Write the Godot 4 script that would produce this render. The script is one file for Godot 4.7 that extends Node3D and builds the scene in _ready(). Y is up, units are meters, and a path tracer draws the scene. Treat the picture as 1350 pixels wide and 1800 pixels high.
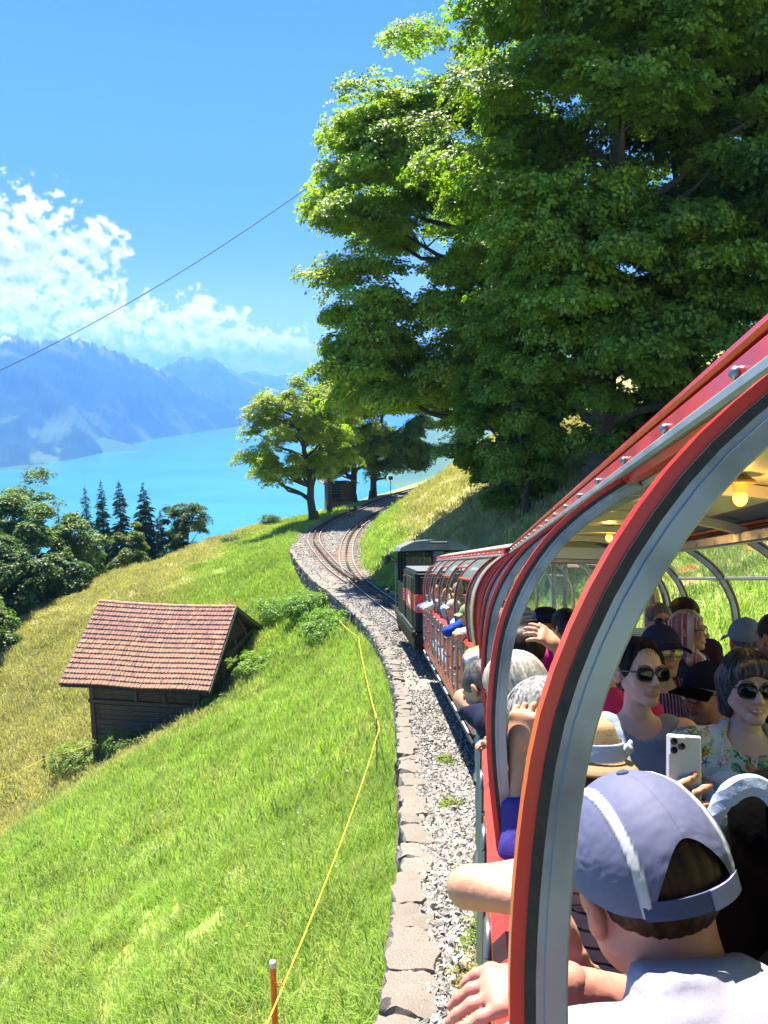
extends Node3D

var M := {}
var car_xf: Array = []
var rng := RandomNumberGenerator.new()
var fn := FastNoiseLite.new()
var fr := FastNoiseLite.new()

func _ready() -> void:
	rng.seed = 4711
	fn.seed = 5; fn.noise_type = FastNoiseLite.TYPE_SIMPLEX_SMOOTH; fn.frequency = 1.0; fn.fractal_type = FastNoiseLite.FRACTAL_FBM; fn.fractal_octaves = 4
	fr.seed = 9; fr.noise_type = FastNoiseLite.TYPE_SIMPLEX_SMOOTH; fr.frequency = 1.0; fr.fractal_type = FastNoiseLite.FRACTAL_RIDGED; fr.fractal_octaves = 5
	# camera
	var cam := Camera3D.new()
	cam.name = "camera"
	cam.fov = 67.3
	cam.near = 0.05
	cam.far = 30000.0
	cam.rotation_degrees = Vector3(-9.2, 0, 0)
	add_child(cam)
	# sky, air, exposure
	var we := WorldEnvironment.new()
	we.name = "world_environment"
	var e := Environment.new()
	e.background_mode = Environment.BG_SKY
	var sky := Sky.new()
	var pm := PanoramaSkyMaterial.new()
	pm.panorama = sky_picture()
	sky.sky_material = pm
	e.sky = sky
	e.background_energy_multiplier = 1.0
	e.tonemap_mode = Environment.TONE_MAPPER_LINEAR
	e.tonemap_exposure = 4.7
	e.fog_enabled = true
	e.fog_density = 0.00014
	e.fog_light_color = Color(0.40, 0.66, 1.0)
	e.sdfgi_enabled = true
	e.ssao_enabled = true
	e.ssil_enabled = true
	we.environment = e
	add_child(we)
	# sun: ahead and high
	var sun := DirectionalLight3D.new()
	sun.name = "sun"
	sun.light_energy = 1.6
	sun.light_color = Color(1.0, 0.965, 0.9)
	sun.light_angular_distance = 0.5
	sun.shadow_enabled = true
	add_child(sun)
	var az := deg_to_rad(21.0)
	var el := deg_to_rad(63.0)
	var to_sun := Vector3(-sin(az) * cos(el), sin(el), -cos(az) * cos(el))
	sun.look_at_from_position(Vector3.ZERO, -to_sun, Vector3.UP)
	make_materials()
	build_valley()
	build_slopes()
	build_track()
	build_barn()
	build_station()
	build_trees()
	build_grass()
	build_flowers()
	build_train()
	build_fences()
	build_people()

# ---------------------------------------------------------------- sky
func sky_picture() -> Texture2D:
	var w := 4096
	var h := 2048
	var data := PackedByteArray()
	var top := Vector3(0.0135, 0.063, 0.190)
	var mid := Vector3(0.042, 0.116, 0.235)
	var low := Vector3(0.50, 0.62, 0.72)
	var nz := FastNoiseLite.new()
	nz.seed = 21; nz.frequency = 0.22; nz.fractal_octaves = 6; nz.fractal_gain = 0.55; nz.noise_type = FastNoiseLite.TYPE_SIMPLEX
	# puffs of cumulus: azimuth, elevation, half width, half height (degrees)
	var puffs: Array = [
		[-25.6, 8.2, 4.4, 4.2], [-23.6, 9.6, 3.0, 2.5], [-20.2, 9.2, 2.4, 1.7], [-29.5, 7.5, 5.0, 4.8], [-22.6, 7.2, 3.6, 2.2], [-25.5, 5.6, 7.5, 2.0], [-20.0, 4.0, 3.6, 1.1], [-22.0, 6.6, 3.4, 2.0],
		[-15.6, 3.9, 2.2, 1.7], [-13.2, 4.3, 1.8, 2.1], [-14.5, 3.0, 4.6, 1.5], [-10.0, 3.0, 1.8, 1.5], [-7.2, 2.8, 3.0, 1.3], [-19.0, 4.4, 3.0, 1.6], [-10.6, 5.2, 0.9, 0.5], [-10.8, 3.9, 0.8, 0.35], [-4.5, 2.6, 2.5, 0.9],
		[24.0, 10.5, 3.0, 1.7], [27.0, 9.0, 4.0, 2.0], [20.5, 8.0, 2.0, 0.9], [22.0, 17.0, 2.4, 1.0]]
	var r := RandomNumberGenerator.new()
	r.seed = 99
	var a := 36.0
	while a < 322.0:
		var big := r.randf()
		for k in 5:
			puffs.append([a + r.randf_range(-5, 5) - (360.0 if a > 180.0 else 0.0), 3.0 + r.randf() * 16.0 * big, 2.0 + 4.0 * r.randf(), 1.0 + 2.8 * r.randf()])
		a += 7.0 + 9.0 * r.randf()
	var by_col: Array = []
	by_col.resize(360)
	for i in 360:
		by_col[i] = []
	for p in puffs:
		var reach: float = float(p[2]) * 1.6 + 1.5
		for i in range(int(floor(p[0] - reach)), int(ceil(p[0] + reach)) + 1):
			by_col[posmod(i + 180, 360)].append(p)
	for y in h:
		var el := 90.0 - (y + 0.5) * 180.0 / h
		var t := clampf(el / 42.0, 0.0, 1.0)
		var base := mid.lerp(top, smoothstep(0.25, 1.0, t))
		base = base.lerp(low, pow(1.0 - clampf(el / 17.0, 0.0, 1.0), 4.0))
		if el < 0.0:
			base = low.lerp(Vector3(0.08, 0.14, 0.17), clampf(-el / 10.0, 0, 1))
		var c := Color(base.x, base.y, base.z).linear_to_srgb()
		var row := PackedByteArray([c.r8, c.g8, c.b8])
		if el < 0.0 or el > 34.0:
			var n := 1
			while n < w:
				row.append_array(row)
				n *= 2
			data.append_array(row)
			continue
		row.resize(w * 3)
		for x in w:
			var az := (x + 0.5) * 360.0 / w
			if az > 180.0: az -= 360.0
			var dens := 0.0
			var hgt := 0.0
			for p in by_col[clampi(int(floor(az)) + 180, 0, 359)]:
				var dx: float = (az - p[0]) / p[2]
				var dy: float = (el - p[1]) / p[3]
				var d := 1.0 - (dx * dx + dy * dy)
				if d > -1.6:
					if d > dens or dens == 0.0:
						dens = d; hgt = dy
			var o := x * 3
			if dens > -1.6 and dens != 0.0:
				var n1 := nz.get_noise_2d(az * 2.6, el * 3.2)
				var n2 := nz.get_noise_2d(az * 9.0 + 90.0, el * 11.0)
				var q := dens * 0.8 + n1 * 1.25 + n2 * 0.5 + 0.1
				var al := smoothstep(-0.05, 0.45, q)
				if al > 0.0:
					var thick := lerpf(2.0, 1.0, clampf((el - 1.5) / 6.0, 0.0, 1.0))
					var lit := clampf(0.60 + 0.55 * (n1 - nz.get_noise_2d(az * 2.6 - 0.8, el * 3.2 - 2.2)) + 0.30 * n2 + 0.30 * hgt + 0.25 * (1.0 - clampf(q, 0, 1.3)), 0.0, 1.0)
					var cc := Vector3(0.115, 0.17, 0.265).lerp(Vector3(0.37, 0.37, 0.37), lit)
					var m := base.lerp((cc * thick).min(Vector3.ONE), al * 0.97)
					var k := Color(m.x, m.y, m.z).linear_to_srgb()
					row[o] = k.r8; row[o + 1] = k.g8; row[o + 2] = k.b8
					continue
			row[o] = c.r8; row[o + 1] = c.g8; row[o + 2] = c.b8
		data.append_array(row)
	var im := Image.create_from_data(w, h, false, Image.FORMAT_RGB8, data)
	return ImageTexture.create_from_image(im)
# ---------------------------------------------------------------- helpers
class MB:
	var v := PackedVector3Array()
	var c := PackedColorArray()
	var t := PackedVector2Array()
	var f := PackedInt32Array()
	var col := Color(1, 1, 1)
	func p(a: Vector3, uv := Vector2.ZERO) -> int:
		v.append(a); c.append(col); t.append(uv)
		return v.size() - 1
	func tri(a: int, b: int, d: int) -> void:
		f.append(a); f.append(b); f.append(d)
	func q4(a: int, b: int, d: int, e: int) -> void:
		f.append(a); f.append(b); f.append(d); f.append(a); f.append(d); f.append(e)
	func quad(a: Vector3, b: Vector3, d: Vector3, e: Vector3) -> void:
		var i := p(a, Vector2(0, 1)); p(b, Vector2(1, 1)); p(d, Vector2(1, 0)); p(e, Vector2(0, 0))
		q4(i, i + 1, i + 2, i + 3)
	func face3(a: Vector3, b: Vector3, d: Vector3) -> void:
		var i := p(a); p(b); p(d)
		tri(i, i + 1, i + 2)
	func box(x: Transform3D, s: Vector3, bev := 0.0) -> void:
		var h := s * 0.5
		var b := minf(bev, minf(h.x, minf(h.y, h.z)) * 0.9)
		var ax := [Vector3(1, 0, 0), Vector3(0, 1, 0), Vector3(0, 0, 1)]
		for a in 3:
			var u: int = (a + 1) % 3
			var w: int = (a + 2) % 3
			for sg in [-1.0, 1.0]:
				var o: Vector3 = ax[a] * (h[a] * sg)
				var du: Vector3 = ax[u] * (h[u] - b)
				var dw: Vector3 = ax[w] * (h[w] - b) * sg
				quad(x * (o - du - dw), x * (o + du - dw), x * (o + du + dw), x * (o - du + dw))
		if b <= 0.0:
			return
		for a in 3:
			var u: int = (a + 1) % 3
			var w: int = (a + 2) % 3
			for su in [-1.0, 1.0]:
				for sw in [-1.0, 1.0]:
					var da: Vector3 = ax[a] * (h[a] - b)
					var e1: Vector3 = ax[u] * (h[u] * su) + ax[w] * ((h[w] - b) * sw)
					var e2: Vector3 = ax[u] * ((h[u] - b) * su) + ax[w] * (h[w] * sw)
					if su * sw > 0:
						quad(x * (e1 - da), x * (e1 + da), x * (e2 + da), x * (e2 - da))
						f = flip_last(f, 2)
					else:
						quad(x * (e1 - da), x * (e1 + da), x * (e2 + da), x * (e2 - da))
		for sx in [-1.0, 1.0]:
			for sy in [-1.0, 1.0]:
				for sz in [-1.0, 1.0]:
					var k := Vector3(h.x * sx, (h.y - b) * sy, (h.z - b) * sz)
					var l := Vector3((h.x - b) * sx, h.y * sy, (h.z - b) * sz)
					var m := Vector3((h.x - b) * sx, (h.y - b) * sy, h.z * sz)
					if sx * sy * sz > 0: face3(x * k, x * l, x * m)
					else: face3(x * k, x * m, x * l)
	func flip_last(fa: PackedInt32Array, n: int) -> PackedInt32Array:
		for i in n:
			var o := fa.size() - 3 * (i + 1)
			var s := fa[o + 1]
			fa[o + 1] = fa[o + 2]; fa[o + 2] = s
		return fa
	func tube(pts: Array, r0: float, sides := 8, r1 := -1.0, caps := true) -> void:
		var n := pts.size()
		var prev := Vector3.UP
		var first := v.size()
		for i in n:
			var a: Vector3 = pts[maxi(i - 1, 0)]
			var b: Vector3 = pts[mini(i + 1, n - 1)]
			var tg := (b - a).normalized()
			if i == 0:
				prev = Vector3.UP if absf(tg.y) < 0.9 else Vector3.RIGHT
			var nx := (prev - tg * prev.dot(tg)).normalized()
			prev = nx
			var ny := tg.cross(nx)
			var rr := r0 if r1 < 0.0 else lerpf(r0, r1, float(i) / maxi(n - 1, 1))
			for k in sides:
				var an := TAU * k / sides
				p(pts[i] + (nx * cos(an) + ny * sin(an)) * rr, Vector2(float(k) / sides, i))
		for i in n - 1:
			for k in sides:
				var k2 := (k + 1) % sides
				var o := first + i * sides
				q4(o + k, o + k2, o + sides + k2, o + sides + k)
		if caps:
			var a0 := p(pts[0])
			var b0 := p(pts[n - 1])
			for k in sides:
				tri(a0, first + (k + 1) % sides, first + k)
				tri(b0, first + (n - 1) * sides + k, first + (n - 1) * sides + (k + 1) % sides)
	# profile (closed, counter-clockwise seen along the path) swept along pts; side(i) points to +x of the profile
	func sweep(pts: Array, prof: Array, ups: Array, caps := true) -> void:
		var n := pts.size()
		var m := prof.size()
		var grid: Array = []
		for i in n:
			var tg: Vector3 = (pts[mini(i + 1, n - 1)] - pts[maxi(i - 1, 0)]).normalized()
			var up: Vector3 = ups[mini(i, ups.size() - 1)]
			var sd := tg.cross(up).normalized()
			var u2 := sd.cross(tg)
			var ring: Array = []
			for q in prof:
				ring.append(pts[i] + sd * q.x + u2 * q.y)
			grid.append(ring)
		for k in m:
			var k2 := (k + 1) % m
			var o := v.size()
			for i in n:
				p(grid[i][k], Vector2(0, i)); p(grid[i][k2], Vector2(1, i))
			for i in n - 1:
				q4(o + 2 * i, o + 2 * i + 1, o + 2 * i + 3, o + 2 * i + 2)
		if caps:
			for e in [0, n - 1]:
				var o := v.size()
				for k in m:
					p(grid[e][k])
				for k in range(1, m - 1):
					if e == 0: tri(o, o + k + 1, o + k)
					else: tri(o, o + k, o + k + 1)
	func ball(ce: Vector3, r: Vector3, bs := Basis(), nu := 16, nv := 10, v0 := 0.0, v1 := 1.0) -> void:
		var o := v.size()
		for j in nv + 1:
			var th := PI * lerpf(v0, v1, float(j) / nv)
			for i in nu + 1:
				var ph := TAU * i / nu
				p(ce + bs * Vector3(r.x * sin(th) * cos(ph), r.y * cos(th), r.z * sin(th) * sin(ph)), Vector2(float(i) / nu, float(j) / nv))
		for j in nv:
			for i in nu:
				var a := o + j * (nu + 1) + i
				q4(a, a + 1, a + nu + 2, a + nu + 1)
	func lathe(pr: Array, x: Transform3D, n := 16) -> void:
		var o := v.size()
		for i in pr.size():
			for k in n + 1:
				var an := TAU * k / n
				p(x * Vector3(pr[i].x * cos(an), pr[i].y, pr[i].x * sin(an)))
		for i in pr.size() - 1:
			for k in n:
				var a := o + i * (n + 1) + k
				q4(a, a + n + 1, a + n + 2, a + 1)
	func grid(nx: int, ny: int, at: Callable) -> void:
		var o := v.size()
		for j in ny:
			for i in nx:
				at.call(i, j, self)
		for j in ny - 1:
			for i in nx - 1:
				var a := o + j * nx + i
				q4(a, a + 1, a + nx + 1, a + nx)
	func mesh(colors := false, uvs := false) -> ArrayMesh:
		var nn := PackedVector3Array()
		nn.resize(v.size())
		var g := PackedInt32Array()
		g.resize(f.size())
		for i in range(0, f.size(), 3):
			var a := f[i]
			var b := f[i + 1]
			var d := f[i + 2]
			var n := (v[b] - v[a]).cross(v[d] - v[a])
			nn[a] += n; nn[b] += n; nn[d] += n
			g[i] = a; g[i + 1] = d; g[i + 2] = b
		for i in nn.size():
			nn[i] = nn[i].normalized() if nn[i].length_squared() > 1e-20 else Vector3.UP
		var arr: Array = []
		arr.resize(Mesh.ARRAY_MAX)
		arr[Mesh.ARRAY_VERTEX] = v
		arr[Mesh.ARRAY_NORMAL] = nn
		arr[Mesh.ARRAY_INDEX] = g
		if colors: arr[Mesh.ARRAY_COLOR] = c
		if uvs: arr[Mesh.ARRAY_TEX_UV] = t
		var am := ArrayMesh.new()
		am.add_surface_from_arrays(Mesh.PRIMITIVE_TRIANGLES, arr)
		return am

func lin(r: float, g: float, b: float, a := 1.0) -> Color:
	var c := Color(r, g, b).linear_to_srgb()
	c.a = a
	return c

func mat(called: String, c: Color, rough := 0.7, o := {}) -> StandardMaterial3D:
	var m := StandardMaterial3D.new()
	m.resource_name = called
	m.albedo_color = c
	m.roughness = rough
	for k in o:
		m.set(k, o[k])
	M[called] = m
	return m

func noise_tex(freq: float, ramp: Array, sz := 256, oct := 4, normal := false, bump := 4.0, sd := 1, type := FastNoiseLite.TYPE_SIMPLEX_SMOOTH) -> NoiseTexture2D:
	var n := FastNoiseLite.new()
	n.seed = sd
	n.noise_type = type
	n.frequency = freq
	n.fractal_octaves = oct
	var t := NoiseTexture2D.new()
	t.noise = n
	t.width = sz; t.height = sz
	t.seamless = true
	if normal:
		t.as_normal_map = true
		t.bump_strength = bump
	elif ramp.size():
		var g := Gradient.new()
		g.offsets = PackedFloat32Array(); g.colors = PackedColorArray()
		var off := PackedFloat32Array()
		var cs := PackedColorArray()
		for i in ramp.size():
			off.append(float(i) / (ramp.size() - 1)); cs.append(ramp[i])
		g.offsets = off; g.colors = cs
		t.color_ramp = g
	return t

func tri_mat(called: String, tex: Texture2D, scale: Vector3, rough := 0.8, nrm: Texture2D = null, o := {}) -> StandardMaterial3D:
	var m := mat(called, Color.WHITE, rough, o)
	m.albedo_texture = tex
	m.uv1_triplanar = true
	m.uv1_scale = scale
	if nrm:
		m.normal_enabled = true
		m.normal_texture = nrm
	return m

func part(parent: Node, called: String, mesh: Mesh, m: Material, x := Transform3D()) -> MeshInstance3D:
	var o := MeshInstance3D.new()
	o.name = called
	o.mesh = mesh
	o.material_override = m
	o.transform = x
	parent.add_child(o, true)
	return o

func tag(o: Node, label: String, category := "", group := "", kind := "") -> Node:
	if label: o.set_meta("label", label)
	if category: o.set_meta("category", category)
	if group: o.set_meta("group", group)
	if kind: o.set_meta("kind", kind)
	return o

func thing(called: String, label: String, category: String, x := Transform3D(), group := "") -> Node3D:
	var o := Node3D.new()
	o.name = called
	o.transform = x
	add_child(o, true)
	tag(o, label, category, group)
	return o

func bxm(s: Vector3, bev := 0.0) -> ArrayMesh:
	var b := MB.new()
	b.box(Transform3D(), s, bev)
	return b.mesh()

func at(x: float, y: float, z: float, yaw := 0.0) -> Transform3D:
	return Transform3D(Basis(Vector3.UP, yaw), Vector3(x, y, z))

func multi(parent: Node, called: String, mesh: Mesh, m: Material, xs: Array, cols: Array = []) -> MultiMeshInstance3D:
	var mm := MultiMesh.new()
	mm.transform_format = MultiMesh.TRANSFORM_3D
	mm.use_colors = cols.size() > 0
	mm.mesh = mesh
	mm.instance_count = xs.size()
	var st := 16 if mm.use_colors else 12
	var buf := PackedFloat32Array()
	buf.resize(xs.size() * st)
	for i in xs.size():
		var x: Transform3D = xs[i]
		var o := i * st
		var b := x.basis
		buf[o] = b.x.x; buf[o + 1] = b.y.x; buf[o + 2] = b.z.x; buf[o + 3] = x.origin.x
		buf[o + 4] = b.x.y; buf[o + 5] = b.y.y; buf[o + 6] = b.z.y; buf[o + 7] = x.origin.y
		buf[o + 8] = b.x.z; buf[o + 9] = b.y.z; buf[o + 10] = b.z.z; buf[o + 11] = x.origin.z
		if mm.use_colors:
			var c: Color = cols[i]
			buf[o + 12] = c.r; buf[o + 13] = c.g; buf[o + 14] = c.b; buf[o + 15] = 1.0
	mm.buffer = buf
	var o2 := MultiMeshInstance3D.new()
	o2.name = called
	o2.multimesh = mm
	o2.material_override = m
	parent.add_child(o2, true)
	return o2

func ip(tab: Array, x: float) -> float:
	# smooth interpolation in a table of (x, y)
	var n := tab.size()
	if x <= tab[0].x:
		return tab[0].y + (tab[1].y - tab[0].y) / (tab[1].x - tab[0].x) * (x - tab[0].x)
	if x >= tab[n - 1].x:
		return tab[n - 1].y + (tab[n - 1].y - tab[n - 2].y) / (tab[n - 1].x - tab[n - 2].x) * (x - tab[n - 1].x)
	var i := 0
	while x > tab[i + 1].x:
		i += 1
	var p0: Vector2 = tab[maxi(i - 1, 0)]
	var p1: Vector2 = tab[i]
	var p2: Vector2 = tab[i + 1]
	var p3: Vector2 = tab[mini(i + 2, n - 1)]
	var h := p2.x - p1.x
	var t := (x - p1.x) / h
	var m1 := (p2.y - p0.y) / (p2.x - p0.x) * h
	var m2 := (p3.y - p1.y) / (p3.x - p1.x) * h
	var t2 := t * t
	var t3 := t2 * t
	return (2 * t3 - 3 * t2 + 1) * p1.y + (t3 - 2 * t2 + t) * m1 + (3 * t2 - 2 * t3) * p2.y + (t3 - t2) * m2

func v2(a: Array) -> Array:
	var o: Array = []
	for i in range(0, a.size(), 2):
		o.append(Vector2(a[i], a[i + 1]))
	return o
func make_materials() -> void:
	var fine := noise_tex(0.05, [], 256, 5, true, 6.0, 3)
	var soft := noise_tex(0.012, [], 256, 4, true, 5.0, 7)
	M.fine = fine
	# ground
	tri_mat("gravel", noise_tex(0.09, [lin(0.08, 0.072, 0.064), lin(0.20, 0.182, 0.162), lin(0.25, 0.228, 0.205), lin(0.36, 0.335, 0.305)], 512, 3, false, 1, 11), Vector3(1.1, 1.1, 1.1), 0.95, noise_tex(0.09, [], 512, 3, true, 14.0, 11))
	M.gravel.uv1_world_triplanar = true
	tri_mat("meadow", noise_tex(0.06, [Color(0.55, 0.55, 0.5), Color(0.85, 0.85, 0.8), Color(1, 1, 1)], 512, 5, false, 1, 5), Vector3(0.7, 0.7, 0.7), 0.95, noise_tex(0.06, [], 512, 5, true, 12.0, 5), {"vertex_color_use_as_albedo": true})
	M.meadow.uv1_world_triplanar = true
	mat("mountain", Color.WHITE, 1.0, {"vertex_color_use_as_albedo": true, "metallic_specular": 0.1})
	mat("lake", lin(0.03, 0.185, 0.205), 0.22, {"metallic_specular": 0.35})
	var wn := noise_tex(0.02, [], 512, 4, true, 1.2, 17)
	M.lake.albedo_texture = noise_tex(0.006, [Color(0.86, 0.9, 0.95), Color(1, 1, 1), Color(1, 1, 1)], 256, 3, false, 1, 19); M.lake.normal_enabled = true; M.lake.normal_texture = wn; M.lake.normal_scale = 0.35; M.lake.uv1_triplanar = true; M.lake.uv1_scale = Vector3(0.0006, 0.0006, 0.0012)
	# stone
	tri_mat("wall_stone", noise_tex(0.03, [lin(0.05, 0.043, 0.037), lin(0.115, 0.10, 0.087), lin(0.165, 0.145, 0.127), lin(0.33, 0.30, 0.27)], 512, 5, false, 1, 23), Vector3(1.6, 1.6, 1.6), 0.95, noise_tex(0.05, [], 512, 5, true, 10.0, 23))
	tri_mat("wall_stone_pale", noise_tex(0.03, [lin(0.06, 0.052, 0.044), lin(0.13, 0.112, 0.096), lin(0.18, 0.158, 0.138), lin(0.32, 0.30, 0.27)], 256, 5, false, 1, 29), Vector3(1.9, 1.9, 1.9), 0.95, M.wall_stone.normal_texture)
	mat("stone_chip", Color.WHITE, 0.9, {"vertex_color_use_as_albedo": true})
	# wood, tile
	tri_mat("old_wood", noise_tex(0.03, [lin(0.018, 0.013, 0.010), lin(0.05, 0.035, 0.026), lin(0.085, 0.062, 0.046), lin(0.15, 0.12, 0.095)], 256, 5, false, 1, 31), Vector3(0.35, 5.0, 5.0), 0.9, fine)
	tri_mat("grey_wood", noise_tex(0.03, [lin(0.05, 0.045, 0.04), lin(0.12, 0.11, 0.10), lin(0.22, 0.21, 0.19)], 256, 5, false, 1, 33), Vector3(0.35, 5.0, 5.0), 0.9, fine)
	tri_mat("upright_wood", noise_tex(0.03, [lin(0.03, 0.02, 0.014), lin(0.075, 0.052, 0.037), lin(0.13, 0.095, 0.07)], 256, 5, false, 1, 35), Vector3(5.0, 0.35, 5.0), 0.9, fine)
	for k in 4:
		var t: Array = [[0.27, 0.14, 0.102], [0.25, 0.125, 0.11], [0.31, 0.175, 0.125], [0.20, 0.105, 0.096]][k]
		tri_mat("tile_%d" % k, noise_tex(0.02, [lin(t[0] * 0.6, t[1] * 0.6, t[2] * 0.6), lin(t[0], t[1], t[2]), lin(t[0] * 1.2, t[1] * 1.25, t[2] * 1.3)], 128, 4, false, 1, 40 + k), Vector3(1.3, 1.3, 1.3), 0.85, fine)
	tri_mat("bark", noise_tex(0.03, [lin(0.03, 0.024, 0.018), lin(0.075, 0.06, 0.045), lin(0.14, 0.12, 0.095)], 256, 5, false, 1, 51), Vector3(3.0, 0.8, 3.0), 0.95, noise_tex(0.04, [], 256, 4, true, 12.0, 51))
	# leaves
	mat("leaf", Color.WHITE, 0.5, {"vertex_color_use_as_albedo": true, "backlight_enabled": true, "backlight": Color(0.9, 1.0, 0.5), "cull_mode": BaseMaterial3D.CULL_DISABLED, "metallic_specular": 0.4})
	mat("needle", Color.WHITE, 0.6, {"vertex_color_use_as_albedo": true, "backlight_enabled": true, "backlight": Color(0.25, 0.25, 0.2), "cull_mode": BaseMaterial3D.CULL_DISABLED, "metallic_specular": 0.3})
	mat("blade", Color.WHITE, 0.55, {"vertex_color_use_as_albedo": true, "backlight_enabled": true, "backlight": Color(0.8, 0.88, 0.55), "cull_mode": BaseMaterial3D.CULL_DISABLED, "metallic_specular": 0.35})
	# metal and paint
	var scuff := noise_tex(0.01, [Color(0.22, 0.22, 0.22), Color(0.34, 0.34, 0.34), Color(0.62, 0.62, 0.62)], 256, 5, false, 1, 61)
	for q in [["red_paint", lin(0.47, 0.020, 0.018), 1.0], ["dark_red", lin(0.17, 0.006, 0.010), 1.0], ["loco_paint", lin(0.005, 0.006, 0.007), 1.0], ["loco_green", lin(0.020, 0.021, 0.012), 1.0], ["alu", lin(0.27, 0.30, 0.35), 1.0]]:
		mat(q[0], q[1], 1.0, {"roughness_texture": scuff, "uv1_triplanar": true, "uv1_scale": Vector3.ONE * 1.3, "clearcoat_enabled": q[0].ends_with("red") or q[0] == "red_paint", "clearcoat": 0.35, "clearcoat_roughness": 0.15})
	for q in ["loco_paint", "loco_green"]:
		M[q].roughness_texture = null
		M[q].roughness = 0.5
		M[q].metallic_specular = 0.3
	M.alu.metallic = 0.35
	M.alu.albedo_texture = noise_tex(0.02, [Color(0.72, 0.72, 0.72), Color(0.95, 0.95, 0.95), Color(1, 1, 1)], 256, 5, false, 1, 63)
	M.red_paint.albedo_texture = noise_tex(0.008, [Color(0.82, 0.8, 0.8), Color(1, 1, 1), Color(1, 1, 1)], 256, 5, false, 1, 64)
	mat("rubber", lin(0.018, 0.018, 0.02), 0.75, {"normal_enabled": true, "normal_texture": soft, "uv1_triplanar": true, "uv1_scale": Vector3.ONE * 6})
	mat("black_steel", lin(0.02, 0.02, 0.022), 0.6)
	mat("chrome", lin(0.22, 0.22, 0.23), 0.35, {"metallic": 0.85})
	mat("steel", lin(0.42, 0.42, 0.43), 0.38, {"metallic": 0.8})
	mat("step_plate", lin(0.5, 0.52, 0.54), 0.5, {"metallic": 0.3})
	tri_mat("rust", noise_tex(0.04, [lin(0.05, 0.025, 0.015), lin(0.14, 0.06, 0.035), lin(0.22, 0.11, 0.07)], 256, 5, false, 1, 71), Vector3(2, 2, 2), 0.85, fine)
	tri_mat("rail_side", noise_tex(0.04, [lin(0.03, 0.022, 0.018), lin(0.075, 0.05, 0.04), lin(0.12, 0.085, 0.065)], 256, 4, false, 1, 73), Vector3(2, 2, 2), 0.8)
	tri_mat("roof_grey", noise_tex(0.01, [lin(0.12, 0.13, 0.14), lin(0.19, 0.205, 0.22), lin(0.26, 0.28, 0.30)], 256, 5, false, 1, 75), Vector3(0.7, 0.7, 0.7), 0.6)
	tri_mat("loco_roof", noise_tex(0.01, [lin(0.06, 0.072, 0.082), lin(0.09, 0.107, 0.12), lin(0.13, 0.15, 0.165)], 256, 5, false, 1, 77), Vector3(0.7, 0.7, 0.7), 0.5)
	mat("ceiling", lin(0.48, 0.46, 0.35), 0.35)
	mat("white_panel", lin(0.55, 0.56, 0.56), 0.45)
	mat("white_paint", lin(0.8, 0.8, 0.8), 0.4)
	mat("yellow_paint", lin(0.5, 0.33, 0.05), 0.35)
	mat("seat_dark", lin(0.04, 0.035, 0.034), 0.7)
	mat("floor_dark", lin(0.17, 0.16, 0.15), 0.8)
	mat("glass", Color(0.93, 0.97, 0.95, 0.06), 0.03, {"transparency": BaseMaterial3D.TRANSPARENCY_ALPHA})
	mat("milky", Color(0.50, 0.55, 0.56, 0.42), 0.3, {"transparency": BaseMaterial3D.TRANSPARENCY_ALPHA})
	mat("cream_glass", lin(0.20, 0.25, 0.17), 0.2, {"clearcoat_enabled": true, "clearcoat": 0.8})
	mat("dark_glass", Color(0.05, 0.07, 0.06, 0.45), 0.05, {"transparency": BaseMaterial3D.TRANSPARENCY_ALPHA})
	mat("bulb", lin(1.0, 0.72, 0.25), 0.4, {"emission_enabled": true, "emission": Color(1.0, 0.70, 0.22), "emission_energy_multiplier": 1.6})
	mat("brass", lin(0.5, 0.3, 0.12), 0.4, {"metallic": 0.6})
	mat("orange_plastic", lin(0.75, 0.11, 0.02), 0.45)
	mat("yellow_cord", lin(0.72, 0.55, 0.03), 0.6)
	mat("cable_grey", lin(0.05, 0.06, 0.07), 0.6)
# ---------------------------------------------------------------- land: functions of d (metres ahead) and x
var T_RAIL := v2([-20, 2.71, -10, 0.18, 0, -2.347, 7.4, -4.22, 12, -5.30, 16.3, -6.31, 22.7, -7.62, 30, -8.78, 40, -9.98, 54, -10.93, 70, -11.6, 85, -12.0, 110, -12.7, 150, -13.5])
var T_MAIN := v2([-20, -1.46, -10, -0.28, 0, 1.0, 7.4, 1.89, 12, 1.86, 16.3, 1.81, 22.7, 1.45, 27, 0.95, 31, 0.25, 36, -0.75, 40, -1.55, 46, -2.3, 54, -2.6, 60, -2.4, 66, -1.75, 75, 0.2, 83, 1.9, 95, 5.5, 110, 12])
var T_BRANCH := v2([33, -0.25, 36, -0.85, 40, -1.95, 44, -3.0, 48, -3.85, 54, -5.0, 58, -5.35, 61, -5.3, 68.5, -4.2, 75, -2.5, 82, -0.5, 90, 2.2, 100, 6.5])
var T_LEFT := v2([-20, -2.9, -10, -1.7, 0, -0.55, 2.5, -0.14, 3.5, -0.05, 5, 0.08, 8.2, 0.17, 16, 0.18, 22.3, -0.17, 27, -0.75, 33.5, -2.1, 40.5, -4.0, 51, -6.4, 56, -6.9, 60, -6.7, 64.5, -6.1, 69, -5.2, 75, -3.7, 83, -1.4, 95, 3.0, 110, 8.5])
var T_RIGHT := v2([-20, 0.4, 0, 2.7, 7.4, 3.6, 16.3, 3.5, 22.7, 3.0, 31, 1.6, 36, 0.55, 40, -0.3, 46, -1.05, 54, -1.35, 60, -1.15, 66, -0.5, 75, 1.35, 83, 3.1, 95, 6.8, 110, 13.5])
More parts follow.
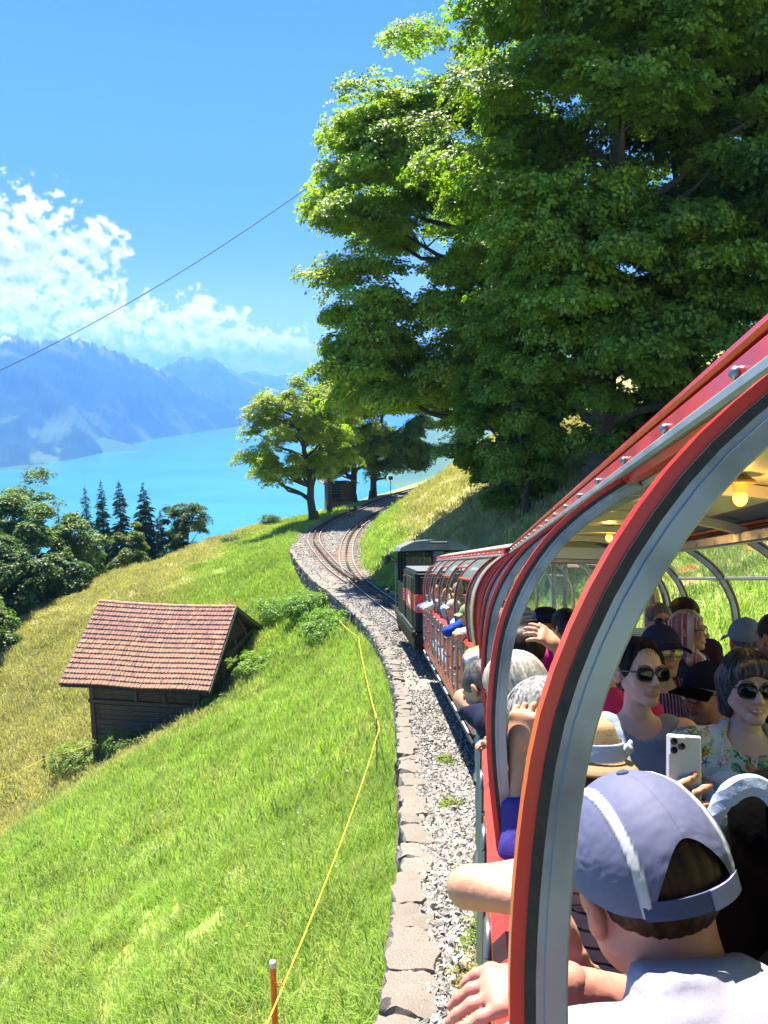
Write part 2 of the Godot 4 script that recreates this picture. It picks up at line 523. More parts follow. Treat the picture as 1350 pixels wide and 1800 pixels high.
var T_K := v2([-20, 0.5, 20, 0.53, 31, 0.55, 45, 0.37, 55, 0.31, 65, 0.27, 75, 0.2, 90, 0.2, 190, 0.2])
var T_CREST := v2([-20, 60, 20, 45, 36, 26, 45, 18.6, 55, 18.5, 65, 17.5, 70, 12, 80, 4.5, 100, 3.5, 190, 3])
var T_DROP := v2([-20, 0.45, 20, 0.45, 28, 0.6, 34, 0.9, 44, 0.9, 50, 0.4, 54, 0.05, 60, 0.02, 190, 0.02])

func gy(d: float) -> float:
	return ip(T_RAIL, d) - 0.13

func terrace(s: float, d: float, x: float) -> float:
	return sin(s * 5.2 + d * 0.8 + 3.0 * fn.get_noise_2d(x * 0.2, d * 0.2))

func left_y(s: float, d: float) -> float:
	var x := ip(T_LEFT, d) - s
	var y := gy(d) - ip(T_DROP, d) * smoothstep(-0.5, -0.1, s) - ip(T_K, d) * s
	y -= 0.35 * smoothstep(0.5, 3.5, s) * smoothstep(9.0, 4.0, s) * (1.0 if d < 40 else 0.3)
	var e := maxf(0.0, s - ip(T_CREST, d))
	y -= 0.5 * e * smoothstep(0.0, 12.0, e)
	y -= 0.6 * exp(-((x + 11.5) * (x + 11.5) / 14.0 + (d - 31.0) * (d - 31.0) / 10.0))
	y += fn.get_noise_2d(x * 0.13, d * 0.13) * 0.45 * smoothstep(0.4, 3.0, s)
	if d < 45:
		# little cattle terraces across the slope
		y += 0.06 * terrace(s, d, x) * smoothstep(1.0, 3.0, s) * smoothstep(45, 30, d)
	return y

func right_y(s: float, d: float) -> float:
	var x := ip(T_RIGHT, d) + s
	var k := lerpf(0.66, 0.74, smoothstep(40, 70, d))
	var y := gy(d) + k * minf(s, 14.0) * smoothstep(0.0, 0.9, s) + 0.33 * maxf(0.0, s - 14.0)
	y += fn.get_noise_2d(x * 0.15, d * 0.15) * 0.5 * smoothstep(0.3, 3.0, s)
	return y

func land_y(x: float, d: float) -> float:
	var l := ip(T_LEFT, d)
	var r := ip(T_RIGHT, d)
	if x < l: return left_y(l - x, d)
	if x > r: return right_y(x - r, d)
	return gy(d)

func meadow_color(x: float, d: float, s: float, leftside: bool) -> Color:
	var n := fn.get_noise_2d(x * 0.25 + 40, d * 0.25)
	var n2 := fn.get_noise_2d(x * 1.1, d * 1.1 + 70)
	var lush := Color(0.31, 0.425, 0.10)
	var dry := Color(0.43, 0.385, 0.19)
	var t := 0.0
	if leftside:
		t = smoothstep(27.0, 34.0, d + 0.25 * s + 3.0 * n)
		t *= 1.0 - smoothstep(9.5, 6.0, s + 3.0 * n) * smoothstep(43, 47, d) * 0.9
		t *= 1.0 - smoothstep(4.2, 2.6, s + 1.5 * n)
		t = maxf(t, 0.75 * smoothstep(9.0, 15.0, s + 3.0 * n) * smoothstep(20, 26, d))
	else:
		t = smoothstep(1.8, 3.4, s + 1.2 * n) * smoothstep(24, 36, d)
	t = clampf(t + n2 * 0.35, 0.0, 1.0)
	var c := lush.lerp(dry, t)
	if leftside and d < 24.0 and s > 2.0:
		c = c.lerp(Color(0.36, 0.30, 0.17), 0.65 * smoothstep(0.72, 0.98, -terrace(s, d, x)) * smoothstep(-0.05, 0.35, fn.get_noise_2d(x * 0.35, d * 0.35 + 90)))
	c = c * (1.0 + 0.25 * n + 0.22 * n2)
	c.a = 1.0
	return c

func build_slopes() -> void:
	# trackbed between the wall and the bank
	var b := MB.new()
	var nd := 260
	b.grid(13, nd, func(i, j, o):
		var d: float = -14.0 + 128.0 * j / (nd - 1)
		var a: float = ip(T_LEFT, d) + 0.1
		var c: float = ip(T_RIGHT, d) + 0.15
		var u: float = float(i) / 12.0
		var x: float = lerpf(a, c, u)
		o.p(Vector3(x, gy(d) + 0.02 * fn.get_noise_2d(x * 2.0, d * 2.0), -d)))
	var tb := part(self, "trackbed", b.mesh(), M.gravel)
	tag(tb, "pale gravel trackbed between the stone edge and the grass bank", "", "", "structure")
	# meadow below the wall
	var ss: Array = [-0.08, 0.05]
	var s := 0.3
	while s < 130.0:
		ss.append(s)
		s += clampf(0.25 + 0.035 * s, 0.25, 4.0)
	var ds: Array = []
	var d0 := -22.0
	while d0 < 200.0:
		ds.append(d0)
		d0 += 0.4 if d0 > 0 and d0 < 20 else (0.8 if d0 < 90 and d0 > -1 else 3.0)
	b = MB.new()
	b.grid(ss.size(), ds.size(), func(i, j, o):
		var d: float = ds[j]
		var x: float = ip(T_LEFT, d) - ss[i]
		o.col = meadow_color(x, d, ss[i], true)
		o.p(Vector3(x, left_y(ss[i], d), -d)))
	var me := part(self, "meadow_ground", b.mesh(true), M.meadow)
	tag(me, "steep green hay meadow falling away below the track", "", "", "structure")
	b = MB.new()
	b.grid(ss.size(), ds.size(), func(i, j, o):
		var d: float = ds[j]
		var x: float = ip(T_RIGHT, d) + ss[i]
		o.col = meadow_color(x, d, ss[i], false)
		if d < 22:
			var pch := fn.get_noise_2d(x * 0.35 + 11, d * 0.35 + 5)
			o.col = o.col.lerp(Color(0.36, 0.27, 0.16), smoothstep(0.28, 0.42, pch))
		o.p(Vector3(x, right_y(ss[i], d), -d)))
	var rb := part(self, "bank_ground", b.mesh(true), M.meadow)
	tag(rb, "grassy hillside bank rising above the train and the curve", "", "", "structure")

# ---------------------------------------------------------------- lake, mountains
func crest_mesh(pts: Array, foot: Array, tone: Color, rough: float, sd: float, bare := 1.0) -> ArrayMesh:
	# pts: (azimuth deg, crest height, crest distance); foot: shore distance at the same azimuth
	var b := MB.new()
	var na := 420
	var nr := 60
	var hs: Array = []
	var rs: Array = []
	var fs: Array = []
	for i in pts.size():
		hs.append(Vector2(pts[i].x, pts[i].y)); rs.append(Vector2(pts[i].x, pts[i].z)); fs.append(foot[i])
	var a0: float = pts[0].x
	var a1: float = pts[pts.size() - 1].x
	b.grid(nr, na, func(i, j, o):
		var az := lerpf(a0, a1, float(j) / (na - 1))
		var hc := ip(hs, az)
		var rc := ip(rs, az)
		var rf := ip(fs, az)
		var u := float(i) / (nr - 1) * 1.35
		var r := lerpf(rf, rc, u)
		var x := r * sin(deg_to_rad(az))
		var z := -r * cos(deg_to_rad(az))
		var prof := 0.0
		if u <= 1.0: prof = pow(u, 1.35)
		else: prof = 1.0 - (u - 1.0) * 1.2
		var rg := fr.get_noise_2d(x * 0.0006 + sd, z * 0.0006)
		var f2 := fn.get_noise_2d(x * 0.003, z * 0.003 + sd)
		var y := -470.0 + (hc + 470.0) * prof
		y += (rg * 150.0 + f2 * 70.0 + fr.get_noise_2d(x * 0.0025, z * 0.0025 + sd) * 55.0) * rough * sin(minf(u, 1.0) * PI) + (fn.get_noise_2d(az * 2.3 + sd, 3.0) * 34.0 + fn.get_noise_2d(az * 7.0 + sd, 9.0) * 26.0 + fn.get_noise_2d(az * 23.0 + sd, 4.0) * 12.0) * rough * smoothstep(0.75, 1.0, u)
		var c := tone
		var patchy := fn.get_noise_2d(x * 0.0022 + 7 * sd, z * 0.0022)
		c = c.lerp(Color(0.10, 0.15, 0.06), smoothstep(0.16, 0.3, patchy) * smoothstep(0.7, 0.05, u) * 0.9)
		c = c.lerp(Color(0.11, 0.115, 0.11), smoothstep(0.85, 1.05, u + 0.3 * f2) * bare)
		c = c.lerp(Color(0.85, 0.86, 0.88), smoothstep(0.26, 0.38, fn.get_noise_2d(x * 0.004, z * 0.004 + 31)) * smoothstep(0.9, 0.99, u) * 0.6 * bare)
		c.a = 1.0
		o.col = c
		o.p(Vector3(x, y, z)))
	return b.mesh(true)

func build_valley() -> void:
	var lk := MB.new()
	lk.grid(60, 60, func(i, j, o):
		o.p(Vector3(-14000 + 28000.0 * i / 59, -455, 9000 - 25000.0 * j / 59)))
	var l := part(self, "lake_water", lk.mesh(), M.lake)
	tag(l, "wide turquoise lake far below the meadow", "", "", "structure")
	# crests taken as bearings; y = height above the eye, z = distance
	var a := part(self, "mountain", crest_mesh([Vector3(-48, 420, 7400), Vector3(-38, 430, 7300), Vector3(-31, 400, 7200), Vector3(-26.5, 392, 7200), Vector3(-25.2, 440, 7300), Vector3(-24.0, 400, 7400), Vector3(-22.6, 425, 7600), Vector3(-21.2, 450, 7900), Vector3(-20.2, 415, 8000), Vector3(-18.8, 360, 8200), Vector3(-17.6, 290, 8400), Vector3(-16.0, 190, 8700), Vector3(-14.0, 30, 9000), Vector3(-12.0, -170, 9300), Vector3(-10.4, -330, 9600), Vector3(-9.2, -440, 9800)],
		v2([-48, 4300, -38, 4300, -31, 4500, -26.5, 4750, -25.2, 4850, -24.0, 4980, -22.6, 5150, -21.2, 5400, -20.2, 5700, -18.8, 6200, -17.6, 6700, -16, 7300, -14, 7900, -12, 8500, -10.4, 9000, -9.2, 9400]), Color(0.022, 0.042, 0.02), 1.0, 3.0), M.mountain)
	tag(a, "long wooded mountain wall along the lake's far shore", "", "", "structure")
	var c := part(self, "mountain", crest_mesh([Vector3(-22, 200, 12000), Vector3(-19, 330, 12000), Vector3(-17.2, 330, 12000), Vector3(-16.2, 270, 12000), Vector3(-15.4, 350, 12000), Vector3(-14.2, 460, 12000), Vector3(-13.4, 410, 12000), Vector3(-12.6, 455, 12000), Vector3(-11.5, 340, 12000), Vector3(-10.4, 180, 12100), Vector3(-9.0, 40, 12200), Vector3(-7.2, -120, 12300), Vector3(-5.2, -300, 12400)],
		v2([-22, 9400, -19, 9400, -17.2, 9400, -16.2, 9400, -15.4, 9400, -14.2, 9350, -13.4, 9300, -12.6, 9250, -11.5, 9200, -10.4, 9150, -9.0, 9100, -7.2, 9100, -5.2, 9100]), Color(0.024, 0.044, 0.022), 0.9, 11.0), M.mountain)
	tag(c, "twin-topped mountain standing at the head of the lake", "", "", "structure")
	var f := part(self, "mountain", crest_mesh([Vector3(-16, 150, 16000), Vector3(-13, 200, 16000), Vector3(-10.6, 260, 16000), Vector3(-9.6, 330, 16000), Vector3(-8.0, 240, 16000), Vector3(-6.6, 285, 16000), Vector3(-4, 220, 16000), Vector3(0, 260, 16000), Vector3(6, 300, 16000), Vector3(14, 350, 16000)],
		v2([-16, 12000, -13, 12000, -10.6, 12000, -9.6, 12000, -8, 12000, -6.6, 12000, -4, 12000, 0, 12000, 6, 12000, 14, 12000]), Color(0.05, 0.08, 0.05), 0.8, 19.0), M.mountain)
	tag(f, "farthest pale ridge seen beside the maples", "", "", "structure")
	# near shore on the other side: hillside behind the curve
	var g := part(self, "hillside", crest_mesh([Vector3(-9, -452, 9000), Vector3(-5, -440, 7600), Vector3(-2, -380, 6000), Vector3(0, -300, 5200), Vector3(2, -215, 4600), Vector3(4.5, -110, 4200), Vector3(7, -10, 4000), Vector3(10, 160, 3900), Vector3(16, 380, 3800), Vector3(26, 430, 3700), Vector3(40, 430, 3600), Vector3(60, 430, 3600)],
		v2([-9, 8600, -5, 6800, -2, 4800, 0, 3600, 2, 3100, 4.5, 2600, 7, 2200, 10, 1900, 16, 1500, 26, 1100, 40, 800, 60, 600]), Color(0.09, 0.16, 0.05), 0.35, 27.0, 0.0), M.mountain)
	tag(g, "hazy wooded hillside with small fields beyond the curve", "", "", "structure")
	# our own mountainside falling to the lake, and the country behind
	var b := MB.new()
	b.grid(50, 73, func(i, j, o):
		var az := deg_to_rad(-180.0 + 5.0 * j)
		var r := 60.0 * pow(190.0, float(i) / 49.0)
		var x := r * sin(az)
		var z := -r * cos(az)
		var up := clampf((x + 0.55 * z) / r, -1, 1)
		var y := -30.0 + 0.4 * r * up if up > 0 else -62.0 + 0.62 * r * up
		if up <= 0.35:
			y = minf(y, -62.0 - (r - 60) * 0.33)
		y = clampf(y, -520.0, 400.0) + fn.get_noise_2d(x * 0.004, z * 0.004) * 0.05 * r
		if y < -440: y = minf(y, -470.0)
		o.col = Color(0.05, 0.10, 0.03) * (1.0 + 0.4 * fn.get_noise_2d(x * 0.02, z * 0.02))
		o.p(Vector3(x, y, z)))
	var own := part(self, "mountainside", b.mesh(true), M.mountain)
	tag(own, "dark mountainside falling from the meadow to the lake", "", "", "structure")
# ---------------------------------------------------------------- railway, wall, gravel
func rock_mesh(sd: int, flat := 1.0, rough := 0.35, sub := 1) -> ArrayMesh:
	# irregular stone of about unit size
	var r := RandomNumberGenerator.new()
	r.seed = sd
	var b := MB.new()
	var nu := 5 + sub * 2
	var nv := 3 + sub
	var off := r.randf() * 50.0
	var pts: Array = []
	for j in nv + 1:
		var th := PI * j / nv
		for i in nu:
			var ph := TAU * i / nu + 0.3 * j
			var dir := Vector3(sin(th) * cos(ph), cos(th), sin(th) * sin(ph))
			var k := 0.5 * (1.0 + rough * fn.get_noise_3d(dir.x * 1.3 + off, dir.y * 1.3, dir.z * 1.3) * 2.2)
			pts.append(Vector3(dir.x * k, clampf(dir.y * k, -0.4, 0.4) * flat, dir.z * k))
	for j in nv:
		for i in nu:
			var i2 := (i + 1) % nu
			var a: Vector3 = pts[j * nu + i]
			var c: Vector3 = pts[j * nu + i2]
			var d: Vector3 = pts[(j + 1) * nu + i2]
			var e: Vector3 = pts[(j + 1) * nu + i]
			if j > 0: b.face3(a, c, d)
			if j < nv - 1: b.face3(a, d, e)
	return b.mesh()

func block_mesh(sd: int) -> ArrayMesh:
	# squared rubble stone of unit size with worn, uneven faces
	var b := MB.new()
	var n := 7
	for a in 3:
		var u: int = (a + 1) % 3
		var w: int = (a + 2) % 3
		for sg in [-1.0, 1.0]:
			b.grid(n, n, func(i, j, o):
				var q := Vector3()
				q[a] = sg
				q[u] = (2.0 * i / (n - 1) - 1.0) * sg
				q[w] = 2.0 * j / (n - 1) - 1.0
				var rd := q.normalized() * 1.32
				q = q.lerp(rd, 0.22)
				q = q * 0.5
				var nn := Vector3(fn.get_noise_3d(q.x * 1.9 + sd * 9, q.y * 1.9, q.z * 1.9), fn.get_noise_3d(q.x * 1.9, q.y * 1.9 + sd * 7, q.z * 1.9), fn.get_noise_3d(q.x * 1.9, q.y * 1.9, q.z * 1.9 + sd * 5))
				o.p(q + nn * Vector3(0.15, 0.14, 0.15) + Vector3(fn.get_noise_3d(q.x * 6 + sd, q.y * 6, q.z * 6), fn.get_noise_3d(q.x * 6, q.y * 6 + sd, q.z * 6), 0) * 0.05))
	return b.mesh()

func along(tab: Array, d: float) -> Transform3D:
	# frame on the track: +x across, +y up, -z ahead
	var p := Vector3(ip(tab, d), ip(T_RAIL, d), -d)
	var q := Vector3(ip(tab, d + 0.4), ip(T_RAIL, d + 0.4), -d - 0.4)
	var fw := (q - p).normalized()
	var rt := fw.cross(Vector3.UP).normalized()
	return Transform3D(Basis(rt, rt.cross(fw), -fw), p)

func railway(label: String, tab: Array, d0: float, d1: float) -> void:
	var t := thing("railway_track", label, "railway track", Transform3D(), "narrow gauge tracks at the passing loop")
	var ds: Array = []
	var d := d0
	while d <= d1:
		ds.append(d); d += 0.5
	for s in [-0.42, 0.42]:
		var pts: Array = []
		var ups: Array = []
		for q in ds:
			var x := along(tab, q)
			pts.append(x * Vector3(s, -0.05, 0)); ups.append(x.basis.y)
		var b := MB.new()
		b.sweep(pts, [Vector2(-0.05, -0.06), Vector2(0.05, -0.06), Vector2(0.05, -0.045), Vector2(0.012, -0.03), Vector2(0.012, 0.02), Vector2(0.027, 0.03), Vector2(0.027, 0.045), Vector2(-0.027, 0.045), Vector2(-0.027, 0.03), Vector2(-0.012, 0.02), Vector2(-0.012, -0.03), Vector2(-0.05, -0.045)], ups)
		var rl := part(t, "rail", b.mesh(), M.rail_side)
		b = MB.new()
		for i in pts.size():
			pts[i] += ups[i] * 0.048
		b.sweep(pts, [Vector2(-0.022, -0.003), Vector2(0.022, -0.003), Vector2(0.022, 0.003), Vector2(-0.022, 0.003)], ups)
		part(rl, "running_face", b.mesh(), M.steel)
	for s in [-0.035, 0.035]:
		var pts: Array = []
		var ups: Array = []
		for q in ds:
			var x := along(tab, q)
			pts.append(x * Vector3(s, 0.03, 0)); ups.append(x.basis.y)
		var b := MB.new()
		b.sweep(pts, [Vector2(-0.014, -0.075), Vector2(0.014, -0.075), Vector2(0.014, 0.05), Vector2(-0.014, 0.05)], ups)
		part(t, "rack_bar", b.mesh(), M.black_steel)
	var sl := bxm(Vector3(1.42, 0.09, 0.2), 0.02)
	d = d0 + 0.3
	while d < d1:
		var x := along(tab, d)
		x.origin -= x.basis.y * 0.14
		part(t, "sleeper", sl, M.rust, x)
		d += 0.85

func build_track() -> void:
	railway("main narrow track with toothed rack running under the train into the curve", T_MAIN, -4.0, 108.0)
	railway("second narrow track swinging out beside the trees at the passing loop", T_BRANCH, 38.5, 98.0)
	# points lever beside the loop
	var sx := land_y(-3.2, 71.0)
	var sw := thing("switch_stand", "small dark points lever standing between the two tracks", "switch stand", at(-2.95, sx, -69.5, 0.4))
	part(sw, "base", bxm(Vector3(0.7, 0.1, 0.3), 0.02), M.black_steel, at(0, 0.05, 0))
	var b := MB.new()
	b.tube([Vector3(-0.2, 0.1, 0), Vector3(-0.2, 0.95, 0)], 0.05)
	part(sw, "post", b.mesh(), M.black_steel)
	b = MB.new()
	b.tube([Vector3(0.15, 0.1, 0), Vector3(0.32, 0.85, 0)], 0.035)
	part(sw, "lever", b.mesh(), M.black_steel)
	part(sw, "weight", bxm(Vector3(0.26, 0.26, 0.2), 0.06), M.black_steel, at(0.33, 0.9, 0))
	for q in [[36.5, 0.95, 0.35], [33.6, 1.15, 0.5]]:
		var x := along(T_MAIN, q[0])
		var bx := thing("points_cover", "rusty flat cover plate beside the points, " + ("farther one" if q[0] > 35 else "one close to the engine"), "cover plate", x * at(q[1], -0.06, 0))
		part(bx, "plate", bxm(Vector3(q[2] + 0.25, 0.06, 0.34), 0.015), M.rust)
		part(bx, "handle", bxm(Vector3(0.12, 0.05, 0.03), 0.01), M.black_steel, at(0, 0.05, 0))
	# stone edge of the trackbed
	var w := thing("retaining_wall", "low rubble stone wall edging the gravel above the meadow", "wall")
	var blocks: Array = []
	for i in 8:
		blocks.append(block_mesh(i + 1))
	var rr := RandomNumberGenerator.new()
	rr.seed = 12
	var pts: Array = []
	var d := -3.0
	while d < 51.0:
		var ln := rr.randf_range(0.15, 0.36) if d < 24 else rr.randf_range(0.45, 0.8)
		var dm := d + ln * 0.5
		var x0 := ip(T_LEFT, dm)
		var wd := rr.randf_range(0.20, 0.34)
		var a := Vector3(ip(T_LEFT, d), gy(d), -d)
		var c := Vector3(ip(T_LEFT, d + ln), gy(d + ln), -d - ln)
		var fw := (c - a).normalized()
		var rt := fw.cross(Vector3.UP).normalized()
		var bs := Basis(rt, rt.cross(fw), -fw).rotated(fw, rr.randf_range(-0.09, 0.09)).rotated(Vector3.UP, rr.randf_range(-0.14, 0.14))
		var h := rr.randf_range(0.2, 0.3)
		var X := Transform3D(bs * Basis.from_scale(Vector3(wd, h, ln * 1.14)), Vector3(x0 + wd * 0.5 + rr.randf_range(-0.02, 0.05), gy(dm) - h * 0.5 + 0.05 + rr.randf_range(-0.03, 0.02), -dm))
		part(w, "coping_stone", blocks[rr.randi() % 8], M.wall_stone if rr.randf() < 0.65 else M.wall_stone_pale, X)
		var drop := ip(T_DROP, dm)
		var y := -0.17
		while y > -drop - 0.15 and drop > 0.3:
			var h2 := rr.randf_range(0.2, 0.3)
			var X2 := Transform3D(bs * Basis.from_scale(Vector3(0.3, h2 * 1.1, ln * 1.05)), Vector3(x0 + 0.17 + rr.randf_range(-0.02, 0.02), gy(dm) + y - h2 * 0.5, -dm - rr.randf_range(-0.05, 0.05)))
			if d > 0.5: part(w, "facing_stone", blocks[rr.randi() % 8], M.wall_stone if rr.randf() < 0.6 else M.wall_stone_pale, X2)
			y -= h2
		d += ln
	# loose ballast
	for k in 3:
		var xs: Array = []
		var cs: Array = []
		var bands: Array = [[1.0, 15.0, 0.55, 1.25, 3000], [15.0, 34.0, 0.25, 1.6, 2400], [34.0, 84.0, -0.1, 9.0, 6000], [1.0, 9.0, 0.5, 1.3, 5600]]
		for bd in bands:
			for i in int(bd[4]):
				var dd: float = lerpf(bd[0], bd[1], sqrt(rr.randf()) if bd[0] > 10 else rr.randf())
				var l := ip(T_LEFT, dd)
				var x: float
				if bd[3] > 5.0:
					x = lerpf(l + 0.1, ip(T_RIGHT, dd), rr.randf())
					var nm := absf(x - ip(T_MAIN, dd))
					if nm < 0.5: continue
				else:
					x = l + lerpf(bd[2] - 0.32, bd[3], rr.randf())
				var sz := rr.randf_range(0.026, 0.058) * (1.0 if bd[0] < 10 else 1.35)
				if rr.randf() < 0.06: sz *= 1.5
				var bs := Basis(Vector3(rr.randf() - 0.5, rr.randf() - 0.5, rr.randf() - 0.5).normalized(), rr.randf() * TAU) * Basis.from_scale(Vector3(sz * rr.randf_range(0.8, 1.3), sz * rr.randf_range(0.6, 0.9), sz))
				xs.append(Transform3D(bs, Vector3(x, gy(dd) + sz * 0.25 + rr.randf() * 0.02, -dd)))
				var g := rr.randf_range(0.15, 0.34)
				var wm := rr.randf_range(0.80, 1.0)
				if rr.randf() < 0.08: g *= 0.5
				cs.append(Color(g, g * lerpf(0.88, 0.95, wm), g * lerpf(0.75, 0.89, wm)))
		var gr := multi(self, "gravel", rock_mesh(100 + k, 0.9, 0.4, 0), M.stone_chip, xs, cs)
		tag(gr, ["angular pale ballast stones along the stone edge", "grey angular ballast stones beside the train", "mixed tan ballast stones of the trackbed"][k], "", "", "stuff")

# ---------------------------------------------------------------- barn
func build_barn() -> void:
	var X := Transform3D(Basis(Vector3.UP, deg_to_rad(-8.0)), Vector3(-10.05, -9.95, -34.55))
	var t := thing("barn", "weathered dark timber barn with sagging red tiled roof on the meadow", "barn", X)
	# own axes: x along the ridge, y from the ridge, z towards the valley side of the viewer
	var L := 3.33
	var e_y := -2.55
	var e_z := 3.72
	var b_z := -4.1
	var b_y := -2.35
	var sag := func(x: float, v: float) -> float: return -0.085 * (1.0 - pow(x / L, 2.0)) * (1.0 - 0.6 * v) - 0.025 * sin(x * 1.7 + 1.0) * v
	# tiles on the near slope
	var rows := 17
	var cols := 42
	var sl := Vector3(0, e_y, e_z)
	var slen := sl.length()
	var dn := sl / slen
	var up := Vector3(0, e_z, -e_y).normalized()
	var tw := 2.0 * L / cols
	var tl := slen / rows
	var tm := MB.new()
	var pr := [Vector2(-0.5, 0.0), Vector2(-0.34, 0.018), Vector2(-0.12, -0.004), Vector2(0.16, -0.004), Vector2(0.36, 0.03), Vector2(0.5, 0.02)]
	for i in 5:
		var a: Vector2 = pr[i]
		var c: Vector2 = pr[i + 1]
		tm.quad(Vector3(a.x * tw, a.y + 0.025, 0.0), Vector3(a.x * tw, a.y + 0.075, tl * 1.12), Vector3(c.x * tw, c.y + 0.075, tl * 1.12), Vector3(c.x * tw, c.y + 0.025, 0.0))
		tm.quad(Vector3(a.x * tw, a.y + 0.075, tl * 1.12), Vector3(a.x * tw, a.y - 0.01, tl * 1.12), Vector3(c.x * tw, c.y - 0.01, tl * 1.12), Vector3(c.x * tw, c.y + 0.075, tl * 1.12))
	var tile := tm.mesh()
	var r := RandomNumberGenerator.new()
	r.seed = 77
	var roof := part(t, "roof", roof_deck(L, e_y, e_z, b_y, b_z, sag), M.old_wood)
	var rest: Array = [MB.new(), MB.new(), MB.new(), MB.new()]
	var arr: Array = tile.surface_get_arrays(0)
	var tv: PackedVector3Array = arr[Mesh.ARRAY_VERTEX]
	var ti: PackedInt32Array = arr[Mesh.ARRAY_INDEX]
	var n_single := 0
	for k in range(rows - 1, -1, -1):
		for c in cols:
			var x := -L + tw * (c + 0.5)
			var v := (k + 0.5) / rows
			var o := dn * (tl * k) + Vector3(x, sag.call(x, v) + 0.05, 0) + Vector3(r.randf_range(-0.006, 0.006), 0, r.randf_range(-0.005, 0.005))
			var bs := Basis(Vector3.RIGHT, up, dn).rotated(up, r.randf_range(-0.03, 0.03)).rotated(Vector3.RIGHT, r.randf_range(-0.02, 0.03))
			var tx := Transform3D(bs, o)
			var hi := fn.get_noise_2d(x * 0.7 + 3, k * 0.25)
			var mi := 1 if (v < 0.5 and r.randf() < 0.62 + hi) else (0 if r.randf() < 0.6 else 2)
			if r.randf() < 0.08: mi = 3
			if n_single < 300:
				part(roof, "tile", tile, M["tile_%d" % mi], tx)
				n_single += 1
			else:
				var mb: MB = rest[mi]
				var base := mb.v.size()
				for p in tv:
					mb.p(tx * p)
				for i in range(0, ti.size(), 3):
					mb.tri(base + ti[i], base + ti[i + 2], base + ti[i + 1])
	for k in 4:
		tag(part(roof, "tile_courses", rest[k].mesh(), M["tile_%d" % k]), "", "", "", "stuff")
	# ridge caps, far slope
	var cap := MB.new()
	for i in 7:
		var a0 := PI * i / 7.0
		var a1 := PI * (i + 1) / 7.0
		cap.quad(Vector3(-0.21, 0.09 * sin(a0), 0.13 * cos(a0)), Vector3(0.21, 0.075 * sin(a0), 0.115 * cos(a0)), Vector3(0.21, 0.075 * sin(a1), 0.115 * cos(a1)), Vector3(-0.21, 0.09 * sin(a1), 0.13 * cos(a1)))
	var cm := cap.mesh()
	for i in 17:
		var x := -L + 0.2 + i * (2 * L - 0.4) / 16.0
		part(roof, "ridge_tile", cm, M["tile_%d" % (i % 3)], Transform3D(Basis(), Vector3(x, sag.call(x, 0.0) + 0.04, 0)))
	# verge and eaves boards, rafters
	for s in [-1.0, 1.0]:
		var b := MB.new()
		b.sweep([Vector3(s * (L + 0.02), -0.04, 0), Vector3(s * (L + 0.02), e_y - 0.03, e_z + 0.03)], [Vector2(-0.025, -0.1), Vector2(0.025, -0.1), Vector2(0.025, 0.07), Vector2(-0.025, 0.07)], [Vector3.UP])
		part(roof, "verge_board", b.mesh(), M.grey_wood)
		b = MB.new()
		b.sweep([Vector3(s * (L + 0.02), -0.04, 0), Vector3(s * (L + 0.02), b_y - 0.03, b_z - 0.03)], [Vector2(-0.025, -0.1), Vector2(0.025, -0.1), Vector2(0.025, 0.07), Vector2(-0.025, 0.07)], [Vector3.UP])
		part(roof, "verge_board", b.mesh(), M.grey_wood)
	for i in 9:
		var x := -L + 0.15 + i * (2 * L - 0.3) / 8.0
		var b := MB.new()
		b.sweep([Vector3(x, -0.25, 0.1), Vector3(x, e_y - 0.13, e_z - 0.05)], [Vector2(-0.06, -0.07), Vector2(0.06, -0.07), Vector2(0.06, 0.07), Vector2(-0.06, 0.07)], [Vector3.UP])
		part(roof, "rafter", b.mesh(), M.old_wood)
	# log walls: front (towards us), valley end, hill end with its gable
	var x0 := -2.35
	var x1 := 2.95
	var zf := 2.75
	var zb := -2.9
	var y0 := -6.6
	var lh := 0.235
	var y := y0
	var k2 := 0
	while y < -1.9:
		for z in [zf, zb]:
			part(t, "wall_plank", bxm(Vector3(x1 - x0 + 0.3, lh - 0.012, 0.14), 0.018), M.old_wood if (k2 % 4) else M.upright_wood, at((x0 + x1) * 0.5 + 0.02 * (k2 % 2), y + lh * 0.5, z + 0.012 * (k2 % 3)))
		for x in [x0, x1]:
			part(t, "wall_plank", bxm(Vector3(0.14, lh - 0.012, zf - zb + 0.3), 0.018), M.old_wood, at(x, y + lh * 0.5 + 0.02, (zf + zb) * 0.5))
		y += lh
		k2 += 1
	y = -1.9
	while y < -0.25:
		var hz := (-y - 0.2) / 2.55 * 3.72
		for x in [x0, x1]:
			part(t, "gable_plank", bxm(Vector3(0.06, lh - 0.014, maxf(0.3, hz * 2.0 - 0.3)), 0.01), M.old_wood, at(x, y + lh * 0.5, -0.05))
		y += lh
	for x in [-0.35, 0.95, 2.5]:
		part(t, "wall_post", bxm(Vector3(0.17, 1.05 if x < 2 else 2.6, 0.12), 0.015), M.upright_wood, at(x, -3.0 if x < 2 else -3.4, zf + 0.15))
	part(t, "corner_post", bxm(Vector3(0.2, 4.6, 0.22), 0.02), M.old_wood, at(x0 - 0.06, -4.3, zf + 0.05))
	part(t, "wall_beam", bxm(Vector3(x1 - x0 + 0.4, 0.16, 0.16), 0.02), M.upright_wood, at((x0 + x1) * 0.5, -3.62, zf + 0.14))
	# hill end: barn door and boards
	var dr := part(t, "door", bxm(Vector3(0.06, 1.5, 1.25), 0.01), M.upright_wood, at(x1 + 0.13, -2.75, 0.55))
	for i in 5:
		part(dr, "plank", bxm(Vector3(0.03, 1.46, 0.23), 0.008), M.upright_wood, at(0.045, 0, -0.5 + 0.25 * i))
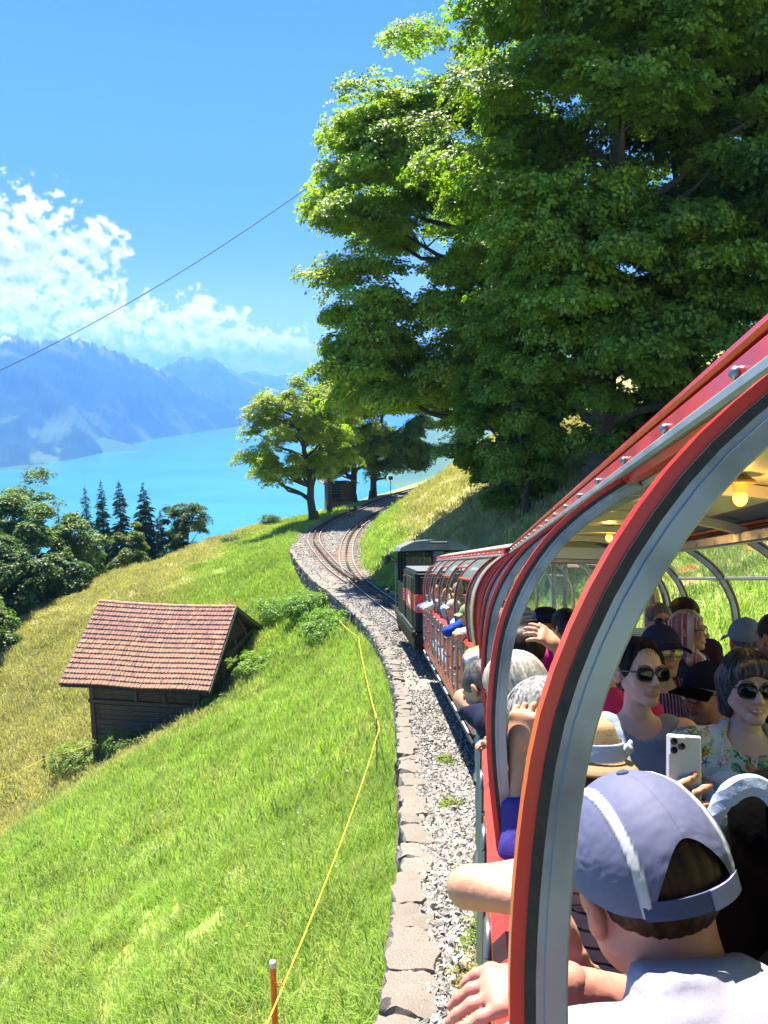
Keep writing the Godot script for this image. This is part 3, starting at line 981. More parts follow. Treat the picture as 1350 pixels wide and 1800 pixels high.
	for z in [-0.25, 1.35]:
		part(t, "door_post", bxm(Vector3(0.14, 2.1, 0.14), 0.015), M.grey_wood, at(x1 + 0.14, -2.7, z))
	part(t, "tie_beam", bxm(Vector3(0.16, 0.18, 5.4), 0.02), M.old_wood, at(x1 + 0.16, -1.95, 0.0))
	for s in [-1.0, 1.0]:
		var b := MB.new()
		b.tube([Vector3(x1 + 0.3, -1.9, s * 1.6), Vector3(x1 + 0.32, -0.5, s * 0.15)], 0.07, 6)
		part(t, "gable_brace", b.mesh(), M.old_wood)
	# stone plinth
	part(t, "plinth", bxm(Vector3(x1 - x0 + 0.1, 1.6, zf - zb), 0.04), M.wall_stone, at((x0 + x1) * 0.5, -7.3, (zf + zb) * 0.5))

func roof_deck(L: float, e_y: float, e_z: float, b_y: float, b_z: float, sag: Callable) -> ArrayMesh:
	var b := MB.new()
	for side in 2:
		var ey := e_y if side == 0 else b_y
		var ez := e_z if side == 0 else b_z
		for lay in 2:
			b.grid(13, 7, func(i, j, o):
				var x: float = -L + 2 * L * i / 12.0
				var v: float = j / 6.0
				o.p(Vector3(x, ey * v + sag.call(x, v) - 0.05 - 0.08 * lay + (0.0 if side == 0 else 0.03), ez * v)))
	# edges
	for s in [-1.0, 1.0]:
		for side in 2:
			var ey := e_y if side == 0 else b_y
			var ez := e_z if side == 0 else b_z
			b.quad(Vector3(s * L, 0, 0), Vector3(s * L, ey, ez), Vector3(s * L, ey - 0.08, ez), Vector3(s * L, -0.08, 0))
	return b.mesh()

func build_station() -> void:
	# small shelter beside the loop
	var gx := -6.0
	var gz := 84.5
	var y := ip(T_RAIL, 80.0) - 0.15
	var t := thing("shelter", "small brown wooden waiting shelter under the maples", "shelter", at(-4.9, y, -82.0, 0.25))
	for s in [-1.0, 1.0]:
		for k in 7:
			part(t, "wall_plank", bxm(Vector3(0.06, 0.27, 2.2), 0.01), M.old_wood, at(s * 1.3, 0.2 + 0.28 * k, 0))
	for k in 7:
		part(t, "wall_plank", bxm(Vector3(2.5, 0.27, 0.06), 0.01), M.old_wood, at(0, 0.2 + 0.28 * k, -1.1))
		part(t, "wall_plank", bxm(Vector3(1.3, 0.27, 0.06), 0.01), M.upright_wood, at(0.62, 0.2 + 0.28 * k, 1.1))
	part(t, "plinth", bxm(Vector3(2.7, 1.6, 2.4), 0.03), M.wall_stone, at(0, -0.72, 0))
	var rf := MB.new()
	for s in [-1.0, 1.0]:
		rf.box(Transform3D(Basis(Vector3.FORWARD, s * 0.42), Vector3(s * 0.95, 2.42, 0)), Vector3(2.15, 0.09, 3.3), 0.02)
	part(t, "roof", rf.mesh(), M.grey_wood)
	part(t, "bench", bxm(Vector3(1.9, 0.07, 0.4), 0.01), M.grey_wood, at(-0.3, 0.45, 1.55))
	for s in [-1.1, 0.5]:
		part(t, "bench_leg", bxm(Vector3(0.09, 0.42, 0.32), 0.01), M.grey_wood, at(s, 0.22, 1.55))
	# plain post with a small board at the curve
	var px := -0.05
	var pd := 86.0
	var sp := thing("sign_post", "thin pole with a small board at the end of the loop", "sign post", at(0.75, gy(86.0), -86.0, 0.3))
	var b := MB.new()
	b.tube([Vector3(0, -0.3, 0), Vector3(0, 2.3, 0)], 0.045)
	part(sp, "pole", b.mesh(), M.grey_wood)
	part(sp, "board", bxm(Vector3(0.5, 0.4, 0.04), 0.01), M.grey_wood, at(0, 2.1, 0.06))
# ---------------------------------------------------------------- train
var RIB := v2([0.915, 1.48, 0.935, 1.62, 0.953, 1.75, 0.961, 1.88, 0.955, 2.0, 0.938, 2.13, 0.887, 2.26, 0.808, 2.38, 0.70, 2.475, 0.60, 2.54])
const BAY := 1.3
const CAR_L := 9.2

func car1() -> Transform3D:
	var f := Vector3(0.11491807, -0.24348098, -0.96307365)
	var r := Vector3(0.99295599, 0, 0.11848376)
	var u := Vector3(0.02884854, 0.96990567, -0.2417659)
	# own origin: rail level, mid track, 1.2 m behind the viewer; x across, y up, -z ahead
	return Transform3D(Basis(r, u, -f), r * 1.0 + u * -2.25 + f * -1.2)

func car2() -> Transform3D:
	var f := Vector3(-0.0081, -0.2273, -0.9738).normalized()
	var r := f.cross(Vector3.UP).normalized()
	var u := r.cross(f)
	return Transform3D(Basis(r, u, -f), Vector3(1.887, -4.215, -7.38))

func loco_xf() -> Transform3D:
	var f := Vector3(-0.052, -0.196, -0.979).normalized()
	var r := f.cross(Vector3.UP).normalized()
	var u := r.cross(f)
	return Transform3D(Basis(r, u, -f), Vector3(1.60, -6.43, -16.9))

func rib_sweep(sgn: float, y_out0: float, y_out1: float, width: float, groove := false) -> ArrayMesh:
	# a strip of the arch: y_out0..y_out1 are offsets outward from the outer line
	var pts: Array = []
	var ups: Array = []
	var n := 30
	for i in n:
		var t := float(i) / (n - 1) * (RIB.size() - 1)
		var k := mini(int(t), RIB.size() - 2)
		var a: Vector2 = RIB[k].lerp(RIB[k + 1], t - k)
		pts.append(Vector3(a.x * sgn, a.y, 0))
	# smooth
	for pass_i in 2:
		var q := pts.duplicate()
		for i in range(1, n - 1):
			pts[i] = (q[i - 1] + q[i] * 2.0 + q[i + 1]) * 0.25
	for i in n:
		var tg: Vector3 = (pts[mini(i + 1, n - 1)] - pts[maxi(i - 1, 0)]).normalized()
		ups.append(Vector3(tg.y, -tg.x, 0) * sgn)
	var b := MB.new()
	var h := width * 0.5
	var pf: Array = [Vector2(-h, y_out0), Vector2(h, y_out0), Vector2(h, y_out1), Vector2(-h, y_out1)]
	if groove:
		var m1 := lerpf(y_out0, y_out1, 0.42)
		var m2 := lerpf(y_out0, y_out1, 0.72)
		pf = [Vector2(-h, y_out0), Vector2(h - 0.002, y_out0), Vector2(h, y_out0 + 0.002), Vector2(h, m2), Vector2(h - 0.004, m2 + 0.001), Vector2(h - 0.004, y_out1), Vector2(-h, y_out1), Vector2(-h, m1 + 0.003), Vector2(-h + 0.003, m1 + 0.002), Vector2(-h + 0.003, m1 + 0.001), Vector2(-h, m1)]
	b.sweep(pts, pf, ups)
	return b.mesh()

func build_train() -> void:
	coach(car1(), "red open-sided tourist coach seen from its window beside the viewer", false)
	coach(car2(), "red open-sided tourist coach with white lettering behind the locomotive", true)
	loco()

func coach(X: Transform3D, label: String, second: bool) -> void:
	var t := thing("tourist_coach", label, "railway coach", X, "coaches of the mountain train")
	var L := CAR_L
	# floor, frame, bogies
	part(t, "floor", bxm(Vector3(1.8, 0.08, L - 0.1), 0.01), M.floor_dark, at(0, 0.72, -L / 2))
	part(t, "underframe", bxm(Vector3(1.5, 0.18, L - 0.2), 0.01), M.black_steel, at(0, 0.58, -L / 2))
	for zc in [-1.9, -L + 1.9]:
		var bo := part(t, "bogie", bxm(Vector3(1.15, 0.22, 2.0), 0.03), M.black_steel, at(0, 0.36, zc))
		for wz in [-0.65, 0.65]:
			for s in [-1.0, 1.0]:
				var wb := MB.new()
				wb.lathe([Vector2(0.0, -0.05), Vector2(0.28, -0.05), Vector2(0.33, -0.04), Vector2(0.30, 0.05), Vector2(0.0, 0.05)], Transform3D(Basis(Vector3.FORWARD, s * PI / 2), Vector3(s * 0.43, -0.06, wz)), 18)
				part(bo, "wheel", wb.mesh(), M.black_steel)
	# steps along both sides
	for s in [-1.0, 1.0]:
		var rb := part(t, "running_board", bxm(Vector3(0.15, 0.05, L - 0.6), 0.01), M.black_steel, at(s * 0.86, 0.50, -L / 2))
		for k in 7:
			part(rb, "step_plate", bxm(Vector3(0.12, 0.03, 0.62), 0.01), M.step_plate, at(s * 0.02, 0.045, L / 2 - 0.97 - BAY * k))
			part(rb, "bracket", bxm(Vector3(0.1, 0.2, 0.08), 0.01), M.black_steel, at(0, 0.1, L / 2 - 0.33 - BAY * k))
	# side boards, doors, sills
	var pan := bxm(Vector3(0.05, 0.84, 0.314), 0.008)
	for s in [-1.0, 1.0]:
		var sd := part(t, "side_wall", bxm(Vector3(0.03, 0.86, L - 0.04), 0.0), M.white_panel, at(s * 0.872, 1.07, -L / 2))
		var nb := int(round((L - 0.06) / 0.325))
		for k in nb:
			part(sd, "side_board", pan, M.red_paint, at(s * 0.03, 0.01, L / 2 - 0.2 - 0.325 * k))
		part(t, "sill_rail", bxm(Vector3(0.09, 0.07, L), 0.025), M.red_paint, at(s * 0.905, 1.53, -L / 2))
		part(t, "lower_rail", bxm(Vector3(0.06, 0.08, L), 0.015), M.dark_red, at(s * 0.905, 0.64, -L / 2))
		for k in 7:
			var zc := -0.65 - BAY * k
			for e in [-0.32, 0.32]:
				var gb := MB.new()
				var pts: Array = []
				for i in 9:
					var an := PI * i / 8.0
					pts.append(Vector3(s * 0.955, 1.47 + 0.05 * sin(an), zc + e + 0.05 * cos(an)))
				for i in 9:
					var an := PI + PI * i / 8.0
					pts.append(Vector3(s * 0.955, 0.88 + 0.05 * sin(an), zc + e + 0.05 * cos(an)))
				pts.append(pts[0])
				gb.tube(pts, 0.0085, 8, -1.0, false)
				for yy in [1.38, 0.97]:
					gb.tube([Vector3(s * 0.91, yy, zc + e + 0.05), Vector3(s * 0.955, yy, zc + e + 0.05)], 0.009, 6)
				part(t, "grab_rail", gb.mesh(), M.chrome)
			var lb := MB.new()
			lb.tube([Vector3(s * 0.92, 1.12, zc + 0.2), Vector3(s * 0.965, 1.12, zc + 0.2)], 0.02, 8)
			lb.tube([Vector3(s * 0.96, 1.12, zc + 0.22), Vector3(s * 0.96, 1.12, zc + 0.06)], 0.02, 8)
			part(t, "door_handle", lb.mesh(), M.black_steel)
			for hy in [0.8, 1.3]:
				part(t, "hinge", bxm(Vector3(0.03, 0.07, 0.1), 0.008), M.chrome, at(s * 0.93, hy, zc - 0.45))
	# arches
	var grey := [rib_sweep(-1, -0.050, -0.022, 0.054, true), rib_sweep(1, -0.050, -0.022, 0.054, true)]
	var rub := [rib_sweep(-1, -0.022, -0.012, 0.046), rib_sweep(1, -0.022, -0.012, 0.046)]
	var red := [rib_sweep(-1, -0.012, 0.001, 0.036), rib_sweep(1, -0.012, 0.001, 0.036)]
	for k in 8:
		var z := -0.08 if k == 0 else (-0.66 - BAY * (k - 1) if k < 8 else 0.0)
		if second and k == 0: z = -0.17
		for i in 2:
			var rbx := part(t, "arch_rib", grey[i], M.alu, at(0, 0, z))
			part(rbx, "gasket", rub[i], M.rubber)
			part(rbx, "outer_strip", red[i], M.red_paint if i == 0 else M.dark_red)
	for i in 2:
		var rbx := part(t, "arch_rib", grey[i], M.alu, at(0, 0, -L + 0.06))
		part(rbx, "outer_strip", red[i], M.dark_red)
	if second:
		# wide glazed end hoops
		for i in 2:
			part(t, "end_hoop", rib_sweep(-1.0 if i == 0 else 1.0, -0.010, 0.004, 0.24), M.cream_glass, at(0, 0, -0.01))
	for i in 2:
		part(t, "end_edge", rib_sweep(-1.0 if i == 0 else 1.0, -0.05, 0.012, 0.08 if second else 0.05), M.dark_red, at(0, 0, 0.15 if second else -L - 0.02))
	# roof
	var b := MB.new()
	b.grid(13, 9, func(i, j, o):
		var x: float = -0.60 + 1.2 * i / 12.0
		o.p(Vector3(x, 2.597 + 0.12 * (1.0 - pow(x / 0.64, 2.0)), 0.12 - (L + 0.24) * j / 8.0)))
	var rf := part(t, "roof", b.mesh(), M.roof_grey)
	b = MB.new()
	b.grid(13, 9, func(i, j, o):
		var x: float = -0.6 + 0.95 * i / 12.0
		o.p(Vector3(x, 2.565 + 0.12 * (1.0 - pow(x / 0.64, 2.0)), 0.1 - (L + 0.2) * j / 8.0)))
	part(rf, "ceiling", b.mesh(), M.ceiling)
	for s in [-1.0, 1.0]:
		var gb := MB.new()
		gb.box(at(s * 0.60, 2.55, -L / 2), Vector3(0.045, 0.085, L + 0.1), 0.012)
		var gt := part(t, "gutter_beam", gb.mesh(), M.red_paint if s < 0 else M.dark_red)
		part(gt, "drip_rail", bxm(Vector3(0.02, 0.025, L), 0.006), M.alu, at(s * 0.632, 2.53, -L / 2))
		part(gt, "top_strip", bxm(Vector3(0.10, 0.02, L + 0.2), 0.006), M.red_paint, at(s * 0.572, 2.605, -L / 2))
		part(gt, "inner_beam", bxm(Vector3(0.06, 0.07, L - 0.1), 0.01), M.alu, at(s * 0.545, 2.535, -L / 2))
		var bm := MB.new()
		bm.ball(Vector3.ZERO, Vector3.ONE * 0.011, Basis(), 8, 5)
		var bmm := bm.mesh()
		for k in 22:
			part(gt, "bolt", bmm, M.chrome, at(s * 0.626, 2.56, -0.25 - 0.42 * k))
	for k in 8:
		var z := -0.08 if k == 0 else -0.66 - BAY * (k - 1)
		var cb := MB.new()
		var pts: Array = []
		for i in 9:
			var x := -0.56 + 1.12 * i / 8.0
			pts.append(Vector3(x, 2.545 + 0.115 * (1.0 - pow(x / 0.64, 2.0)), z))
		cb.sweep(pts, [Vector2(-0.03, -0.03), Vector2(0.03, -0.03), Vector2(0.03, 0.02), Vector2(-0.03, 0.02)], [Vector3.UP])
		part(t, "roof_bow", cb.mesh(), M.ceiling)
	# lamps under the roof
	var lz: Array = [-4.3, -7.2] if not second else [-2.6, -6.5]
	for z in lz:
		var lp := part(t, "ceiling_lamp", lamp_cap(), M.brass, at(0.02, 2.66, z))
		var lb := MB.new()
		lb.ball(Vector3.ZERO, Vector3(0.027, 0.032, 0.027), Basis(), 14, 9)
		part(lp, "bulb", lb.mesh(), M.bulb, at(0, -0.068, 0))
		var li := OmniLight3D.new()
		li.name = "bulb_light"
		li.light_color = Color(1.0, 0.75, 0.4)
		li.light_energy = 0.03
		li.light_size = 0.03
		li.omni_range = 6.0
		li.omni_attenuation = 2.0
		li.shadow_enabled = true
		lp.add_child(li)
		li.position = Vector3(0, -0.068, 0)
	# end walls with a window
	for q in [[-L + 0.06, -1.0], [-0.05, 1.0]]:
		if q[1] > 0 and not second: continue
		var z: float = q[0]
		var ew := part(t, "end_wall", bxm(Vector3(1.78, 0.98, 0.03), 0.005), M.white_panel, at(0, 1.24, z))
		for k in 9:
			part(ew, "batten", bxm(Vector3(0.02, 0.9, 0.02), 0.004), M.alu, at(-0.8 + 0.2 * k, 0, 0.022))
		for y in [1.735, 2.46]:
			part(ew, "window_frame", bxm(Vector3(1.76 if y < 2 else 1.34, 0.05, 0.05), 0.01), M.alu, at(0, y - 1.24, 0))
		part(ew, "window_frame", bxm(Vector3(0.04, 0.68, 0.05), 0.01), M.alu, at(-0.08, 2.1 - 1.24, 0))
		part(ew, "header_panel", bxm(Vector3(1.2, 0.12, 0.03), 0.005), M.white_panel, at(0, 2.54 - 1.24, 0))
		part(ew, "hand_bar", bxm(Vector3(1.7, 0.025, 0.025), 0.008), M.alu, at(0, 1.66 - 1.24, 0.06))
		var gl := MB.new()
		gl.grid(9, 2, func(i, j, o):
			var x: float = -0.86 + 1.72 * i / 8.0
			var yt := 2.45 if absf(x) < 0.68 else 2.45 - (absf(x) - 0.68) * 1.4
			o.p(Vector3(x, (1.76 if j == 0 else yt) - 1.24, 0.0)))
		part(ew, "pane", gl.mesh(), M.glass)
	# seats: benches back to back under every arch
	for k in 8:
		var z := -0.66 - BAY * (k - 1) if k > 0 else -0.1
		if k == 0 and second: continue
		var bk := part(t, "seat_back", bxm(Vector3(1.66, 0.56, 0.06), 0.02), M.seat_dark, at(0, 1.36, z))
		var tp := MB.new()
		tp.tube([Vector3(-0.8, 0.3, 0), Vector3(0.8, 0.3, 0)], 0.022, 8)
		part(bk, "top_rail", tp.mesh(), M.alu)
		for s in [-1.0, 1.0]:
			part(t, "seat", bxm(Vector3(1.66, 0.06, 0.38), 0.02), M.seat_dark, at(0, 1.10, z + s * 0.23))
			part(t, "seat_support", bxm(Vector3(1.5, 0.32, 0.04), 0.0), M.floor_dark, at(0, 0.92, z + s * 0.12))
	# roof-side glazing
	for k in 7:
		var z0 := -0.66 - BAY * (k - 1) if k > 0 else -0.08
		var z1 := -0.66 - BAY * k
		for s in [-1.0, 1.0]:
			if s < 0 and (not second or k == 0): continue
			var lower := 6.4 if not second else (6.0 if k % 2 else 7.2)
			var gl := MB.new()
			gl.grid(6, 2, func(i, j, o):
				var tt := lerpf(lower, 8.9, i / 5.0)
				var kk := mini(int(tt), RIB.size() - 2)
				var a: Vector2 = RIB[kk].lerp(RIB[kk + 1], tt - kk)
				o.p(Vector3(s * (a.x - 0.014), a.y - 0.008, (z0 - 0.04) if j == 0 else (z1 + 0.04))))
			var pn := part(t, "roof_pane", gl.mesh(), M.milky if s < 0 else M.glass)
			var kk2 := int(lower)
			var aa: Vector2 = RIB[kk2].lerp(RIB[kk2 + 1], lower - kk2)
			part(pn, "pane_bar", bxm(Vector3(0.03, 0.025, absf(z1 - z0) - 0.08), 0.005), M.red_paint if s < 0 else M.alu, at(s * (aa.x - 0.012), aa.y, (z0 + z1) / 2))
	if second:
		# long white lettering and stripe on the side
		for s in [-1.0]:
			var tm := TextMesh.new()
			tm.text = "BRIENZ ROTHORN BAHN"
			var sf := SystemFont.new()
			sf.font_names = PackedStringArray(["Droid Sans"])
			sf.font_weight = 700
			tm.font = sf
			tm.font_size = 40
			tm.pixel_size = 0.0062
			tm.depth = 0.004
			part(t, "lettering", tm, M.white_paint, Transform3D(Basis(Vector3.UP, -PI / 2), Vector3(s * 0.933, 1.02, -4.9)))
	else:
		part(t, "info_plate", bxm(Vector3(0.26, 0.005, 0.08), 0.0), M.white_panel, Transform3D(Basis(), Vector3(-0.18, 2.66, -8.2)))
		part(t, "ceiling_vent", bxm(Vector3(0.2, 0.02, 0.12), 0.008), M.white_panel, Transform3D(Basis(), Vector3(-0.12, 2.665, -7.4)))
	# couplers
	var cp := MB.new()
	cp.tube([Vector3(0, 0.62, -L), Vector3(0, 0.62, -L - 0.36)], 0.07, 8)
	part(t, "coupler", cp.mesh(), M.black_steel)
	for s in [-1.0, 1.0]:
		var bf := MB.new()
		bf.tube([Vector3(s * 0.5, 0.72, -L + 0.02), Vector3(s * 0.5, 0.72, -L - 0.16)], 0.05, 10)
		bf.tube([Vector3(s * 0.5, 0.72, -L - 0.16), Vector3(s * 0.5, 0.72, -L - 0.19)], 0.12, 14)
		part(t, "buffer", bf.mesh(), M.black_steel)

func lamp_cap() -> ArrayMesh:
	var b := MB.new()
	b.lathe([Vector2(0.0, 0.02), Vector2(0.03, 0.02), Vector2(0.055, 0.0), Vector2(0.06, -0.012), Vector2(0.03, -0.014), Vector2(0.022, -0.05), Vector2(0.0, -0.05)], Transform3D(), 16)
	return b.mesh()

func loco() -> void:
	var t := thing("locomotive", "dark grey diesel locomotive with red band and cab at its far end", "locomotive", loco_xf())
	var HL := 3.5
	var W := 1.72
	part(t, "frame", bxm(Vector3(1.8, 0.42, 6.0), 0.03), M.loco_paint, at(0, 0.66, -3.0))
	var hood := part(t, "hood", bxm(Vector3(W, 1.42, HL), 0.06), M.loco_paint, at(0, 1.56, -HL / 2))
	part(hood, "hood_roof", bxm(Vector3(W - 0.08, 0.04, HL - 0.08), 0.015), M.loco_roof, at(0, 0.725, 0))
	part(hood, "red_band", bxm(Vector3(W + 0.012, 0.42, HL - 0.02), 0.03), M.red_paint, at(0, -0.02, 0))
	for s in [-1.0, 1.0]:
		# louvres at the cab end, doors, dark slot by the rear corner
		var gf := part(hood, "grille", bxm(Vector3(0.02, 1.14, 0.62), 0.005), M.black_steel, at(s * (W / 2 + 0.008), -0.05, -HL / 2 + 0.45))
		for k in 16:
			part(gf, "slat", Transform3D_box(Vector3(0.03, 0.035, 0.58)), M.loco_paint if (k < 6 or k > 10) else M.red_paint, Transform3D(Basis(Vector3.BACK, s * 0.5), Vector3(s * 0.012, -0.52 + 0.07 * k, 0)))
		part(hood, "door_panel", bxm(Vector3(0.03, 1.2, 0.75), 0.01), M.loco_green, at(s * (W / 2 + 0.006), -0.04, -0.25))
		part(hood, "door_panel", bxm(Vector3(0.03, 1.2, 0.75), 0.01), M.loco_green, at(s * (W / 2 + 0.006), -0.04, 0.55))
		for z in [-0.25, 0.55]:
			part(hood, "red_band", bxm(Vector3(0.012, 0.42, 0.72), 0.003), M.red_paint, at(s * (W / 2 + 0.022), -0.02, z))
		part(hood, "slot", bxm(Vector3(0.02, 1.2, 0.12), 0.004), M.black_steel, at(s * (W / 2 + 0.004), -0.04, 1.25))
		var mk := MB.new()
		mk.face3(Vector3(0, 0.18, 0.12), Vector3(0, -0.02, 0.20), Vector3(0, -0.02, 0.02))
		mk.box(Transform3D(Basis(Vector3.RIGHT, 0.5), Vector3(0, -0.10, 0.12)), Vector3(0.004, 0.05, 0.42))
		part(hood, "emblem", mk.mesh(), M.white_paint, at(s * (W / 2 + 0.034), 0.05, 0.2))
		var hr := MB.new()
		hr.tube([Vector3(s * 0.93, 0.98, -0.1), Vector3(s * 0.93, 0.98, -HL)], 0.02, 8)
		part(t, "handrail", hr.mesh(), M.chrome)
		part(t, "side_sill", bxm(Vector3(0.1, 0.16, 6.0), 0.03), M.loco_green, at(s * 0.9, 0.84, -3.0))
		part(t, "step", bxm(Vector3(0.25, 0.05, 0.5), 0.01), M.black_steel, at(s * 0.9, 0.36, -5.2))
	part(t, "red_band", bxm(Vector3(W - 0.04, 0.42, 0.02), 0.004), M.red_paint, at(0, 1.54, 0.032))
	part(t, "rear_panel", bxm(Vector3(1.5, 1.25, 0.03), 0.01), M.loco_paint, at(0, 1.52, 0.012))
	# cab
	var cz := -HL - 1.15
	part(t, "cab_wall", bxm(Vector3(W, 0.95, 2.3), 0.04), M.loco_paint, at(0, 1.33, cz))
	for s in [-1.0, 1.0]:
		for z in [cz - 1.1, cz - 0.05, cz + 1.1]:
			part(t, "cab_post", bxm(Vector3(0.08, 1.02, 0.1), 0.015), M.loco_paint, at(s * (W / 2 - 0.04), 2.28, z))
		part(t, "cab_window", bxm(Vector3(0.012, 0.62, 0.95), 0.002), M.dark_glass, at(s * (W / 2 - 0.05), 2.3, cz - 0.56))
		part(t, "cab_window", bxm(Vector3(0.012, 0.62, 0.95), 0.002), M.dark_glass, at(s * (W / 2 - 0.05), 2.3, cz + 0.54))
	for z in [cz - 1.12, cz + 1.12]:
		part(t, "cab_post", bxm(Vector3(0.3, 1.0, 0.08), 0.015), M.loco_roof, at(0.12, 2.28, z))
		part(t, "cab_sill", bxm(Vector3(W, 0.24, 0.08), 0.015), M.loco_paint, at(0, 1.9, z))
		part(t, "cab_header", bxm(Vector3(W - 0.1, 0.1, 0.08), 0.015), M.loco_paint, at(0, 2.72, z))
		for s in [-1.0, 1.0]:
			part(t, "cab_window", bxm(Vector3(0.7, 0.66, 0.012), 0.002), M.dark_glass, at(s * 0.44, 2.34, z))
	part(t, "control_desk", bxm(Vector3(0.5, 0.7, 0.4), 0.05), M.black_steel, at(-0.4, 1.95, cz - 0.6))
	var rb := MB.new()
	var prof := [Vector2(-0.98, 2.70), Vector2(-0.93, 2.80), Vector2(-0.55, 2.97), Vector2(0, 3.01), Vector2(0.55, 2.97), Vector2(0.93, 2.80), Vector2(0.98, 2.70), Vector2(0.0, 2.74)]
	rb.sweep([Vector3(0, 0, cz + 1.32), Vector3(0, 0, cz - 1.32)], prof, [Vector3.UP])
	var roof := part(t, "cab_roof", rb.mesh(), M.loco_roof)
	part(roof, "roof_vent", bxm(Vector3(0.5, 0.06, 0.25), 0.02), M.black_steel, at(0.1, 2.93, cz + 1.28))
	for x in [-0.5, 0.55]:
		part(roof, "lifting_eye", bxm(Vector3(0.03, 0.1, 0.06), 0.01), M.black_steel, at(x, 3.02, cz + 0.6))
	# mirrors
	for q in [[2.45, 0.16, 0.24, cz - 0.9], [1.45, 0.14, 0.14, cz - 1.3]]:
		var mr := MB.new()
		mr.tube([Vector3(-W / 2, q[0] - 0.1, q[3]), Vector3(-W / 2 - 0.28, q[0], q[3])], 0.014, 6)
		mr.ball(Vector3(-W / 2 - 0.32, q[0], q[3]), Vector3(q[1] * 0.6, q[2] * 0.6, 0.05), Basis(), 14, 8)
		part(t, "mirror", mr.mesh(), M.black_steel)
	var gr := MB.new()
	gr.tube([Vector3(-W / 2 - 0.06, 0.9, cz - 1.15), Vector3(-W / 2 - 0.06, 2.3, cz - 1.15)], 0.016, 8)
	part(t, "grab_rail", gr.mesh(), M.chrome)
	for z in [-1.4, -4.6]:
		for s in [-1.0, 1.0]:
			var wb := MB.new()
			wb.lathe([Vector2(0.0, -0.05), Vector2(0.30, -0.05), Vector2(0.36, -0.04), Vector2(0.34, 0.05), Vector2(0.0, 0.05)], Transform3D(Basis(Vector3.FORWARD, s * PI / 2), Vector3(s * 0.43, 0.35, z)), 18)
			part(t, "wheel", wb.mesh(), M.black_steel)
	part(t, "snow_guard", bxm(Vector3(1.7, 0.3, 0.06), 0.02), M.black_steel, at(0, 0.36, -6.0))

func Transform3D_box(s: Vector3) -> ArrayMesh:
	return bxm(s, 0.004)
# ---------------------------------------------------------------- trees, shrubs, grass
var sprays: Array = []
var fir_spray: ArrayMesh
var tufts: Array = []

func leaf_spray(sd: int, n: int, size: float) -> ArrayMesh:
	var r := RandomNumberGenerator.new()
	r.seed = sd
	var b := MB.new()
	for i in n:
		var a := r.randf() * TAU
		var rad := sqrt(r.randf()) * 0.5
		var ce := Vector3(cos(a) * rad, r.randf_range(-0.12, 0.12) - rad * 0.25, sin(a) * rad)
		var out := Vector3(cos(a + r.randf_range(-0.8, 0.8)), r.randf_range(-0.55, 0.15), sin(a + r.randf_range(-0.8, 0.8))).normalized()
		var nr := (Vector3.UP + Vector3(r.randf_range(-0.6, 0.6), 0, r.randf_range(-0.6, 0.6))).normalized()
		var sd2 := out.cross(nr).normalized()
		var s := size * r.randf_range(0.7, 1.25)
		var g := r.randf_range(0.8, 1.2)
		b.col = Color(g * r.randf_range(0.92, 1.12), g, g * 0.95)
		var o := b.p(ce - out * s * 0.5)
		b.p(ce + sd2 * s * 0.5 + out * s * 0.05 + nr * s * 0.12)
		b.p(ce + out * s * 0.55 - nr * s * 0.1)
		b.p(ce - sd2 * s * 0.5 + out * s * 0.05 + nr * s * 0.12)
		b.tri(o, o + 1, o + 2); b.tri(o, o + 2, o + 3)
	return b.mesh(true)

func make_fir_spray() -> ArrayMesh:
	var r := RandomNumberGenerator.new()
	r.seed = 5
	var b := MB.new()
	# a drooping bough of length 1 along +x
	for i in 46:
		var u := pow(r.randf(), 0.8)
		var side := r.randf_range(-1, 1) * (0.36 * (1.0 - u) + 0.07)
		var p := Vector3(u, -0.22 * u * u + 0.04 * sin(u * 3.0) - absf(side) * 0.25, side)
		var g := r.randf_range(0.75, 1.25)
		b.col = Color(g, g, g)
		var dirv := Vector3(0.5, -0.35, signf(side) * 0.5 + r.randf_range(-0.3, 0.3)).normalized()
		var l := r.randf_range(0.10, 0.2)
		var w := Vector3(r.randf_range(-1, 1), r.randf_range(-0.6, 0.6), r.randf_range(-1, 1)).cross(dirv).normalized() * l * 0.28
		b.face3(p - w, p + w, p + dirv * l)
		b.face3(p - w * 0.9 + Vector3(0, 0.03, 0), p + dirv * l * 0.6 + Vector3(0, 0.06, 0), p + w)
	return b.mesh(true)

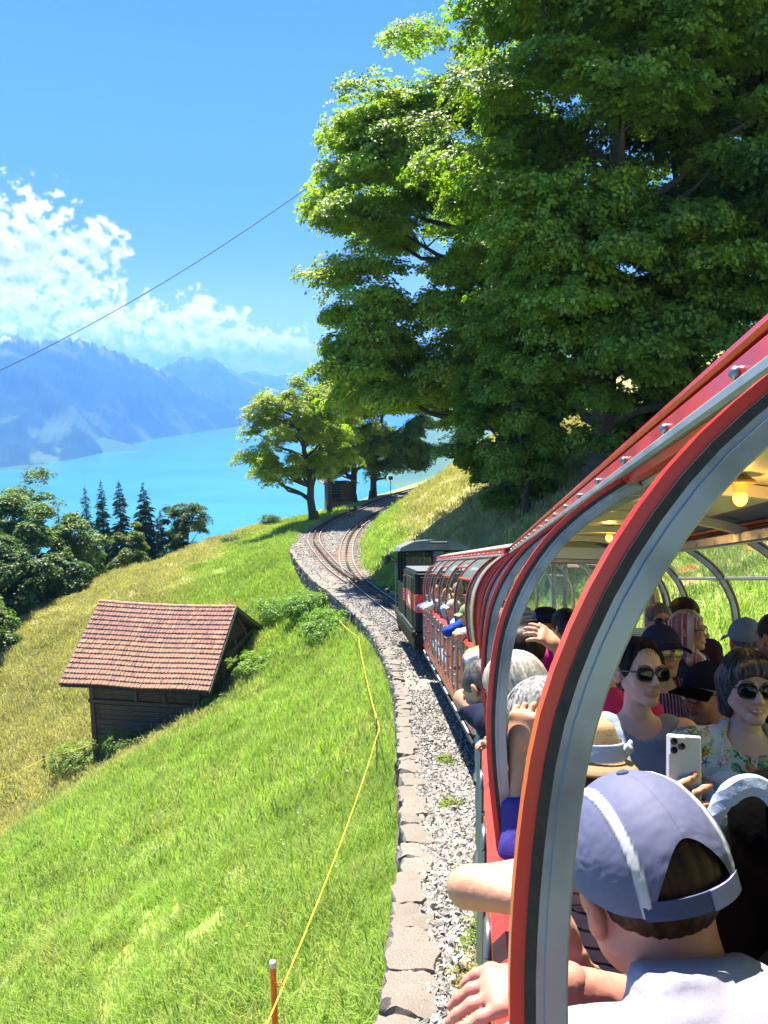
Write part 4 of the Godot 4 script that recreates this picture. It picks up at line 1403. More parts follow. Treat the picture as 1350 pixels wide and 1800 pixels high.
func maple(called: String, label: String, group: String, base: Vector3, h: float, cr: Vector3, cy: float, tr: float, n_bough: int, per: int, spray: float, tint: Color, sd: int, lean := Vector3.ZERO, low := -1.0, limbs := 14) -> void:
	var r := RandomNumberGenerator.new()
	r.seed = sd
	var t := thing(called, label, "tree", Transform3D(Basis(), base), group)
	var ce := Vector3(lean.x, cy, lean.z)
	# trunk, a little crooked
	var tp: Array = []
	var th := cy + cr.y * 0.55
	for i in 9:
		var u := i / 8.0
		tp.append(Vector3(lean.x * u * u + 0.25 * tr * 3.0 * fn.get_noise_2d(u * 3.0, sd * 3.1), -0.6 + (th + 0.6) * u, lean.z * u * u + 0.75 * tr * fn.get_noise_2d(u * 3.0, sd * 5.7)))
	var b := MB.new()
	b.tube(tp, tr, 10, tr * 0.2)
	# root flare
	b.lathe([Vector2(tr * 1.7, -0.7), Vector2(tr * 1.35, -0.1), Vector2(tr * 1.12, 0.35), Vector2(tr * 0.98, 0.9)], Transform3D(), 10)
	part(t, "trunk", b.mesh(), M.bark)
	var xs: Array = []
	var cs: Array = []
	var ends: Array = []
	for k in n_bough:
		var dir := Vector3(r.randf_range(-1, 1), r.randf_range(-0.85, 1), r.randf_range(-1, 1)).normalized()
		var lob := 1.0 + 0.28 * fn.get_noise_3d(dir.x * 1.7 + sd, dir.y * 1.7, dir.z * 1.7)
		var rad := lerpf(0.5, 1.0, pow(r.randf(), 0.55)) * lob
		var c := ce + Vector3(dir.x * cr.x, dir.y * cr.y, dir.z * cr.z) * rad
		if low > 0.0 and c.y < low: c.y = low + r.randf() * 2.6
		var br := (cr.x + cr.y + cr.z) / 3.0 * r.randf_range(0.12, 0.27)
		ends.append(c)
		var shade := r.randf_range(0.82, 1.15)
		for i in per:
			var q := Vector3(r.randfn(), r.randfn() * 0.5, r.randfn()).normalized() * pow(r.randf(), 0.5)
			var p := c + q * br * Vector3(1.2, 0.52 if cr.x > 5.8 else 0.85, 1.2)
			p.y -= (0.12 if cr.x > 5.8 else 0.4) * br * (Vector2(q.x, q.z).length_squared())
			var nrm := (Vector3(q.x, 0.0, q.z) * 0.55 + dir * 0.3 + Vector3.UP * 0.9 + Vector3(r.randf_range(-0.4, 0.4), 0, r.randf_range(-0.4, 0.4))).normalized()
			var ax := nrm.cross(Vector3(r.randf_range(-1, 1), 0.01, r.randf_range(-1, 1))).normalized()
			var s := spray * r.randf_range(0.7, 1.3)
			xs.append(Transform3D(Basis(ax, nrm, ax.cross(nrm)) * Basis.from_scale(Vector3(s, s, s)), p))
			var g := shade * r.randf_range(0.8, 1.2)
			var yl := r.randf_range(0.9, 1.2)
			cs.append(Color(tint.r * g * yl, tint.g * g, tint.b * g))
	# limbs to the boughs
	for k in mini(limbs, ends.size()):
		var e: Vector3 = ends[k * ends.size() / limbs]
		var hu := clampf((e.y - 0.9 - 0.35 * Vector2(e.x - lean.x, e.z - lean.z).length()) / th, 0.16, 0.85)
		var i0 := clampf(hu * 8.0, 0.0, 7.99)
		var st: Vector3 = tp[int(i0)].lerp(tp[int(i0) + 1], i0 - int(i0))
		var mid := st.lerp(e, 0.5) + Vector3(r.randf_range(-0.3, 0.3), -0.06 * st.distance_to(e) + r.randf_range(-0.3, 0.3), r.randf_range(-0.3, 0.3))
		var q1 := st.lerp(mid, 0.5) + Vector3(r.randf_range(-0.2, 0.2), r.randf_range(-0.15, 0.25), r.randf_range(-0.2, 0.2))
		var q2 := mid.lerp(e, 0.5) + Vector3(r.randf_range(-0.3, 0.3), r.randf_range(-0.1, 0.3), r.randf_range(-0.3, 0.3))
		b = MB.new()
		b.tube([st, q1, mid, q2, e], tr * lerpf(0.5, 0.28, hu), 6, 0.025)
		var lb := part(t, "limb", b.mesh(), M.bark)
		b = MB.new()
		for j in 4:
			var f := mid.lerp(e, r.randf_range(0.2, 0.9))
			var g2 := f + Vector3(r.randf_range(-1, 1), r.randf_range(-0.2, 0.9), r.randf_range(-1, 1)) * cr.x * 0.22
			b.tube([f, f.lerp(g2, 0.5) + Vector3(0, 0.12, 0), g2], tr * 0.09, 5, 0.012)
		part(lb, "twig", b.mesh(), M.bark)
	# three crowns of leaf sprays keep each copy list short
	for v in 3:
		var xa: Array = []
		var ca: Array = []
		for i in range(v, xs.size(), 3):
			xa.append(xs[i]); ca.append(cs[i])
		tag(multi(t, "crown", sprays[v], M.leaf, xa, ca), "", "", "", "stuff")

func fir(label: String, base: Vector3, h: float, rad: float, tint: Color, sd: int, sparse := 0.0) -> void:
	var r := RandomNumberGenerator.new()
	r.seed = sd
	var t := thing("spruce_tree", label, "tree", Transform3D(Basis(), base), "spruces beyond the meadow crest")
	var b := MB.new()
	b.tube([Vector3(0, -0.5, 0), Vector3(0.1, h * 0.5, 0), Vector3(0, h, 0)], h * 0.011 + 0.05, 8, 0.02)
	part(t, "trunk", b.mesh(), M.bark)
	var xs: Array = []
	var cs: Array = []
	var y := h * 0.2
	while y < h - 0.2:
		var u := y / h
		var rr := rad * pow(1.0 - u, 0.8) * r.randf_range(0.75, 1.15) + 0.12
		for k in 13:
			if r.randf() < sparse + 0.1: continue
			var an := r.randf() * TAU
			var s := rr * r.randf_range(0.7, 1.15)
			var bs := Basis(Vector3.UP, an) * Basis(Vector3.BACK, r.randf_range(-0.3, 0.12)) * Basis.from_scale(Vector3(s, s * 1.1, s * 1.2))
			xs.append(Transform3D(bs, Vector3(0, y + r.randf_range(-0.2, 0.2), 0)))
			var g := r.randf_range(0.75, 1.25)
			cs.append(Color(tint.r * g, tint.g * g, tint.b * g))
		y += 0.42
	tag(multi(t, "crown", fir_spray, M.needle, xs, cs), "", "", "", "stuff")

func shrub(label: String, x: float, d: float, s: Vector3, tint: Color, sd: int, n := 220, spray := 0.45, dy := 0.0) -> void:
	var r := RandomNumberGenerator.new()
	r.seed = sd
	var t := thing("shrub", label, "shrub", Transform3D(Basis(), Vector3(x, land_y(x, d) + dy, -d)))
	var xs: Array = []
	var cs: Array = []
	var b := MB.new()
	for i in 7:
		var e := Vector3(r.randf_range(-0.8, 0.8) * s.x, s.y * r.randf_range(0.5, 0.95), r.randf_range(-0.8, 0.8) * s.z)
		b.tube([Vector3(e.x * 0.15, -0.2, e.z * 0.15), Vector3(e.x * 0.5, e.y * 0.55, e.z * 0.5), e], 0.03, 5, 0.01)
	part(t, "stem", b.mesh(), M.bark)
	for i in n:
		var q := Vector3(r.randfn(), r.randfn(), r.randfn()).normalized() * pow(r.randf(), 0.4)
		var k := 1.0 + 0.4 * fn.get_noise_3d(q.x * 2.0 + sd, q.y * 2, q.z * 2)
		var p := Vector3(q.x * s.x * k, maxf(0.02, s.y * (0.5 + 0.5 * q.y * k)), q.z * s.z * k)
		var nrm := (q * 0.8 + Vector3.UP * 0.8 + Vector3(r.randf_range(-0.4, 0.4), 0, r.randf_range(-0.4, 0.4))).normalized()
		var ax := nrm.cross(Vector3(r.randf_range(-1, 1), 0.01, r.randf_range(-1, 1))).normalized()
		var sc := spray * r.randf_range(0.6, 1.3)
		xs.append(Transform3D(Basis(ax, nrm, ax.cross(nrm)) * Basis.from_scale(Vector3(sc, sc, sc)), p))
		var g := r.randf_range(0.75, 1.25)
		cs.append(Color(tint.r * g, tint.g * g, tint.b * g))
	tag(multi(t, "foliage", sprays[sd % 3], M.leaf, xs, cs), "", "", "", "stuff")

func build_trees() -> void:
	for i in 3:
		sprays.append(leaf_spray(11 + i, 24, 0.19))
	fir_spray = make_fir_spray()
	var green := Color(0.30, 0.41, 0.055)
	var dark := Color(0.11, 0.19, 0.038)
	var bright := Color(0.33, 0.42, 0.055)
	var g1 := "big maples on the bank"
	# big trees on the bank
	maple("maple_tree", "tall broad maple on the bank, its crown hanging over the tracks", g1, Vector3(7.2, land_y(7.2, 43), -43), 25.0, Vector3(6.4, 10.7, 6.0), 11.5, 0.55, 165, 105, 0.8, green, 301, Vector3(-4.5, 0, 0), 2.6, 30)
	maple("maple_tree", "huge dark maple towering over the coach roof on the bank", g1, Vector3(9.2, land_y(9.2, 33), -33), 26.0, Vector3(6.8, 11.6, 5.6), 13.2, 0.65, 190, 125, 0.75, Color(0.22, 0.325, 0.045), 302, Vector3(0.6, 0, 0), 1.2, 26)
	maple("maple_tree", "dense maple behind the others, at the edge of the wood", g1, Vector3(15.5, land_y(15.5, 40), -40), 27.0, Vector3(7.5, 12.5, 6.0), 15.5, 0.6, 100, 95, 1.0, dark, 303, Vector3(0, 0, 0), 2.0, 20)
	maple("maple_tree", "young maple with bright hanging leaves at the foot of the dark trees", g1, Vector3(6.6, land_y(6.6, 35.5), -35.5), 9.0, Vector3(2.7, 4.2, 2.4), 4.4, 0.2, 60, 70, 0.7, Color(0.2, 0.31, 0.04), 304, Vector3(-0.8, 0, 0), 0.5, 10)
	maple("maple_tree", "shaded maple higher up the bank above the bare earth", g1, Vector3(19.0, land_y(19.0, 30), -30), 22.0, Vector3(6.0, 9.5, 5.0), 10.0, 0.5, 70, 90, 0.95, dark, 305, Vector3(0, 0, 0), 1.0, 14)
	# maples at the loop
	var g2 := "maples by the passing loop"
	maple("maple_tree", "spreading maple with a long low bough at the meadow edge", g2, Vector3(-6.3, land_y(-6.6, 68) + 0.1, -68), 13.0, Vector3(4.6, 5.4, 3.8), 7.4, 0.42, 70, 50, 0.75, bright, 311, Vector3(-1.6, 0, 0), 2.0, 22)
	maple("maple_tree", "slender pale-trunked maple beside the shelter", g2, Vector3(-5.3, land_y(-5.3, 74), -74), 13.0, Vector3(3.2, 5.2, 3.0), 8.6, 0.24, 44, 50, 0.75, bright, 312, Vector3(0.3, 0, 0), 2.6, 12)
	maple("maple_tree", "maple with a dark double trunk just beyond the shelter", g2, Vector3(-3.4, land_y(-3.4, 84), -84), 14.0, Vector3(4.2, 6.0, 3.4), 9.0, 0.42, 56, 50, 0.8, Color(0.2, 0.29, 0.035), 313, Vector3(0.2, 0, 0), 3.0, 16)
	maple("maple_tree", "dark maple standing where the tracks leave the loop", g2, Vector3(-1.3, land_y(-1.3, 88), -88), 14.0, Vector3(5.6, 6.6, 4.0), 8.8, 0.42, 84, 55, 0.85, Color(0.13, 0.21, 0.03), 314, Vector3(1.9, 0, 0), 2.4, 20)
	# wood beyond the crest of the meadow
	var g3 := "leafy trees beyond the meadow crest"
	var spec: Array = [[-36.0, 62.0, -7.0, 4.6], [-41.5, 70.0, -6.3, 5.0], [-33.0, 67.0, -9.6, 4.0], [-29.8, 58.0, -11.2, 3.3], [-38.0, 78.0, -7.2, 4.6], [-30.5, 73.0, -11.0, 3.4], [-44.5, 60.0, -4.5, 5.0], [-29.0, 49.0, -12.3, 3.6], [-35.0, 52.0, -9.0, 4.4], [-28.2, 64.0, -14.0, 2.9]]
	var names: Array = ["rounded dark tree with a lit top in the wood left of the barn", "highest leafy tree, half out of view in the wood", "leafy tree in the middle of the dark wood", "low leafy tree leaning over the hay", "leafy tree at the back of the wood, against the lake", "small leafy tree beside the first spruce", "big tree at the very side of the wood", "leafy tree standing lowest, beside the barn's eaves", "broad dark tree low in the wood", "bushy tree at the tip of the wood towards the spruces"]
	for i in spec.size():
		var q: Array = spec[i]
		var y := land_y(q[0], q[1])
		var h: float = q[2] - y
		maple("leafy_tree", names[i], g3, Vector3(q[0], y, -q[1]), h, Vector3(q[3], h * 0.42, q[3]), h * 0.58, 0.3, 40, 46, 1.0, dark if i % 3 else Color(0.065, 0.13, 0.03), 330 + i, Vector3.ZERO, 1.5, 8)
	var fsp: Array = [[-38.5, 93.0, -11.6, 1.9, 0.15], [-35.4, 90.0, -10.6, 2.0, 0.1], [-32.6, 88.0, -10.4, 2.1, 0.05], [-30.4, 90.0, -11.0, 2.5, 0.05], [-28.3, 89.0, -14.2, 2.3, 0.1], [-24.9, 87.0, -16.4, 1.8, 0.2], [-39.8, 88.0, -13.2, 1.5, 0.4]]
	var fn2: Array = ["thin ragged spruce next to the leafy wood", "tall narrow spruce, the first of the close pair", "tall narrow dark spruce, second of the close pair", "broad pointed spruce with full branches", "short wide spruce behind the pale birch", "small spruce between the birches", "nearly bare thin spruce with a pale stem"]
	for i in fsp.size():
		var q: Array = fsp[i]
		var y := land_y(q[0], q[1])
		fir(fn2[i], Vector3(q[0] + 2.0, y, -q[1]), (q[2] - y) * 1.0, q[3] * 1.8, Color(0.04, 0.08, 0.034), 360 + i, q[4])
	maple("birch_tree", "airy pale birch standing alone against the lake", g3, Vector3(-22.6, land_y(-22.6, 86), -86), 18.0, Vector3(2.2, 6.0, 2.2), -11.2 - land_y(-22.6, 86) - 6.2, 0.16, 34, 26, 0.75, Color(0.07, 0.13, 0.04), 381, Vector3(0.5, 0, 0), 2.0, 14)
	maple("birch_tree", "yellow-green birch in front of the spruces", g3, Vector3(-28.0, land_y(-28.0, 82), -82), 16.0, Vector3(2.0, 4.5, 2.0), -14.0 - land_y(-28.0, 82) - 4.7, 0.16, 30, 34, 0.75, Color(0.13, 0.19, 0.03), 382, Vector3(0.2, 0, 0), 2.0, 10)
	maple("birch_tree", "slender birch leaning beside the small spruce", g3, Vector3(-24.0, land_y(-24.0, 88), -88), 17.0, Vector3(1.5, 5.0, 1.5), -12.6 - land_y(-24.0, 88) - 5.2, 0.14, 22, 26, 0.7, Color(0.06, 0.12, 0.04), 383, Vector3(-0.3, 0, 0), 2.0, 10)
	# shrubs
	var lush := Color(0.14, 0.27, 0.03)
	shrub("round bush at the foot of the retaining wall by the loop", -3.6, 36.0, Vector3(1.6, 1.3, 1.5), lush, 401, 420, 0.4)
	shrub("bright bush where the stone wall bends", -5.2, 38.5, Vector3(1.7, 1.1, 1.5), lush, 402, 380, 0.4)
	shrub("leafy bush under the wall, first from the engine", -2.3, 30.5, Vector3(1.3, 1.1, 1.6), lush, 403, 380, 0.36)
	shrub("low tangle of weeds between the barn and the wall", -5.0, 32.0, Vector3(1.8, 0.8, 1.5), Color(0.17, 0.29, 0.035), 404, 360, 0.36)
	shrub("leafy nettles in front of the barn's log wall", -10.6, 30.3, Vector3(1.7, 0.9, 0.8), Color(0.15, 0.24, 0.04), 405, 330, 0.3)
	shrub("weeds at the barn's uphill corner", -7.0, 30.6, Vector3(0.8, 0.6, 0.7), Color(0.15, 0.25, 0.04), 406, 160, 0.28)
	shrub("tall weeds at the barn's valley corner", -13.9, 32.4, Vector3(1.3, 1.0, 1.4), Color(0.2, 0.28, 0.06), 407, 260, 0.3)
	shrub("bush on the meadow crest against the lake", -11.2, 74.0, Vector3(1.2, 1.0, 1.0), Color(0.08, 0.15, 0.03), 408, 140, 0.4)
	shrub("small bush on the meadow crest beside the spreading maple", -13.8, 68.0, Vector3(0.9, 0.8, 0.8), Color(0.09, 0.16, 0.03), 409, 100, 0.4)
	shrub("dark bush under the big maples on the bank", 6.6, 38.0, Vector3(1.3, 1.6, 1.2), Color(0.06, 0.12, 0.02), 410, 260, 0.4)
	for q in [[0.62, 4.55, 0.16, 421, "leafy weed growing in the ballast, biggest of three"], [0.56, 4.05, 0.13, 422, "yellowish weed sprawling over the coping stones"], [0.52, 7.5, 0.10, 423, "small weed in the ballast farther along the stones"], [0.62, 9.3, 0.10, 424, "tiny green weed beside the coach steps"]]:
		shrub(q[4], ip(T_LEFT, q[1]) + q[0], q[1], Vector3(q[2] * 1.3, q[2] * 0.9, q[2] * 1.7), Color(0.2, 0.27, 0.05) if q[3] != 422 else Color(0.3, 0.27, 0.07), q[3], 90, 0.075)

func tuft_mesh(sd: int, n: int, h: float, spread: float, w: float) -> ArrayMesh:
	var r := RandomNumberGenerator.new()
	r.seed = sd
	var b := MB.new()
	for i in n:
		var a := r.randf() * TAU
		var p := Vector3(r.randf_range(-1, 1) * spread, -0.03, r.randf_range(-1, 1) * spread)
		var out := Vector3(cos(a), 0, sin(a))
		var hh := h * r.randf_range(0.55, 1.2)
		var ln := hh * r.randf_range(0.15, 0.75)
		var sd2 := Vector3(-sin(a), 0, cos(a)) * w * r.randf_range(0.7, 1.3)
		var g := r.randf_range(0.78, 1.25)
		b.col = Color(g * r.randf_range(0.9, 1.15), g, g * 0.9)
		var o := b.p(p - sd2)
		b.p(p + sd2)
		var m := p + Vector3.UP * hh * 0.6 + out * ln * 0.35
		b.p(m + sd2 * 0.8); b.p(m - sd2 * 0.8)
		b.p(p + Vector3.UP * hh * 0.92 + out * ln)
		b.q4(o, o + 1, o + 2, o + 3); b.tri(o + 3, o + 2, o + 4)
	return b.mesh(true)

func build_grass() -> void:
	var r := RandomNumberGenerator.new()
	r.seed = 808
	var fine := [tuft_mesh(1, 20, 0.125, 0.11, 0.0038), tuft_mesh(2, 16, 0.185, 0.08, 0.0042), tuft_mesh(3, 22, 0.095, 0.12, 0.0042)]
	var coarse := [tuft_mesh(4, 26, 0.16, 0.26, 0.007), tuft_mesh(5, 26, 0.22, 0.24, 0.0075), tuft_mesh(6, 28, 0.12, 0.28, 0.008)]
	var far := [tuft_mesh(7, 40, 0.20, 0.5, 0.012), tuft_mesh(8, 36, 0.27, 0.48, 0.013), tuft_mesh(9, 42, 0.15, 0.5, 0.014)]
	# left meadow: [d0, d1, s0, s1, tufts, which]
	var zones: Array = [[1.5, 12.0, 0.0, 9.0, 24000, fine, true], [11.0, 30.0, 0.0, 17.0, 20000, coarse, true], [28.0, 52.0, 0.0, 22.0, 14000, far, true], [50.0, 80.0, 0.0, 22.0, 8000, far, true],
		[2.0, 26.0, 0.0, 10.0, 9000, coarse, false], [24.0, 90.0, 0.0, 16.0, 9000, far, false], [4.0, 32.0, 0.02, 0.5, 1800, fine, true]]
	var zi := 0
	var labels: Array = ["long bright grass of the near meadow", "green grass of the slope before the barn", "dry straw-coloured hay grass above the barn", "olive hay grass on the meadow crest", "sunny grass of the bank beside the coach", "yellow-green grass of the bank under the maples", "grass fringe along the foot of the stone edge"]
	for z in zones:
		var lists: Array = [[], [], []]
		var cols: Array = [[], [], []]
		for i in int(z[4]):
			var d: float = lerpf(z[0], z[1], r.randf())
			var s: float = lerpf(z[2], z[3], pow(r.randf(), 1.15))
			var x: float = ip(T_LEFT, d) - s if z[6] else ip(T_RIGHT, d) + s
			# keep to what lies in view, with a margin
			if absf(x) > 0.62 * d + 2.5: continue
			if z[6] and d > 28.0 and d < 40.0 and x > -13.0 and x < -7.6 and d > 31.8 and d < 37.4: continue
			var c := meadow_color(x, d, s, z[6])
			if z[6] == false and d < 22 and fn.get_noise_2d(x * 0.35 + 11, d * 0.35 + 5) > 0.34 and r.randf() < 0.85: continue
			var bare := fn.get_noise_2d(x * 0.9 + 7, d * 0.9 + 30)
			if z[6] and d < 24 and s > 2.0 and terrace(s, d, x) < -0.8 and fn.get_noise_2d(x * 0.35, d * 0.35 + 90) > 0.1 and r.randf() < 0.75: continue
			if z[6] and d < 14 and bare > 0.36 and r.randf() < 0.8: continue
			var y: float = left_y(s, d) if z[6] else right_y(s, d)
			var g := r.randf_range(0.8, 1.25)
			if r.randf() < 0.05 + 0.22 * smoothstep(0.05, 0.4, fn.get_noise_2d(x * 0.5 + 60, d * 0.5)): c = c.lerp(Color(0.55, 0.47, 0.22), r.randf_range(0.4, 0.9))
			var sc := r.randf_range(0.7, 1.35) * (1.0 + 0.5 * fn.get_noise_2d(x * 0.6, d * 0.6))
			var k := r.randi() % 3
			lists[k].append(Transform3D(Basis(Vector3.UP, r.randf() * TAU).rotated(Vector3.BACK, r.randf_range(-0.1, 0.25)) * Basis.from_scale(Vector3(sc, sc * r.randf_range(0.8, 1.2), sc)), Vector3(x, y, -d)))
			cols[k].append(Color(c.r * g, c.g * g, c.b * g))
		for k in 3:
			if lists[k].size() == 0: continue
			tag(multi(self, "grass", z[5][k], M.blade, lists[k], cols[k]), labels[zi] + ["", ", taller blades", ", short blades"][k], "", "", "stuff")
		zi += 1

func build_flowers() -> void:
	var r := RandomNumberGenerator.new()
	r.seed = 515
	var b := MB.new()
	for k in 6:
		var a := TAU * k / 6.0
		b.face3(Vector3(0, 0, 0), Vector3(cos(a - 0.4), 0.25, sin(a - 0.4)) * 0.011, Vector3(cos(a + 0.4), 0.25, sin(a + 0.4)) * 0.011)
	b.tube([Vector3(0, -0.16, 0), Vector3(0, 0, 0)], 0.0014, 4)
	var xs: Array = []
	var cs: Array = []
	for i in 520:
		var d := r.randf_range(2.5, 26.0)
		var s := r.randf_range(0.3, 11.0)
		var x := ip(T_LEFT, d) - s
		if fn.get_noise_2d(x * 0.3 + 12, d * 0.3) < 0.05: continue
		var k := r.randf_range(0.8, 1.5)
		xs.append(Transform3D(Basis(Vector3.UP, r.randf() * TAU).rotated(Vector3.RIGHT, r.randf_range(-0.3, 0.3)) * Basis.from_scale(Vector3(k, k, k)), Vector3(x, left_y(s, d) + 0.15 * k, -d)))
		cs.append([Color(0.6, 0.45, 0.03), Color(0.55, 0.55, 0.5), Color(0.4, 0.28, 0.12)][r.randi() % 3])
	tag(multi(self, "wildflowers", b.mesh(true), M.blade, xs, cs), "small yellow and white flowers and seed heads in the near meadow", "", "", "stuff")

# ---------------------------------------------------------------- fences, cable
func build_fences() -> void:
	# orange stake with the yellow cord along the foot of the stone edge
	var tops: Array = []
	var sp: Array = [[3.95, 0.62, 0.95, 0.018], [10.6, 0.30, 0.9, 0.008], [24.5, 0.5, 0.8, 0.012], [33.0, 0.4, 0.8, 0.012]]
	var nm: Array = ["orange plastic fence stake with a pale tip in the near grass", "thin rusty iron rod carrying the yellow cord", "thin dark fence rod beside the bend of the wall", "thin fence rod by the bushes at the wall's bend"]
	for i in sp.size():
		var q: Array = sp[i]
		var x: float = ip(T_LEFT, q[0]) - q[1]
		var y := left_y(q[1], q[0])
		var t := thing("fence_stake" if i == 0 else "fence_rod", nm[i], "fence post", at(x, y, -q[0]))
		var b := MB.new()
		b.tube([Vector3(0.0, -0.25, 0), Vector3(-0.012 if i == 0 else 0.0, q[2], 0.0)], q[3], 10)
		part(t, "post", b.mesh(), M.orange_plastic if i == 0 else M.rust)
		b = MB.new()
		b.tube([Vector3(-0.012 if i == 0 else 0.0, q[2] - 0.002, 0), Vector3(-0.012 if i == 0 else 0.0, q[2] + 0.028, 0)], q[3] * 1.12, 10)
		part(t, "cap", b.mesh(), M.white_panel if i == 0 else M.rust)
		b = MB.new()
		b.tube([Vector3(q[3], q[2] - 0.13, 0), Vector3(q[3] + 0.03, q[2] - 0.12, 0), Vector3(q[3] + 0.02, q[2] - 0.09, 0)], 0.004, 5)
		part(t, "insulator", b.mesh(), M.orange_plastic)
		tops.append(Vector3(x + q[3] + 0.03, y + q[2] - 0.12, -q[0]))
	var a0 := Vector3(ip(T_LEFT, 2.6) - 0.72, left_y(0.72, 2.6) + 0.75, -2.6)
	tops.insert(0, a0)
	var b := MB.new()
	for i in tops.size() - 1:
		var pts: Array = []
		for k in 13:
			var u := k / 12.0
			pts.append(tops[i].lerp(tops[i + 1], u) - Vector3.UP * 0.18 * 4.0 * u * (1.0 - u) * (0.3 + 0.05 * tops[i].distance_to(tops[i + 1])))
		b.tube(pts, 0.005 if i < 2 else 0.008, 5)
	tag(part(self, "rope", b.mesh(), M.yellow_cord), "yellow electric fence cord strung beside the stone edge", "cord")
	# wooden posts below the barn with their own cord
	var pp: Array = []
	var nm2: Array = ["grey wooden fence post in the hay, next to the barn corner", "taller grey wooden fence post, second from the barn", "grey wooden fence post at the side of the view", ]
	var k2 := 0
	for q in [[-15.6, 33.0, 0.75], [-17.6, 32.2, 1.2], [-19.4, 31.0, 1.0]]:
		var y := land_y(q[0], q[1])
		var t := thing("fence_post", nm2[k2], "fence post", at(q[0], y, -q[1]))
		part(t, "post", bxm(Vector3(0.1, q[2] + 0.3, 0.1), 0.015), M.grey_wood, at(0, q[2] * 0.5 - 0.15, 0))
		var ib := MB.new()
		ib.tube([Vector3(0, q[2] * 0.8, 0.05), Vector3(0, q[2] * 0.8, 0.11)], 0.025, 6)
		part(t, "insulator", ib.mesh(), M.yellow_cord)
		pp.append(Vector3(q[0], y + q[2] * 0.8, -q[1] + 0.11))
		k2 += 1
	pp.insert(0, Vector3(-12.6, land_y(-12.6, 31.5) + 1.3, -31.5))
	b = MB.new()
	for i in pp.size() - 1:
		b.tube([pp[i], pp[i].lerp(pp[i + 1], 0.5) - Vector3(0, 0.06, 0), pp[i + 1]], 0.012, 5)
	tag(part(self, "rope", b.mesh(), M.yellow_cord), "yellow fence cord running from the barn to the grey posts", "cord")
	# thin cable across the sky
	var c0 := Vector3(-32.0, 0.2, -60)
	var c1 := Vector3(-1.6, 17.4, -60)
	var pts: Array = []
	for k in 25:
		var u := k / 24.0
		pts.append(c0.lerp(c1, u) - Vector3.UP * 1.1 * 4.0 * u * (1.0 - u))
	b = MB.new()
	b.tube(pts, 0.03, 6)
	tag(part(self, "overhead_cable", b.mesh(), M.cable_grey), "thin dark overhead cable rising across the sky into the maple", "cable")
	# a stray stone in the grass
	var st := part(self, "rock", rock_mesh(900, 0.8, 0.4, 1), M.wall_stone_pale, Transform3D(Basis.from_scale(Vector3(0.16, 0.15, 0.12)), Vector3(ip(T_LEFT, 11.3) - 0.78, left_y(0.78, 11.3) + 0.12, -11.3)))
	tag(st, "pale stone lying in the grass near the iron rod", "rock")
